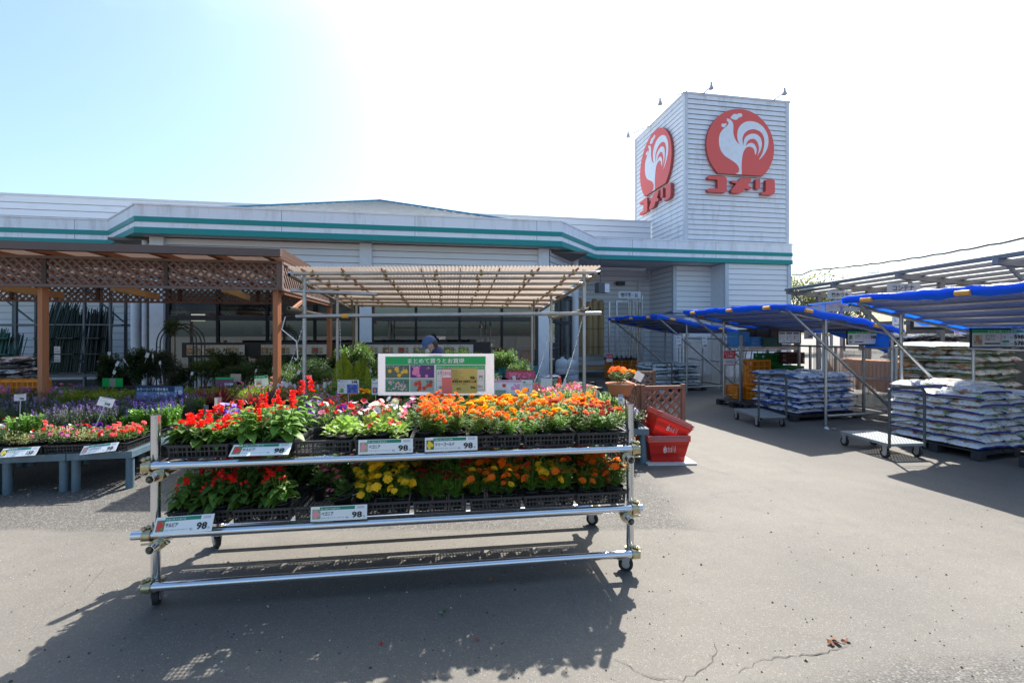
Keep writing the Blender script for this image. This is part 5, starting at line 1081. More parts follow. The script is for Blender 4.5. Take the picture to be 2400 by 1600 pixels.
sgn(318, 904, 430, 940, 6.9, 'garden_sign', 'dark blue sign about colour-leaf plants behind the purple spikes', [('p', .02, .02, .96, .6, (.25, .35, .5), 16, (.12, .2, .35), .3), ('t', .03, .68, .66, .2, WH, 'カラーリーフで寄せ植え', .01), ('t', .45, .40, .26, .2, WH, 'を彩ろう', .01), ('p', .82, .15, .17, .8, (.6, .6, .72), 5, (.2, .28, .45), .3)], (.03, .07, .16))
sgn(240, 886, 288, 906, 8.2, 'green_board', 'bright green board with a grey strip down its middle', [('r', .36, .0, .3, 1, (.25, .27, .2))], (.01, .55, .12), tr=.4)
sgn(505, 884, 548, 904, 7.9, 'flower_sign', 'purple sign with green top bar above the pink geraniums', [('r', 0, .78, 1, .22, GN), ('p', .5, .05, .48, .3, (.6, .6, .7), 4, (.5, .45, .55), .4)], (.28, .12, .2))
sgn(540, 876, 565, 894, 8.3, 'blank_sign', 'plain cream card behind the purple sign', [], (.6, .5, .4))
sgn(598, 880, 627, 904, 7.8, 'flower_sign', 'green and white price sign left of the orange post', [('r', 0, .72, 1, .28, GN), ('t', .1, .78, .7, .14, WH, 'お買得'), ('p', .1, .1, .4, .5, OR, 3, (.7, .7, .6), .3)], rot=(0, -.08, .2))
for nm, px, py, w_, pr_, D, ro, lab in (('left', 47, 931, 28, '998', 5.6, (-.1, -.06, 0), 'white card reading 998 among the mauve lavender'), ('mid', 248, 942, 36, '998', 5.15, (-.3, .18, 0), 'tilted white card reading 998 above the grey-green lavender')):
    sgn(px-w_/2, py-w_*.28, px+w_/2, py+w_*.28, D, 'price_tag', lab, [('t', .5, .12, .36, .34, BK, pr_, .02), ('t', .1, .55, .5, .1, (.4, .4, .4), '宿根草苗'), ('r', .15, .9, .7, .04, BK)], rot=ro)
price_card(0, 0, 0, 'ゼラニウム', '248', '四季咲きで丈夫', WP, 'price card reading 248 cut by the left photo edge', -.5, 0, .3, .09, loc=BO-b1*1.36-b2*.05+Vector((0, 0, .455)))
price_card(0, 0, 0, 'コリウス', '158', '葉色を楽しむ', OY, 'left bed price card reading 158 lying tilted back', -.75, 0, .33, .10, -.04, loc=BO-b1*.98-b2*.06+Vector((0, 0, .45)))
price_card(0, 0, 0, 'インパチェンス', '98', '半日陰でもよく咲く', WP, 'left bed price card reading 98 under the impatiens', -.75, 0, .33, .10, -.1, loc=BO-b1*.27-b2*.06+Vector((0, 0, .455)))
# white tags among the back plants
rg = random.Random(9); tg = MB(); tg.box((0, 0, 0), (.05, .002, .075)); tg.tube((0, .003, -.12), (0, .003, -.03), .0025, 5); 
t0_ = tg.solo('plant_label', M_tag, 'x', 'plant label', loc=(0, 0, 0))
for k, (px, py, D) in enumerate([(700, 872, 8.0), (712, 868, 8.0), (727, 884, 7.9), (690, 905, 7.2), (652, 902, 7.6), (345, 832, 8.3), (358, 834, 8.2), (375, 850, 8.3), (275, 852, 8.2), (256, 828, 8.3), (292, 845, 8.3), (450, 875, 8.4), (600, 868, 8.8), (640, 862, 8.8), (868, 868, 8.5), (268, 872, 7.9), (770, 905, 7.4), (775, 900, 7.5), (762, 902, 7.4), (745, 906, 7.4), (665, 898, 7.4), (672, 902, 7.4), (680, 899, 7.4), (1205, 886, 6.5)]):
    q = W(px, py, D); place(t0_, q, rg.uniform(-.6, .6), f'{nth(k+1)} small white plant label standing in the back greenery', 'white plant labels in the greenery', rg.uniform(.8, 1.3), (rg.uniform(-.4, .4), rg.uniform(-.5, .5)))
# white hangers and pots in front of the cordylines
tp = MB(); tp.lathe([(.028, 0), (.04, .10), (.04, .13), (.036, .13)], 10); tp = tp.solo('white_pot', M_potw, 'x', 'pot', loc=(0, 0, 0))
for k, px in enumerate((430, 442, 448, 492, 500)): q = G(px, 962, .45); place(tp, (q.x, 6.85, .42), 0, f'small white pot {ORD[k]} from the left below the cordylines', 'white pots below the cordylines', 1.1)
# ================================================================ LEFT RECESS: racks, bundles of poles
M_rackg = mat('rack_steel', (.12, .13, .14), .5, .4, var=.2)
lr = thing('pole_rack', 'tall dark steel rack with diagonal braces against the left shop wall', 'rack', F(-13, 16.3, 0))
for s in (-15.2, -13.0, -12.4, -10.6, -9.9):
    for t in (15.9, 16.6): mb = MB(); mb.bar(F(s, t, 0), F(s, t, 3.4), .07, .06); mb.build('upright', M_rackg, lr, world=True)
for s in (-12.4, -9.9, -15.2): mb = MB(); mb.bar(F(s, 16.5, 2.0), F(s-.9, 15.9, 3.2), .04, .05); mb.build('brace', M_rackg, lr, world=True)
for z in (.35, .78, 1.9): mb = MB(); mb.bar(F(-15.4, 15.9, z), F(-9.6, 15.9, z), .05, .09 if z < 1.5 else .04); mb.bar(F(-15.4, 16.6, z), F(-9.6, 16.6, z), .05, .06); mb.build('beam', M_rackg, lr, world=True)
mb = MB(); rg = random.Random(2)
for k in range(11): s = -14+k*.42; fbox(mb, s, s+.1, 15.84, 15.855, .75, .80)
mb.build('price_strip', M_tag, lr, world=True)
rg = random.Random(8)
BUN = [(-15.0, 1.7, (.02, .04, .03), 'black'), (-14.2, 1.9, (.02, .035, .03), 'dark green'), (-13.1, 1.4, (.02, .11, .07), 'green'), (-12.7, 1.2, (.02, .10, .07), 'short green'), (-11.6, 2.2, (.03, .06, .05), 'curved-top grey'), (-11.0, 2.0, (.01, .03, .02), 'thick dark'), (-10.3, 2.0, (.012, .022, .02), 'thick black')]
for k, (s, h, c, nm) in enumerate(BUN):
    mb = MB()
    for j in range(95):
        ds, dt = rg.uniform(-.34, .34), rg.uniform(0, .25); lean = .25; a = F(s+ds, 15.7+dt, .45); b = F(s+ds+(.35 if 'curved' in nm else rg.uniform(-.03, .06)), 15.95+dt, .45+h*rg.uniform(.85, 1)); mb.tube(a, b, .011, 5)
        if 'curved' in nm and j < 12: mb.path([b, b+UU*.1+Vector((0, 0, .25)), b+UU*.35+Vector((0, 0, .38)), b+UU*.6+Vector((0, 0, .32))], .011, 5)
    for z in (.7, 1.3): mb.box(tuple(F(s+.03, 15.84, .45+z*.8)), (.5, .3, .03))
    mb.solo('pole_bundle', mat('poles_'+nm.replace(' ', '_'), c, .5, var=.3), f'{nm} bundle of garden poles leaning on the left rack', 'pole bundle', 'bundles of garden poles')
mb = MB(); mb.tube(F(-13.62, 15.35, 0.3), F(-13.62, 15.35, 3.3), .085, 14); mb.solo('round_pipe', M_col, 'white round pipe standing in front of the dark pole bundles', 'pipe')
mb = MB(); mb.tube(G(118, 900)+Vector((0, 2, .5)), G(118, 900)+Vector((0, 2, 1.3)), .01, 6)
for k in range(2): 
    q = W(134, 820+20*k, 9.0); it = [('t', .1, .6, .7, .2, BK, '支柱'), ('r', .1, .1, .8, .35, (.45, .45, .5))]
    plate('shelf_sign', ('upper', 'lower')[k]+' of two small white signs on the left rack upright', 'sign', q, (0, 0, 0), .12, .14, it, .004, (.7, .72, .75), sd=.003)
# seed-compost bags and crates at the far left
# ================================================================ SOIL BAGS
def bag_mat(name, base, spots, band, sc=5.0, thr=.55):
    m, n, b, o = new_mat(name); L = n.links; t = n.nodes.new('ShaderNodeTexCoord'); src = t.outputs['Object']
    oi = n.nodes.new('ShaderNodeObjectInfo'); ad = n.nodes.new('ShaderNodeVectorMath'); ad.operation = 'ADD'; L.new(src, ad.inputs[0]); cx = n.nodes.new('ShaderNodeCombineXYZ'); ml = n.nodes.new('ShaderNodeMath'); ml.operation = 'MULTIPLY'; ml.inputs[1].default_value = 3
    L.new(oi.outputs['Random'], ml.inputs[0]); L.new(ml.outputs[0], cx.inputs[2]); L.new(cx.outputs[0], ad.inputs[1])
    col = None; base_n = n.nodes.new('ShaderNodeRGB'); base_n.outputs[0].default_value = tuple(base)+(1,); col = base_n.outputs[0]
    for i, c in enumerate(spots):
        nz = n.nodes.new('ShaderNodeTexNoise'); nz.inputs['Scale'].default_value = sc*(1+.35*i); nz.inputs['Detail'].default_value = 3; mp_ = n.nodes.new('ShaderNodeMapping'); mp_.inputs['Location'].default_value = (i*7.3, i*3.1, i*1.7); mp_.inputs['Scale'].default_value = (.8, 1, 3)
        L.new(ad.outputs[0], mp_.inputs[0]); L.new(mp_.outputs[0], nz.inputs['Vector']); rp = n.nodes.new('ShaderNodeValToRGB'); rp.color_ramp.elements[0].position = thr; rp.color_ramp.elements[1].position = thr+.03; L.new(nz.outputs['Fac'], rp.inputs['Fac'])
        mi = n.nodes.new('ShaderNodeMixRGB'); mi.inputs['Color2'].default_value = tuple(c)+(1,); L.new(rp.outputs['Color'], mi.inputs['Fac']); L.new(col, mi.inputs['Color1']); col = mi.outputs['Color']
    # broken printed lines along the side
    wv = n.nodes.new('ShaderNodeTexNoise'); wv.inputs['Scale'].default_value = 90; mp_ = n.nodes.new('ShaderNodeMapping'); mp_.inputs['Scale'].default_value = (.45, 1, 1.6); L.new(src, mp_.inputs[0]); L.new(mp_.outputs[0], wv.inputs['Vector'])
    rp = n.nodes.new('ShaderNodeValToRGB'); rp.color_ramp.elements[0].position = .62; rp.color_ramp.elements[1].position = .66; L.new(wv.outputs['Fac'], rp.inputs['Fac']); mi = n.nodes.new('ShaderNodeMixRGB'); mi.inputs['Color2'].default_value = tuple(band)+(1,); L.new(rp.outputs['Color'], mi.inputs['Fac']); L.new(col, mi.inputs['Color1']); col = mi.outputs['Color']
    L.new(col, b.inputs['Base Color']); b.inputs['Roughness'].default_value = .28; b.inputs['Coat Weight'].default_value = .25
    nz = n.nodes.new('ShaderNodeTexNoise'); nz.inputs['Scale'].default_value = 22; nz.inputs['Detail'].default_value = 4; nz.inputs['Distortion'].default_value = .8; L.new(ad.outputs[0], nz.inputs['Vector']); bp = n.nodes.new('ShaderNodeBump'); bp.inputs['Strength'].default_value = .5; bp.inputs['Distance'].default_value = .012; L.new(nz.outputs['Fac'], bp.inputs['Height']); L.new(bp.outputs['Normal'], b.inputs['Normal'])
    return m
BM = dict(a=bag_mat('bag_white_print', (.72, .73, .76), [(.22, .34, .08), (.45, .16, .10), (.6, .45, .2)], (.10, .11, .26), 7, .605), b=bag_mat('bag_blue_white', (.70, .73, .80), [(.05, .12, .42), (.07, .2, .42)], (.05, .08, .25), 5, .575),
          c=bag_mat('bag_green_white', (.66, .70, .72), [(.03, .14, .09), (.15, .1, .3)], (.03, .1, .08), 5, .60), d=bag_mat('bag_cream_print', (.64, .62, .58), [(.4, .12, .07), (.2, .3, .08), (.55, .4, .15)], (.12, .08, .05), 7, .58), e=bag_mat('bag_dark', (.6, .62, .66), [(.05, .05, .06), (.06, .06, .08)], (.03, .03, .03), 5, .5))
BL = {k: mat('bag_line_'+k, c, .35) for k, c in dict(a=(.02, .03, .22), b=(.02, .025, .10), c=(.03, .06, .06), d=(.03, .10, .05), e=(.02, .02, .02)).items()}
def bag_proto(key, seed, L_=.60, W_=.37, T_=.10):
    rg = random.Random(seed); mb = MB(); nx, ny = 14, 9; ph = rg.uniform(0, 9); top = []; bot = []
    for i in range(nx+1):
        for j in range(ny+1):
            u, v = 2*i/nx-1, 2*j/ny-1; e = max(0, 1-abs(u)**5)*max(0, 1-abs(v)**3.2); pinch = 1-.06*abs(u)**6; dr = -.018*abs(u)**4
            x, y = u*L_/2, v*W_/2*pinch*(1-.03*math.sin(u*9+ph)); nz_ = noise.noise(Vector((u*2.2+seed*3, v*2+ph, 0)))*.014*e+noise.noise(Vector((u*7+seed, v*6, 3)))*.005
            top.append((x, y, T_*.42+T_*.5*e**.55+nz_+dr)); bot.append((x, y, T_*.42-T_*.42*e**.55+dr))
    N_ = len(top); idx = lambda i, j: i*(ny+1)+j; vs = top+bot; F1 = []; F2 = []
    for i in range(nx):
        for j in range(ny):
            F1.append((idx(i, j), idx(i+1, j), idx(i+1, j+1), idx(i, j+1))); F2.append((N_+idx(i, j), N_+idx(i, j+1), N_+idx(i+1, j+1), N_+idx(i+1, j)))
    b = len(mb.v); mb.v += vs
    for f in F1: mb.f.append(f); mb.m.append(0); mb.sm.append(True)
    for f in F2: mb.f.append(f); mb.m.append(0); mb.sm.append(True)
    # dark edge seam strip
    for j in (0, ny):
        y = -1 if j == 0 else 1
        for i in range(nx):
            a = Vector(top[idx(i, j)]); c = Vector(top[idx(i+1, j)]); o = Vector((0, y*.006, 0)); mb.quad(a+o+Vector((0, 0, .004)), c+o+Vector((0, 0, .004)), c+o-Vector((0, 0, .02)), a+o-Vector((0, 0, .02)), 1)
    return mb.solo('soil_bag', [BM[key], BL[key]], 'x', 'soil bag', loc=(0, 0, 0))
BP = {k: [bag_proto(k, i*11+ord(k), .62 if k != 'd' else .66, .38, .108) for i in range(3)] for k in 'abcde'}
M_pallet = mat('pallet_black', (.03, .03, .035), .6, var=.3, vs=8)
def pallet(o, rot, w, d, lab):
    mb = MB(); n = 7
    for k in range(n): mb.box((w*(k+.5)/n, d/2, .115), (w/n*.72, d, .02))
    for y in (.06, d/2, d-.06):
        mb.box((w/2, y, .09), (w, .10, .03))
        for x in (.06, w/2, w-.06): mb.box((x, y, .0385), (.12, .1, .073))
    for y in (.06, d-.06): mb.box((w/2, y, .008), (w, .09, .016))
    return mb.solo('pallet', M_pallet, lab, 'pallet', 'black pallets under the soil bags', loc=o, rotz=rot)
def stack(o, rot, nu, nv, layers, key, dz, name, z0=.125, bu=.62, bv=.375, seed=0, sag=0.0, dark=None):
    """o: near-left corner; u to the right/into the stall, v away; layers alternate"""
    rg = random.Random(seed); e = Vector((math.cos(rot), math.sin(rot), 0)); n = Vector((-e.y, e.x, 0)); WL, WD = nu*bu, nv*bv
    for l in range(layers):
        if l % 2 == 0: lay = [(bu*(i+.5), bv*(j+.5), 0) for i in range(nu) for j in range(nv)]
        else:
            a = max(1, int(round(WL/bv))); b_ = max(1, int(round(WD/bu))); lay = [(WL*(i+.5)/a, WD*(j+.5)/b_, math.pi/2) for i in range(a) for j in range(b_)]
        for q, (u, v, r_) in enumerate(lay):
            if l == layers-1 and rg.random() < .25: continue
            inner = (bu < u < WL-bu) and v > bv*1.2 and l < layers-1
            if inner: continue
            p = o+e*(u+rg.uniform(-.018, .018))+n*(v+rg.uniform(-.018, .018)); z = z0+l*dz+rg.uniform(-.004, .004)
            kk = key
            place(rg.choice(BP[kk]), (p.x, p.y, z), rot+r_+rg.uniform(-.05, .05)+(math.pi if rg.random() < .5 else 0), f'{name}, {nth(l+1)} layer up, {nth(q+1)} bag', 'bags of the '+name.split(' in the ')[-1], (1, 1, dz/.092), (rg.uniform(-.03, .03), rg.uniform(-.03, .03)))
SA = R(14); UB = Vector((math.cos(SA), math.sin(SA), 0)); VB = Vector((-math.sin(SA), math.cos(SA), 0))
S1o, S2o, S3o = Vector((4.76, 12.4, 0)), Vector((5.59, 8.11, 0)), Vector((6.62, 4.46, 0))
pallet(Vector((6.0, 5.82, 0)), R(17), 1.5, 1.05, 'black pallet under the nearest tall stack of soil bags')
stack(Vector((6.03, 5.86, 0)), R(17), 2, 3, 9, 'a', .091, 'white printed bag in the nearest tall stack', seed=1, bv=.36)
pallet(Vector((5.22, 8.42, 0)), SA, 1.6, 1.1, 'black pallet under the blue and white bags'); stack(Vector((5.32, 8.48, 0)), SA, 2, 3, 8, 'b', .094, 'blue and white bag in the middle stall stack', seed=2, bu=.68)
pallet(Vector((4.98, 9.62, 0)), SA, 1.3, 1.0, 'empty black pallet at the far side of the middle stall')
pallet(Vector((4.05, 12.7, 0)), SA, 1.6, 1.1, 'black pallet under the green and white bags of the far stall'); stack(Vector((4.0, 12.75, 0)), SA, 2, 3, 7, 'c', .092, 'green and white bag in the far stall stack', seed=3, bu=.74)
pallet(Vector((7.75, 7.6, 0)), R(20), 1.5, 1.1, 'black pallet under the tall stack behind the nearest stall')
stack(Vector((7.75, 7.65, 0)), R(20), 2, 3, 12, 'd', .112, 'cream printed bag in the stack behind the nearest stall', seed=4, bu=.70)
stack(Vector((8.9, 10.0, 0)), R(20), 3, 2, 13, 'e', .115, 'dark bag in the store behind translucent panel', seed=6)
pallet(Vector((6.42, 5.05, 0)), R(17), 1.1, .6, 'low black pallet cut by the right edge of the photo'); stack(Vector((6.42, 5.05, 0)), R(17), 1, 1, 2, 'a', .09, 'white printed bag in the low pile at the right edge', seed=5)
stack(Vector((-9.3, 7.9, 0)), R(10), 1, 1, 6, 'e', .10, 'dark bag in the pile at the left edge', z0=.62, seed=7)
# ================================================================ BLUE TARP STALLS
M_tarp = mat('tarp_blue', (.015, .17, .88), .3, var=.12, vs=4, bump=.7, bs=12, trans=.5); M_clip = mat('clip_orange', (.75, .38, .08), .55, var=.2, vs=20); M_under = mat('sheet_under', (.30, .33, .36), .5, .3, trans=.12)
M_pipeg = mat('pipe_grey', (.44, .46, .48), .38, .8, var=.25, vs=8); M_polyc = mat('poly_clear', (.50, .49, .47), .3, trans=.45, alpha=.5, var=.1)
def stall(o, nm, L=2.62, seed=1, zoff=0.0, hang=True):
    t = thing('tarp_stall', nm, 'stall', o, SA); rg = random.Random(seed); zr = lambda a: 1.93-.165*a+zoff
    A0, A1 = -.94, 1.62
    for b in (0, L): 
        for a, top in ((0, zr(0)-.03), (1.53, zr(1.53)-.03)): MB().tube((a, b, 0), (a, b, top), .0243, 12, hollow=True).build('post', M_pipeg, t)
        MB().tube((-.92, b-.05, zr(-.92)+.0), (1.60, b-.05, .13), .0243, 12, hollow=True).build('brace', M_pipeg, t)
        MB().tube((0.02, b, .17), (1.55, b, .17), .0243, 10).build('foot_rail', M_pipeg, t)
        MB().tube((A0, b+.05, zr(A0)-.05), (A1, b+.05, zr(A1)-.05), .0243, 12, hollow=True).build('rafter', M_pipeg, t)
        mb = MB(); clampmesh(mb, Vector((0, b-.04, zr(-.92)-.47)), (0, 0, 1), r=.036); mb.box((0, b-.04, 1.38+zoff), (.12, .05, .035)); mb.build('clamp', M_clampb, t)
    for a in (A0, -.45, .0, .5, 1.0, 1.53): MB().tube((a, -.12, zr(a)-.0), (a, L+.12, zr(a)-.0), .022, 10, hollow=True).build('purlin', M_pipeg, t)
    mb = MB(); n = 60
    for k in range(n):
        b0, b1_ = -.1+(L+.2)*k/n, -.1+(L+.2)*(k+1)/n; h0, h1 = .012*(k % 2), .012*((k+1) % 2); mb.quad((A0-.03, b0, zr(A0)+.035+h0), (A1, b0, zr(A1)+.035+h0), (A1, b1_, zr(A1)+.035+h1), (A0-.03, b1_, zr(A0)+.035+h1))
    mb.build('roof_sheet', M_under, t)
    # tarpaulin: draped grid with hanging edges
    mb = MB(); nu, nv = 26, 34; P = {}
    for i in range(-3, nu+3):
        for j in range(-3, nv+4):
            ci, cj = min(max(i, 0), nu), min(max(j, 0), nv); a = A0-.05+(A1-A0+.08)*ci/nu; b = -.13+(L+.26)*cj/nv; z = zr(a)+.065+.03*noise.noise(Vector((a*2.4+seed, b*2.2, 0)))+.035*abs(noise.noise(Vector((a*5, b*4+seed, 2))))
            di = max(0, -i)+max(0, i-nu); dj = max(0, -j)+max(0, j-nv)
            if di or dj:
                w_ = .5+.5*noise.noise(Vector((a*2.3+seed*5, b*2.3, 7))); drop = (.012+.05*w_)*max(di, dj); s_ = max(di, dj); curl = -.018*(s_-1.2)
                if i < 0: a -= curl*.6+.01
                if j < 0: b -= .012
                if j > nv: b += .012
                if i > nu: a += .01
                if i < 0 and di: a += .02*noise.noise(Vector((b*4, s_, seed)))
                z -= drop
            P[(i, j)] = len(mb.v); mb.v.append((a, b, z))
    for i in range(-3, nu+2):
        for j in range(-3, nv+3):
            if (i < 0 or i >= nu) and (j < 0 or j >= nv): continue
            mb.f.append((P[(i, j)], P[(i+1, j)], P[(i+1, j+1)], P[(i, j+1)])); mb.m.append(0); mb.sm.append(True)
    mb.build('tarpaulin', M_tarp, t)
    if hang:
        mb = MB(); n = 14
        for k in range(n):
            b0, b1_ = L*(.02+.5*k/n), L*(.02+.5*(k+1)/n); h0, h1 = .42*(1-k/n), .42*(1-(k+1)/n); w0, w1 = .04*math.sin(k), .04*math.sin(k+1); mb.quad((1.5+w0, b0, zr(1.5)-h0), (1.5+w1, b1_, zr(1.5)-h1), (1.58, b1_, zr(1.58)+.05), (1.58, b0, zr(1.58)+.05), 0, True)
        mb.build('hanging_tarp', M_tarp, t)
    for b in (.2, 1.15, 2.3): MB().tube((A0-.055, b, zr(A0)+.01), (A0-.055, b+.15, zr(A0)+.01), .036, 10).build('clip', M_clip, t)
    for a in (-.62, .9): MB().tube((a, -.15, zr(a)+.01), (a+.15, -.15, zr(a+.15)+.01), .034, 10).build('clip', M_clip, t)
    for a in (-.6, .1): MB().tube((a, L+.15, zr(a)+.01), (a+.14, L+.15, zr(a+.14)+.01), .034, 10).build('clip', M_clip, t)
    return t
def lw(o, a, b, z=0): return o+UB*a+VB*b+Vector((0, 0, z))
st3 = stall(S3o, 'nearest blue tarp stall with the tallest soil bag stack, cut by the right edge', 2.62, 3, .03); st2 = stall(S2o, 'middle blue tarp stall with blue and white bags beneath', 2.62, 2); st1 = stall(S1o, 'farthest and smallest-looking blue tarp stall, beside the shop wall', 2.62, 1, -.02, False)
# translucent side and rear panels
def poly_panel(o, a0, b0, a1, b1_, z0, z1, lab):
    p, q = lw(o, a0, b0), lw(o, a1, b1_); n = int((q-p).length/.038); nn = (q-p).normalized(); nn = Vector((nn.y, -nn.x, 0)); mb = MB()
    for k in range(n): x, y = p.lerp(q, k/n)+nn*.011*(k % 2), p.lerp(q, (k+1)/n)+nn*.011*((k+1) % 2); mb.quad(x+Vector((0, 0, z0)), y+Vector((0, 0, z0)), y+Vector((0, 0, z1)), x+Vector((0, 0, z1)))
    t = thing('translucent_panel', lab, 'panel', p); mb.build('sheet', M_polyc, t, world=True); mb = MB()
    for z in (z0+.03, (z0+z1)/2, z1-.03): mb.bar(p-nn*.04+Vector((0, 0, z)), q-nn*.04+Vector((0, 0, z)), .03, .03)
    for f in (0, .33, .66, 1): w_ = p.lerp(q, f)-nn*.07; mb.bar(w_, w_+Vector((0, 0, z1)), .04, .04)
    mb.build('frame', M_galv, t, world=True)
poly_panel(S2o, 1.62, -.05, 1.62, 1.75, .15, 1.38, 'ribbed translucent panel at the back of the middle stall')
poly_panel(S1o, 1.62, -.3, 1.62, 2.3, .1, 1.5, 'ribbed translucent panel at the back of the far stall')
poly_panel(S3o, 2.9, 1.2, 2.9, 2.4, .2, 1.5, 'ribbed translucent panel seen between the nearest stall signs')
mb = MB()
for k in range(4): mb.box(tuple(lw(S2o, 2.1, .2+.42*k, .78)), (.34, .40, .62), k % 2, rot=Matrix.Rotation(SA, 3, 'Z'))
mb.solo('plywood_stack', [mat('ply_orange', (.85, .33, .11), .7), mat('ply_orange2', (.75, .28, .10), .7)], 'stack of orange boards showing through the translucent panel', 'boards')
# ---------------------------------------------------------------- crates
def crate_proto(name, c, w, d, h, nm='crate'):
    m = mat('plastic_'+name, c, .4, var=.1); mb = MB(); e = .012
    for z, t in ((h-.02, .04), (.02, .04), (h*.5, .02)):
        mb.box((0, -d/2, z), (w, e, t)); mb.box((0, d/2, z), (w, e, t)); mb.box((-w/2, 0, z), (e, d, t)); mb.box((w/2, 0, z), (e, d, t))
    n = 12
    for k in range(n+1):
        x = -w/2+w*k/n; wd = .03 if k in (0, 4, 8, n) else .010; mb.box((x, -d/2+.003, h/2), (wd, .008, h)); mb.box((x, d/2-.003, h/2), (wd, .008, h)); y = -d/2+d*k/n; mb.box((-w/2+.003, y, h/2), (.008, wd, h)); mb.box((w/2-.003, y, h/2), (.008, wd, h))
    mb.box((0, 0, .012), (w-.02, d-.02, .012)); mb.box((0, -d/2+.03, h/2), (w-.04, .004, h*.9), 1)
    for x in (-1, 1): mb.box((x*(w/2+.006), 0, h-.05), (.012, .12, .025))
    return mb.solo(nm, [m, mat('plastic_in_'+name, tuple(q*.35 for q in c), .6)], 'x', nm.replace('_', ' '), loc=(0, 0, 0))
cr_o = crate_proto('orange', (.80, .27, .015), .52, .36, .30, 'harvest_crate'); cr_g = crate_proto('green', (.012, .17, .035), .50, .35, .26, 'harvest_crate'); cr_b = crate_proto('blue', (.07, .30, .70), .28, .36, .11, 'small_crate'); cr_d = crate_proto('teal', (.01, .10, .09), .50, .33, .10, 'small_crate'); cr_k = crate_proto('brown', (.09, .03, .02), .5, .35, .27, 'harvest_crate')
def at_px(px, D): k = (px-CX)/FX; return Vector((k*D, D, 0))
k = 0
for px, D, z, pr, lab in ((1737, 10.75, .12, cr_o, 'wide orange crate at the left of the lower shelf'), (1778, 10.5, .12, cr_o, 'orange crate beside the wide one, under two others'), (1776, 10.65, .44, cr_o, 'orange crate in the middle of its pile'), (1770, 10.8, .72, cr_o, 'orange crate topmost of its pile'),
                          (1800, 11.0, .12, cr_g, 'green crate at the bottom of the tall green pile'), (1800, 11.0, .38, cr_g, 'green crate second from the bottom of the tall pile'), (1800, 11.0, .64, cr_g, 'green crate third from the bottom of the tall pile'), (1800, 11.0, .90, cr_g, 'green crate topmost of the tall pile'),
                          (1848, 10.7, .12, cr_g, 'green crate at the bottom of the short green pile'), (1848, 10.7, .38, cr_g, 'green crate in the middle of the short green pile'), (1848, 10.7, .62, cr_g, 'green crate topmost of the short pile'), (1850, 10.9, .92, cr_k, 'dark brown crate behind the short green pile')):
    p = at_px(px, D); place(pr, (p.x, p.y, z), SA+.02, lab, 'crates in the middle stall', 1.0)
for i, (px, n) in enumerate(((1730, 3), (1760, 2))):
    for l in range(n): p = at_px(px, 10.6); place(cr_b, (p.x, p.y, 1.335+.115*l), SA, f'light blue crate {("at the bottom", "second", "at the top")[l]} of the {("taller", "shorter")[i]} blue pile on the shelf', 'light blue crates on the shelf', (1, 1, 1))
for l in range(2): p = at_px(1797, 10.6); place(cr_d, (p.x, p.y, 1.335+.105*l), SA, f'{("lower", "upper")[l]} dark teal crate right of the blue crates', 'dark teal crates', 1.0)
for i, (px, w_) in enumerate(((1752, .3), (1778, .32), (1806, .24))): p = at_px(px, 10.95); mb = MB(); mb.box((0, 0, .2), (w_, .3, .4)); mb.box((0, -.152, .2), (w_*.9, .004, .02)); mb.solo('grey_box', mat('box_grey', (.14, .14, .15), .7), f'{ORD[i]} grey box from the left behind the light blue crates', 'box', 'grey boxes on the shelf', loc=(p.x, p.y, 1.335), rotz=SA)
sh = thing('crate_shelf', 'steel shelf holding blue crates above the orange and green ones', 'shelf', at_px(1790, 10.7), SA)
for x in (-.85, .75):
    for y in (-.25, .3): MB().box((x, y, .8), (.05, .05, 1.6)).build('upright', M_galv, sh)
for z in (1.30, .08): mb = MB(); mb.box((-.05, -.22, z), (1.7, .04, .09 if z > 1 else .06)); mb.box((-.05, .02, z+.02), (1.7, .5, .02)); mb.build('shelf_board', M_galv, sh)
mb = MB(); mb.box((-.68, -.245, 1.30), (.1, .004, .05)); mb.box((-.2, -.245, 1.30), (.08, .004, .06)); mb.box((-.4, -.255, .10), (.35, .004, .07)); mb.build('price_strip', M_tag, sh)
# tools hanging behind
mb = MB(); c0 = at_px(1770, 11.4)
for i in range(7): p = c0+Vector((i*.14-.5, 0, 0)); mb.path([p+Vector((0, 0, 1.2)), p+Vector((-.03, 0, 1.0)), p+Vector((-.16, 0, .9))], .012, 5)
mb.tube(c0+Vector((-.6, 0, 1.2)), c0+Vector((.6, 0, 1.2)), .012, 5); mb.solo('hooked_tools', M_black, 'row of dark hooked tool handles hanging behind the crates', 'tools')
# orange crates by the shop wall
for i in range(3):
    for l in range(2):
        p = at_px(1434+24*i, 16.2); place(cr_o, (p.x, p.y, .05+.31*l), FA, f'orange crate {("left", "middle", "right")[i]} {("bottom", "top")[l]} of the six by the reed screens', 'orange crates by the shop wall', (.72, 1, 1.05))
for i in range(3): p = at_px(1432+25*i, 16.0); place(tray0, (p.x-.15, p.y-.2, .70), FA, f'black seedling tray {ORD[i]} from the left on the six orange crates', 'trays on the orange crates', (.95, 1, .8))
sg_ = look([gen_begonia(200, ['pink'], 1, L_md)], 'seedling')
for i in range(6): p = at_px(1424+11*i, 15.95); place(sg_[0], (p.x, p.y, .72), i, f'{nth(i+1)} small green seedling from the left on the six orange crates', 'seedlings on the orange crates', .8)
# left edge crates
for i in range(4): p = at_px(12+25*i, 7.5); place(cr_o, (p.x, p.y, .66), R(8), f'orange crate {ORD[i]} from the left behind the mauve plants', 'orange crates at the left edge', (.42, .7, .75))
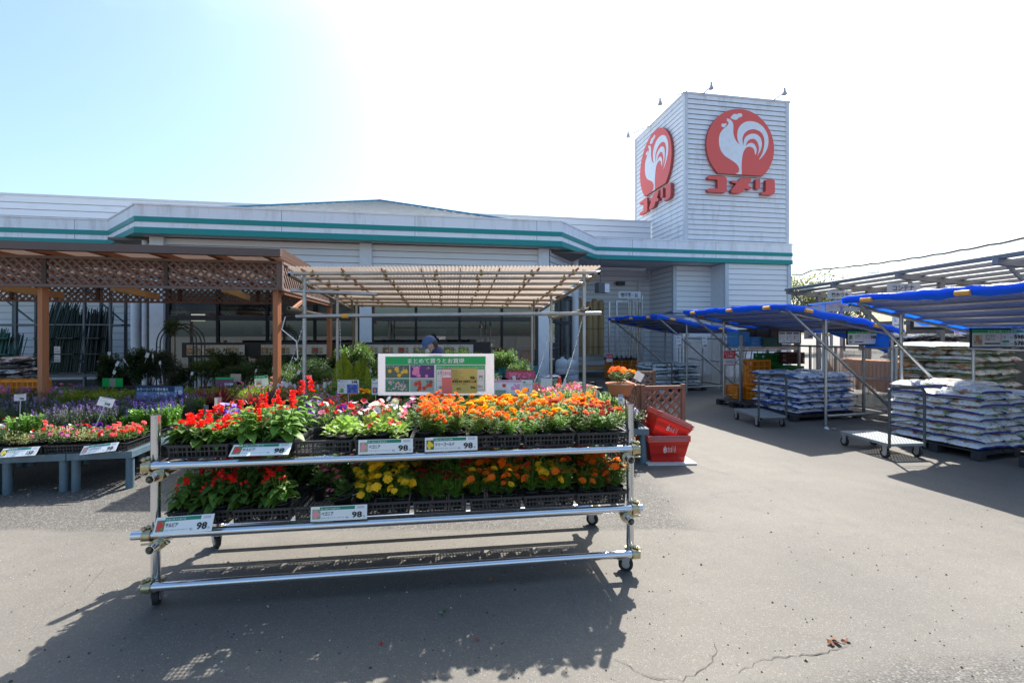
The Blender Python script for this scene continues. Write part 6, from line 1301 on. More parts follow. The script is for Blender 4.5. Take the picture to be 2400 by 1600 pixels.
# ---------------------------------------------------------------- platform trucks
M_cart = mat('cart_grey', (.075, .085, .09), .45, .3); M_deck = mat('deck_grey', (.30, .32, .33), .45, .2)
def cart_proto():
    t = thing('platform_truck', 'x', 'hand truck', (0, 0, -5)); w, L = .50, .78
    mb = MB(); mb.box((0, L/2, .185), (w, .02, .03)); mb.box((0, 0, .185), (w, .02, .03)); mb.box((0, L, .185), (w, .02, .03))
    for x in (-w/2, w/2): mb.box((x, L/2, .185), (.02, L, .035))
    n = 12
    for k in range(n+1): mb.box((-w/2+w*k/n, L/2, .202), (.024, L, .004))
    for k in range(17): mb.box((0, L*k/16, .2025), (w, .022, .004))
    mb.build('deck', M_deck, t)
    mb = MB(); z1 = .93; mb.path([Vector((-w/2, 0, .15)), Vector((-w/2, 0, z1-.05)), Vector((-w/2+.04, 0, z1)), Vector((w/2-.04, 0, z1)), Vector((w/2, 0, z1-.05)), Vector((w/2, 0, .15))], .017, 10)
    for z in (.42, .5): mb.tube((-w/2, 0, z), (w/2, 0, z), .006, 6)
    mb.build('handle', M_cart, t)
    for x in (-w/2+.02, w/2-.02):
        for y in (.06, L-.06):
            mb = MB(); mb.box((x-.02, y+.01, .12), (.004, .06, .10)); mb.box((x+.02, y+.01, .12), (.004, .06, .10)); mb.box((x, y, .168), (.07, .09, .006)); c = mb.build('caster', M_rim, t)
            mb = MB(); mb.tube((x-.016, y+.02, .062), (x+.016, y+.02, .062), .062, 18, 0); mb.tube((x-.019, y+.02, .062), (x+.019, y+.02, .062), .035, 12, 1); mb.build('wheel', [M_rub, M_rim], c)
    return t
cart = cart_proto()
place(cart, (5.18, 5.97, 0), R(5), 'grey platform truck with perforated deck beside the nearest soil bags', 'platform trucks')
place(cart, (4.55, 7.95, 0), R(3), 'grey platform truck in front of the blue and white bags', 'platform trucks', 1.0)
place(cart, (3.62, 11.0, 0), R(4), 'grey platform truck handle behind the lattice fence', 'platform trucks', 1.0)
# ---------------------------------------------------------------- stall signs
def facing(o, rotz): return (0, 0, rotz)
def wsgn(px0, py0, px1, py1, D, rz, name, lab, items, back=(.74, .76, .78), frame=None, tr=0, th=.01, sd=.003):
    a = W(px0, (py0+py1)/2, D); wd = (px1-px0)/1067*D/abs(math.cos(rz)); ht = (py1-py0)/1067*D; c = W((px0+px1)/2, (py0+py1)/2, D)
    return plate(name, lab, 'sign', c, (0, 0, rz), wd, ht, items, th, back, tr, None, frame, sd=sd)
FRM = (.02, (.02, .02, .02))
big = [('r', 0, .8, 1, .2, GN), ('t', .27, .83, .5, .13, WH, 'まとめて買うとお買得!', .01), ('p', .03, .08, .15, .6, (.45, .25, .15), 9, (.55, .5, .45), .2), ('t', .23, .60, .18, .1, BK, '花の生産者も'), ('t', .23, .48, .24, .1, BK, '使ってるプランター'), ('t', .23, .36, .17, .1, BK, '培養土 25L'), ('r', .22, .14, .27, .08, BK),
       ('q', .5, .02, .006, .74, RD), ('t', .53, .50, .05, .12, BK, '1袋'), ('t', .66, .48, .05, .08, BK, '税込'), ('t', .73, .44, .17, .26, BK, '598', .03), ('t', .91, .46, .03, .1, BK, '円'), ('r', .53, .24, .12, .12, GN), ('t', .53, .10, .11, .08, BK, '1袋当たり'), ('t', .66, .12, .05, .08, BK, '税込'), ('t', .73, .07, .17, .26, BK, '578', .03), ('t', .91, .09, .03, .1, BK, '円')]
wsgn(2270, 772, 2418, 812, 6.9, R(5), 'price_sign', 'large framed green and white sign priced 598 and 578 in the nearest stall', big, frame=FRM)
mid = [('r', 0, .82, 1, .18, GN), ('t', .25, .85, .5, .11, WH, 'まとめて買うとお買得!', .01), ('p', .03, .06, .13, .66, (.1, .2, .1), 6, (.6, .62, .6), .2), ('t', .22, .6, .18, .09, BK, '花と野菜の'), ('t', .22, .47, .16, .09, BK, '培養土25L'), ('r', .22, .12, .27, .07, BK), ('q', .49, .06, .006, .66, (.45, .2, .2)), ('t', .54, .46, .05, .1, BK, '1袋'), ('t', .66, .44, .05, .08, BK, '税込'), ('t', .74, .42, .17, .24, BK, '548', .03), ('t', .92, .44, .03, .09, BK, '円')]
wsgn(1982, 776, 2063, 806, 8.75, R(8), 'price_sign', 'framed green and white sign priced 548 in the middle stall', mid, frame=FRM)
tri = []
for i in range(3): tri += [('r', .03+.33*i, .78, .27, .16, BK), ('t', .05+.33*i, .82, .22, .08, WH, 'おすすめ品'), ('p', .04+.33*i, .2, .07, .5, (.4, .06, .05) if i else (.4, .3, .2), 3, (.65, .65, .62), .2), ('t', .13+.33*i, .55, .15, .08, BK, '園芸用土'), ('t', .13+.33*i, .38, .12, .06, BK, '軽くて便利'), ('t', .17+.33*i, .12, .12, .12, BK, '1,180')]
wsgn(1822, 777, 1877, 803, 9.2, R(8), 'price_sign', 'black framed sign with three small product columns in the middle stall', tri, frame=FRM)
wsgn(1884, 775, 1906, 794, 9.3, R(8), 'price_card', 'white card reading 398 beside the three-column sign', [('t', .42, .15, .38, .3, BK, '398', .02), ('t', .1, .6, .6, .1, (.3, .3, .4), '赤玉土')])
wsgn(1695, 820, 1723, 856, 10.6, R(5), 'price_card', 'red and white card reading 1,100 tied to the middle stall post', [('r', 0, .45, 1, .5, (.7, .05, .08)), ('t', .08, .73, .84, .16, WH, 'どこでも', .02), ('t', .22, .52, .56, .16, WH, '1,100', .03), ('t', .84, .52, .1, .08, WH, '円'), ('r', .06, .06, .88, .36, (.6, .64, .68)), ('q', .2, .18, .6, .12, (.4, .45, .5)), ('r', 0, 0, 1, .05, (.7, .05, .08))])
for i, px in enumerate((1591, 1651)): wsgn(px-6, 786+i, px+6, 814+i, 12.2+.2*i, R(5), 'price_card', ('narrow white card reading 1,280 left of the far stall post', 'narrow white card reading 1,280 under the far stall roof')[i], [('t', .1, .75, .7, .14, BK, '野菜土'), ('q', .1, .5, .7, .03, BK), ('t', .1, .08, .8, .18, BK, '1,280', .02)])
wsgn(2090, 739, 2119, 780, 9.3, R(5), 'price_sign', 'tall white card behind the nearest stall post', [('p', .1, .6, .4, .3, (.2, .35, .6), 3, (.6, .65, .7), .3), ('t', .35, .1, .5, .2, BK, '498', .02), ('t', .1, .4, .8, .1, BK, '腐葉土')])
wsgn(2138, 742, 2212, 766, 9.6, R(5), 'price_sign', 'dark framed white notice between the two right stalls', [('r', .0, .75, .15, .2, (.02, .25, .25))]+[('t', .25+.0*i, .2+.2*i, .6, .06, (.4, .45, .5), '送料・軽トラック貸出のご案内') for i in range(3)], frame=(.06, (.03, .03, .035)))
wsgn(2236, 757, 2266, 783, 8.6, R(5), 'price_card', 'small red and white card left of the large 598 sign', [('r', 0, .1, .35, .9, (.7, .06, .05)), ('t', .42, .2, .5, .12, BK, '肥料')])
wsgn(1421, 828, 1436, 848, 15.2, R(8), 'price_card', 'small red and white card beside the reed screens', [('r', 0, .4, 1, .55, (.7, .05, .1)), ('t', .1, .55, .8, .2, WH, '3,180', .02)])
# support bar behind the signs
for o, z, lab in ((S2o, 1.36, 'grey pipe carrying the signs of the middle stall'), (S3o, 1.40, 'grey pipe carrying the signs of the nearest stall')):
    MB().tube(lw(o, 1.4, -.1, z), lw(o, 1.4, 2.6, z), .02, 10).solo('sign_rail', M_pipeg, lab, 'rail')
# pole in nearest stall back
MB().tube(lw(S3o, 1.53, 1.9, 0), lw(S3o, 1.53, 1.9, 1.7), .0243, 12).solo('support_pole', M_pipeg, 'grey steel pole in the middle of the nearest stall back', 'pole')
# ================================================================ FAR SHED ROOF AT THE RIGHT
M_shed = mat('shed_steel', (.22, .22, .23), .6, .2); M_shsheet = mat('shed_sheet', (.72, .72, .70), .4, trans=.6, alpha=.9)
shed = thing('storage_shed', 'long open storage shed with slatted translucent roof behind the stalls', 'shed', (9, 9, 0))
ZS = lambda x: 3.02-.10*(x-8.8)
mb = MB(); y = 2.5
while y < 14.6:
    yy = min(14.6, y+.45); mb.quad((8.75, y, ZS(8.75)+.05), (12.5, y, ZS(12.5)+.05), (12.5, yy-.02, ZS(12.5)+.05), (8.75, yy-.02, ZS(8.75)+.05)); y += .45
mb.build('roof_sheet', M_shsheet, shed, world=True)
mb = MB()
for i in range(9): x = 8.8+.45*i; mb.bar((x, 2.5, ZS(x)), (x, 14.6, ZS(x)), .10 if i else .12, .07)
mb.build('purlin', M_shed, shed, world=True)
for y in (4, 6.1, 8.2, 10.3, 12.4, 14.4):
    mb = MB(); mb.bar((8.7, y, ZS(8.7)-.09), (12.5, y, ZS(12.5)-.09), .10, .12); mb.build('rafter', M_shed, shed, world=True)
    mb = MB(); mb.bar((9.7, y, 0), (9.7, y, ZS(9.7)-.15), .1, .1); mb.bar((9.7, y, 2.1), (8.9, y, 2.9), .05, .05); mb.build('post', M_shed, shed, world=True)
mb = MB(); mb.bar((9.7, 3, 2.55), (9.7, 14.5, 2.55), .08, .14); mb.bar((9.7, 3, 1.9), (9.7, 14.5, 1.9), .05, .1); mb.build('beam', M_shed, shed, world=True)
mb = MB(); mb.box((12.6, 8.5, 1.3), (.1, 12, 2.6)); mb.build('back_wall', mat('shed_wall', (.10, .10, .105), .8), shed, world=True)
wsgn(1942, 681, 1994, 700, 12.2, R(-8), 'hanging_sign', 'grey bamboo-broom sign 竹ホウキ, left of two under the shed roof', [('t', .15, .22, .7, .56, BK, '竹ホウキ', .015)], (.55, .54, .54))
wsgn(2083, 664, 2153, 686, 10.0, R(-8), 'hanging_sign', 'grey container sign コンテナ, right of two under the shed roof', [('t', .16, .22, .64, .56, BK, 'コンテナ', .015)], (.5, .48, .47))
for i, (px, D, rz, w_, z, lab) in enumerate(((1925, 10.9, .25, 2.2, 2.22, 'pale metal awning sheet above the middle stall'), (2035, 9.3, .75, 1.7, 2.27, 'slanting blue-grey metal sheet above the middle stall'), (1640, 15.0, .2, 2.0, 2.35, 'grey metal awning sheet behind the far stall'), (1560, 15.4, -.15, 1.5, 2.2, 'low grey metal awning at the left of the far stall'))):
    p = W(px, 700, D); mb = MB(); mb.box((0, .4, 0), (w_, .9, .03), rot=Matrix.Rotation(-.08, 3, 'X')); mb.box((0, -.05, .0), (w_, .02, .10)); mb.box((-w_/2+.1, .6, -z/2), (.05, .05, z-.04)); mb.box((w_/2-.1, .6, -z/2), (.05, .05, z-.04)); mb.solo('awning', mat('awning_grey', (.45, .50, .56), .5, .2), lab, 'awning', loc=(p.x, D, z), rotz=rz)
# ================================================================ ALONG THE SHOP WALL
M_reed = mat('reed', (.36, .25, .12), .8, var=.4, vs=14, stretch=(1, 1, .06)); rg = random.Random(3)
rs = [onT(x, 780, 16.4)[0] for x in (1359, 1372, 1385, 1399, 1413)]
for i, s in enumerate(rs):
    mb = MB(); c = F(s, 16.6+.06*(i % 2), 0); h = 2.15-.06*(i % 3)
    for j in range(26): a = rg.uniform(0, 6.283); r_ = .115*math.sqrt(rg.random()); mb.tube(c+Vector((r_*math.cos(a), r_*math.sin(a), .80)), c+Vector((r_*math.cos(a), r_*math.sin(a), .8+h+rg.uniform(-.05, .03))), .017, 6)
    mb.tube(c+Vector((0, 0, .82)), c+Vector((0, 0, .8+h-.05)), .118, 12)
    for z in (1.1, 1.8, 2.5): mb.tube(c+Vector((0, 0, z)), c+Vector((0, 0, z+.015)), .138, 12, 1)
    mb.solo('reed_screen', [M_reed, mat('twine', (.08, .05, .03), .9)], f'rolled reed screen {ORD[i]} from the left standing on the shelf', 'reed screen', 'rolled reed screens')
sh = thing('screen_shelf', 'low galvanised shelf carrying the rolled reed screens', 'shelf', F(rs[2], 16.5, 0), FA)
mb = MB(); mb.box((0, 0, .74), (1.35, .6, .05)); mb.box((0, -.3, .70), (1.35, .04, .12)); mb.box((0, 0, .25), (1.35, .6, .04)); mb.build('shelf_board', M_galv, sh)
for x in (-.65, .65): MB().box((x, -.28, 1.4 if x > 0 else .4), (.06, .06, 2.8 if x > 0 else .8)).build('upright', M_galv, sh)
mb = MB(); mb.box((0, -.05, .34), (1.2, .4, .14)); mb.solo('timber_pile', mat('timber', (.4, .26, .12), .8), 'pile of timber on the lower shelf under the reed screens', 'timber', loc=F(rs[2], 16.45, 0), rotz=FA)
# washing-pole stand
ps = thing('pole_stand', 'galvanised stand holding upright washing poles by the white wall', 'stand', F(7.9, 17.8, 0), FA)
for x in (-.55, .55): MB().box((x, 0, 1.5), (.06, .06, 3.0)).build('upright', M_galv, ps)
mb = MB(); mb.box((0, 0, 2.95), (1.1, .05, .06)); mb.box((0, 0, 1.6), (1.1, .04, .05)); mb.box((0, -.05, .2), (1.1, .3, .06)); mb.build('cross_bar', M_galv, ps)
mb = MB(); mb.bar((.53, 0, 2.6), (.25, 0, 2.0), .03, .03); mb.bar((-.53, 0, 1.2), (-.2, 0, 1.75), .03, .03); mb.build('brace', M_galv, ps)
rg = random.Random(6); pp = MB(); pp.tube((0, 0, 0), (0, 0, 3.3), .017, 8); pp = pp.solo('washing_pole', mat('pole_steel', (.55, .57, .6), .25, .9), 'x', 'pole', loc=(0, 0, 0))
for k in range(12): p = F(7.75+.055*k, 17.55, .2); place(pp, p, FA, f'{nth(k+1)} steel washing pole from the left in the wall stand', 'washing poles in the stand', (1, 1, rg.uniform(.72, 1.02)), (rg.uniform(-.02, .04), rg.uniform(-.05, .03)))
wsgn(1448, 683, 1503, 699, 16.9, FA, 'hanging_sign', 'grey sign reading 物干竿・台 above the washing poles', [('t', .12, .18, .74, .64, BK, '物干竿・台', .01)], (.55, .56, .58))
mb = MB()
for k in range(8): a = at_px(1435+7*k, 16.0+.1*(k % 3)); mb.path([Vector((a.x, a.y, .25)), Vector((a.x+rg.uniform(-.1, .2), a.y, 1.3+.1*(k % 4))), Vector((a.x+.3*(k % 2), a.y, 1.75))], .012, 5)
mb.solo('laundry_racks', M_galv, 'cluster of folded metal laundry racks left of the washing poles', 'laundry rack')
# outdoor unit / speaker hung under the soffit
c = W(1410, 675, 15.6); mb = MB(); mb.box((0, 0, 0), (.42, .22, .34)); mb.box((.15, -.112, 0), (.2, .006, .3), 1); mb.tube((-.05, 0, .17), (-.05, 0, 4.28-c.z), .012, 6); mb.solo('hanging_speaker', [mat('speaker_dark', (.10, .10, .11), .6), M_trim], 'white-faced box speaker hanging from the soffit above the reed screens', 'speaker', loc=c, rotz=.5)
c = F(7.75, 18.35, 3.75); mb = MB(); mb.box((0, 0, 0), (.34, .2, .16)); mb.box((-.2, 0, .03), (.1, .12, .05)); mb.solo('wall_lamp', mat('speaker_dark', (.10, .10, .11), .6), 'small dark floodlight on the recessed white wall', 'lamp', loc=c, rotz=FA)
c = F(7.2, 17.2, 4.2); mb = MB(); mb.box((0, 0, 0), (2.2, .16, .07)); mb.tube((-1.05, 0, -.06), (1.05, 0, -.06), .016, 8); mb.solo('strip_light', M_trim, 'long white strip light under the soffit right of the bay', 'light', loc=c, rotz=FA)
# water tank bottles, cone, dark heap
bt = thing('water_tanks', 'x', 'tank', (0, 0, -5)); mb = MB(); mb.lathe([(0, 0), (.17, 0), (.2, .04), (.2, .14), (.185, .17), (.2, .2), (.2, .32), (.17, .40), (.08, .44), (.05, .45), (.05, .49), (0, .49)], 18); mb.build('tank_body', mat('tank_plastic', (.62, .68, .74), .25, trans=.4), bt)
for k, (px, z, lab) in enumerate(((1316, .0, 'left lower'), (1340, .0, 'right lower'), (1318, .42, 'left upper'), (1338, .40, 'right upper'))): p = at_px(px, 13.6); o = place(bt, (p.x, p.y, z), k, f'{lab} translucent white round tank behind the traffic cone', 'white round tanks', 1.05); o.name = 'water_tank'
cone = thing('traffic_cone', 'red and white traffic cone in front of the round tanks', 'cone', at_px(1311, 10.2)); M_cone = mat('cone_red', (.75, .06, .03), .5)
for i, (z0, z1, m_) in enumerate(((.02, .32, M_cone), (.32, .44, M_tag), (.44, .66, M_cone))): r = lambda z: .14-.165*z; MB().tube((0, 0, z0), (0, 0, z1), r(z0), 18, r2=r(z1)).build('cone_band', m_, cone)
MB().box((0, 0, .012), (.36, .36, .024)).build('base', M_rub, cone)
for k, (px, D, w_, lab) in enumerate(((1355, 12.5, .9, 'left dark covered heap of goods behind the canopy post'), (1378, 12.0, .7, 'right dark heap of goods with a white tag'))):
    mb = MB(); rg = random.Random(k)
    for q in range(9): mb.box((rg.uniform(-w_/2, w_/2), rg.uniform(-.2, .2), rg.uniform(.08, .22)), (.25, .25, .2), rot=Matrix.Rotation(rg.uniform(0, 3), 3, 'Z'))
    mb.box((0, 0, .05), (w_, .5, .1)); mb.solo('goods_heap', mat('heap_dark', (.03, .03, .035), .7), lab, 'goods', loc=at_px(px, D))
for k in range(5): p = at_px(1292, 12.6); place(BP['c'][k % 3], (p.x, p.y, .05+.09*k), .1*k, f'dark green soil bag {ORD[k]} from the bottom beside the white column', 'bags beside the white column', .85)
# ================================================================ LATTICE SCREEN, PLANTER, RED BASKETS
M_scr = mat('screen_wood', (.21, .11, .075), .75, var=.3, vs=9)
def screen(a, b, z0, z1, lab, name='lattice_screen'):
    t = thing(name, lab, 'lattice screen', a); mb = MB(); lattice(mb, a, b, z0, z1, .034, .095, .01); mb.build('lattice', M_scr, t, world=True)
    d = (b-a).normalized(); nn = Vector((d.y, -d.x, 0))*.006
    for p in (a, b): mb = MB(); mb.bar(p+nn, p+nn+Vector((0, 0, z1+.04)), .045, .055, up=d); mb.build('upright', M_scr, t, world=True)
    for z in (z0, z1): mb = MB(); mb.bar(a+nn+Vector((0, 0, z)), b+nn+Vector((0, 0, z)), .05, .04); mb.build('crosspiece', M_scr, t, world=True)
A_ = at_px(1506, 6.25); B2 = at_px(1600, 6.35); C_ = at_px(1458, 7.3)
screen(A_, B2, .12, .90, 'brown lattice screen facing the viewer behind the red baskets'); screen(C_, A_-Vector((.04, -.03, 0)), .12, .90, 'brown lattice screen running back at an angle on the left')
screen(at_px(1470, 8.9), at_px(1533, 8.9), .2, .88, 'farther brown lattice screen behind the planter')
pl = thing('terracotta_planter', 'terracotta bowl of orange and yellow marigolds on a thin black stand', 'planter', at_px(1453, 5.95)); zt = W(1453, 928, 5.95).z
mb = MB(); mb.lathe([(0, 0), (.11, 0), (.13, .03), (.165, .13), (.185, .15), (.19, .17), (.17, .17), (.16, .15)], 24, M=Matrix.Translation((0, 0, zt))); mb.add([(.16*math.cos(6.283*k/20), .16*math.sin(6.283*k/20), zt+.15) for k in range(20)], [tuple(range(20))], 1); mb.build('bowl', [M_terra, M_soil], pl)
mb = MB()
for k in range(4): a = k*1.571+.4; mb.tube((.15*math.cos(a), .15*math.sin(a), 0), (.12*math.cos(a), .12*math.sin(a), zt+.06), .007, 6)
for z in (.3, zt+.05): mb.path([Vector((.13*math.cos(k*.524), .13*math.sin(k*.524), z)) for k in range(13)], .006, 5)
mb.build('stand', M_black, pl); pm = gen_marigold(300, ['orange', 'amber', 'amber'], 13, .14, .13, (.026, .036), 20); base = at_px(1453, 5.95)
for ch in list(pm.children):
    if ch.name.startswith('pot'): bpy.data.objects.remove(ch); continue
place(pm, (base.x, base.y, zt+.06), 0, 'orange and yellow marigold clump growing in the terracotta bowl', None, 1.4); pm.name = 'marigold_clump'
sgn(1449, 924, 1460, 944, 5.78, 'plant_tag', 'small white tag hanging on the front of the terracotta bowl', [('r', .1, .75, .8, .2, (.1, .3, .6)), ('t', .1, .3, .7, .15, BK, '298')], stick=False)
sgn(1487, 872, 1508, 892, 6.1, 'card_on_stick', 'blank white card tilted on a stick above the lattice screen', [], rot=(.1, .5, .2))
M_bask = mat('basket_red', (.70, .028, .02), .35, trans=.25); M_brim = mat('basket_rim', (.72, .10, .08), .35)
def basket_mesh(solid=True):
    mb = MB(); w0, w1, d0, d1, h = .19, .245, .13, .175, .25; n = 22
    def P(s, f, z):  # s side, f -1..1
        w = w0+(w1-w0)*z/h; d = d0+(d1-d0)*z/h
        return {0: Vector((f*w, -d, z)), 1: Vector((w, f*d, z)), 2: Vector((-f*w, d, z)), 3: Vector((-w, -f*d, z))}[s]
    for s in range(4):
        for (z0, z1) in ((0, .05), (.105, .165), (.20, .25)): mb.quad(P(s, -1, z0), P(s, 1, z0), P(s, 1, z1), P(s, -1, z1))
        for (z0, z1) in ((.05, .105), (.165, .20)):
            for k in range(n): f0 = -1+2*k/n; f1 = f0+1.25/n; mb.quad(P(s, f0, z0), P(s, f1, z0), P(s, f1, z1), P(s, f0, z1))
        mb.bar(P(s, -1.03, h), P(s, 1.03, h), .02, .012, 1)
    mb.quad(P(0, -1, .002), P(0, 1, .002), P(2, -1, .002), P(2, 1, .002)); return mb
bk = MB(); c0 = G(1562, 1081, .02); bk = basket_mesh(); bp = thing('shopping_basket', 'x', 'shopping basket', (0, 0, -5)); bk.build('basket_body', [M_bask, M_brim], bp)
fnb = lambda a, b, d: Vector((a, -.152-.0-d-(b-.12)*.18, b)); mb = MB(); text(mb, 'コメリ', -.02, .115, .10, .028, fnb, .006, 0, .0); mb.add([fnb(-.045+.018*math.cos(k*.5236), .13+.018*math.sin(k*.5236), .006) for k in range(12)], [tuple(range(12))]); mb.add([fnb(-.045+.009*math.cos(k*1.05)*1.0, .13+.011*math.sin(k*1.05), .008) for k in range(6)], [tuple(range(6))], 1); mb.build('lettering', [flat('basket_print', (.85, .8, .78)), M_bask], bp)
for y in (-.1, .1): MB().path([Vector((-.24, y, .25)), Vector((-.2, y*1.9, .262)), Vector((.2, y*1.9, .262)), Vector((.24, y, .25))], .006, 5).build('handle', mat('handle_pale', (.5, .2, .2), .4), bp)
for k in range(4): place(bp, (c0.x, c0.y+.12, .022+.018*k), R(4), f'red shopping basket {("at the bottom", "second from the bottom", "third from the bottom", "topmost")[k]} of the level pile', 'nested red shopping baskets', 1.08)
for k in range(3): place(bp, (c0.x-.02+.008*k, c0.y+.12, .30+.02*k), R(4), f'red shopping basket {("lowest", "middle", "topmost")[k]} of the three tilted on the pile', 'tilted red shopping baskets', 1.0, (0, .42))
mb = MB(); mb.box((0, 0, .01), (.62, .42, .02)); mb.solo('ground_board', mat('board_white', (.62, .6, .56), .7, stain=(.3, .3, .28), ss=6), 'dirty white board lying under the red baskets', 'board', loc=(c0.x+.03, c0.y+.1, .002), rotz=R(3))
# ================================================================ CABLE, TREES, AERIAL
mb = MB(); a = F(13.42, 15.4, 0); a = Vector((a.x, a.y, EYE+137/1067*a.y)); b = Vector((11.6, 8.0, 3.85)); pts = [a, a+Vector((.35, -.1, -.02)), a+Vector((.6, -.25, .12))]
s0_ = pts[-1]
for k in range(1, 41): f = k/40; pts.append(s0_.lerp(b, f)+Vector((0, 0, -.16*math.sin(math.pi*f)))+Vector((.012*math.sin(k*2.1), 0, .012*math.cos(k*2.1))))
mb.path(pts, .027, 6); mb.solo('service_cable', mat('cable_black', (.04, .04, .045), .6), 'black twisted cable running from the tower corner to the right', 'cable')
mb = MB(); mb.tube(b-Vector((0, 0, b.z)), b+Vector((0, 0, .3)), .09, 12); mb.solo('cable_pole', mat('pole_concrete', (.35, .35, .34), .9), 'concrete pole outside the right edge carrying the cable', 'pole')
def far_tree(x, y, h, r, seed, lm, lab, n=2600, ls=.5, bare=False):
    rg = random.Random(seed); t = thing('tree', lab, 'tree', (x, y, 0), group='trees beyond the shed'); tr = MB(); tr.tube((0, 0, 0), (0, 0, h*.5), .22, 8, r2=.14); cr_ = MB(); cl = []
    for k in range(16):
        d = rdir(rg, -.5, 1); c = Vector((d.x*r*.75, d.y*r*.75, h*.62+d.z*h*.34)); cl.append(c); tr.tube((0, 0, h*.4), c, .07, 5, r2=.02)
        for q in range(n//16): e = rdir(rg, -1, 1); p = c+e*r*.38*rg.uniform(.4, 1.15); leaf2(cr_, p, e+rdir(rg)*.8, ls*rg.uniform(.5, 1), ls*.5) if not bare else cr_.tube(p, p+(e+Vector((0, 0, .6)))*.8, .02, 3)
    tr.build('trunk', mat('bark', (.12, .085, .06), .9), t); cr_.build('crown', lm, t); return t
LT = leafmat('tree_green', (.09, .13, .03)); LT2 = leafmat('tree_olive', (.16, .17, .05))
far_tree(22.5, 36, 5.6, 2.2, 1, LT2, 'bushy olive green tree right beside the tower wall', 3000, .3); far_tree(25.5, 37, 5.2, 2.2, 2, LT, 'low green tree behind the bamboo-broom sign', 3000, .3)
far_tree(27.5, 40, 6.9, 1.8, 3, LT2, 'thin feathery tree rising over the shed roof', 500, .28); far_tree(30.5, 42, 7.1, 1.9, 4, LT2, 'taller feathery tree top right of the thin one', 420, .28); far_tree(33, 43, 6.6, 1.7, 5, LT2, 'sparse tree top near the roof aerial', 350, .28)
for i, x in enumerate((38, 44, 51, 58)): far_tree(x, 36+2*i, 5.4, 3, 10+i, LT, f'{nth(i+1)} dark tree from the left behind the shed', 1200, .5)
mb = MB(); q = W(2058, 660, 22); mb.tube((q.x, q.y, 2.6), (q.x, q.y, q.z+.6), .025, 6); mb.tube((q.x-.5, q.y, q.z+.45), (q.x+.9, q.y+.3, q.z+.38), .018, 5)
for k in range(7): x = q.x-.4+.2*k; mb.tube((x, q.y-.25, q.z+.43), (x, q.y+.35, q.z+.43), .010, 4)
mb.solo('tv_aerial', M_galv, 'thin television aerial above the shed roof', 'aerial')
# ================================================================ PERSON behind the board
M_skin = mat('skin', (.55, .33, .23), .5, var=.05); M_navy = mat('navy_cloth', (.035, .05, .13), .8, var=.2, vs=9, bump=.3, bs=25); M_hair = mat('hair_dark', (.045, .03, .022), .6, var=.4, vs=60)
def skin_obj(name, verts, edges, radii, m, parent, sub=2):
    me = bpy.data.meshes.new(name); me.from_pydata(verts, edges, []); o = bpy.data.objects.new(name, me); COL.objects.link(o); md = o.modifiers.new('skin', 'SKIN'); md.use_smooth_shade = True
    for i, r in enumerate(radii): me.skin_vertices[0].data[i].radius = r if isinstance(r, tuple) else (r, r)
    me.skin_vertices[0].data[0].use_root = True; s2 = o.modifiers.new('sub', 'SUBSURF'); s2.levels = sub; s2.render_levels = sub
    bpy.context.view_layer.update(); dg = bpy.context.evaluated_depsgraph_get(); nm = bpy.data.meshes.new_from_object(o.evaluated_get(dg)); nm.materials.clear(); nm.materials.append(m)
    bpy.data.objects.remove(o); q = bpy.data.objects.new(name, nm); COL.objects.link(q); q.parent = parent
    for p in nm.polygons: p.use_smooth = True
    return q
px_, D_ = 1034, 6.75
pb = at_px(px_, D_); person = thing('person', 'person in navy cap and white face mask bending behind the board', 'person', pb, R(20))
# faces local -x and slightly away; head bowed
V_ = [(0, 0, .93), (.0, 0, 1.10), (-.03, 0, 1.26), (-.07, 0, 1.37), (-.12, 0, 1.43), (-.02, -.17, 1.33), (-.02, .17, 1.33), (-.08, -.21, 1.08), (-.08, .21, 1.08), (-.28, -.19, .92), (-.28, .19, .92), (-.36, -.18, .88), (-.36, .18, .88), (0, -.09, .88), (0, .09, .88), (.02, -.10, .48), (.0, .10, .48), (.06, -.10, .07), (.02, .10, .07), (-.1, -.11, .03), (-.14, .11, .03)]
E_ = [(0, 1), (1, 2), (2, 3), (3, 4), (3, 5), (3, 6), (5, 7), (6, 8), (7, 9), (8, 10), (9, 11), (10, 12), (0, 13), (0, 14), (13, 15), (14, 16), (15, 17), (16, 18), (17, 19), (18, 20)]
Rr = [(.13, .16), (.12, .15), (.13, .17), (.085, .10), .055, .07, .07, .05, .05, .04, .04, .03, .03, .10, .10, .065, .065, .045, .045, .04, .04]
skin_obj('body', V_, E_, Rr, M_navy, person)
hd = MB(); HC = Vector((-.165, 0, 1.475)); tl = Matrix.Rotation(R(-28), 4, 'Y')
def ell(mb, c, r, mi=0, n=22, m_=14, cond=None, M=None):
    vs = []; fs = []
    for i in range(m_+1):
        for k in range(n): a = math.pi*i/m_; b = 6.2832*k/n; p = Vector((r[0]*math.sin(a)*math.cos(b), r[1]*math.sin(a)*math.sin(b), r[2]*math.cos(a))); vs.append(p)
    for i in range(m_):
        for k in range(n):
            f = (i*n+k, (i+1)*n+k, (i+1)*n+(k+1) % n, i*n+(k+1) % n)
            if cond is None or all(cond(vs[j]) for j in f): fs.append(f)
    mb.add([(M @ (p+Vector(c))) if M else p+Vector(c) for p in vs], fs, mi, True)
HM = Matrix.Translation(HC) @ tl
ell(hd, (0, 0, 0), (.098, .077, .118), M=HM); ell(hd, (-.045, 0, -.065), (.05, .055, .055), M=HM); ell(hd, (-.103, 0, -.012), (.018, .014, .025), M=HM)
for y in (-.078, .078): ell(hd, (.01, y, -.015), (.02, .009, .033), M=HM)
hd.tube(HM @ Vector((.02, 0, -.08)), Vector((-.10, 0, 1.36)), .055, 12); hd.build('head', M_skin, person)
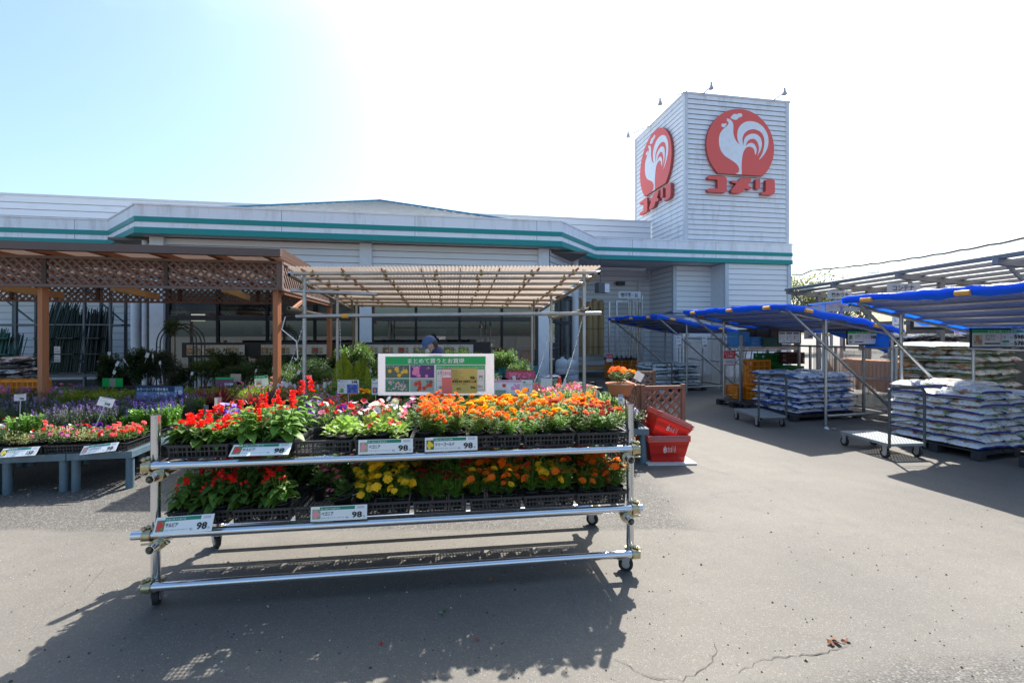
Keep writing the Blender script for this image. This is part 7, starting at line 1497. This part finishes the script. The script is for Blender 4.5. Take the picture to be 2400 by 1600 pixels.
mb = MB(); ell(mb, (.012, 0, .0), (.102, .083, .122), cond=lambda p: p.x > .012 and p.z > -.085 or p.z > .03, M=HM); mb.build('hair', M_hair, person)
mb = MB(); ell(mb, (.006, 0, .022), (.112, .093, .120), cond=lambda p: p.z > .0, M=HM)
for k in range(10):
    a0, a1 = -1.05+2.1*k/10, -1.05+2.1*(k+1)/10; q = lambda a, r, z: HM @ Vector((.006-r*math.cos(a), r*.83*math.sin(a), z)); mb.quad(q(a0, .110, .028), q(a1, .110, .028), q(a1, .110+.075*math.cos(a1*1.1), .008), q(a0, .110+.075*math.cos(a0*1.1), .008), 0, True); mb.quad(q(a0, .110, .022), q(a0, .110+.075*math.cos(a0*1.1), .003), q(a1, .110+.075*math.cos(a1*1.1), .003), q(a1, .110, .022), 0, True)
mb.bar(HM @ Vector((.115, -.03, .0)), HM @ Vector((.115, .03, .0)), .008, .02); mb.build('cap', mat('cap_blue', (.07, .12, .26), .7, var=.1), person)
mb = MB(); ell(mb, (-.05, 0, -.055), (.062, .066, .062), cond=lambda p: p.x < .0, M=HM)
for y in (-.074, .074): mb.tube(HM @ Vector((-.05, y*.9, -.03)), HM @ Vector((.005, y*1.08, .005)), .0025, 5); mb.tube(HM @ Vector((-.045, y*.8, -.09)), HM @ Vector((.012, y*1.08, -.03)), .0025, 5)
mb.build('face_mask', mat('mask_white', (.8, .8, .8), .8), person)
for y in (-.18, .18):
    mb = MB(); c = Vector((-.385, y, .862)); ell(mb, tuple(c), (.045, .038, .018))
    for k in range(4): a = (-.36, -.12, .12, .36)[k]; L_ = (.06, .072, .068, .052)[k]; p0 = c+Vector((-.03, (k-1.5)*.019, 0)); p1 = p0+Vector((-L_*.55, L_*.2*a, -.01)); p2 = p1+Vector((-L_*.4, L_*.1*a, -.028)); mb.tube(p0, p1, .0095, 8, r2=.0085); mb.tube(p1, p2, .0085, 8, r2=.0065)
    p0 = c+Vector((.005, -.03 if y > 0 else .03, 0)); mb.tube(p0, p0+Vector((-.045, -.02 if y > 0 else .02, -.015)), .011, 8, r2=.008); mb.build('hand', M_skin, person)
# prototypes that were never placed are dropped
dead = []
for o in list(S.objects):
    if o.parent is None and (o.get('label') == 'x' or (o.type == 'EMPTY' and o.location.z < -4.5)): dead += list(o.children_recursive)+[o]
for o in dead: bpy.data.objects.remove(o)
for o in S.objects:
    if 'look' in o: del o['look']
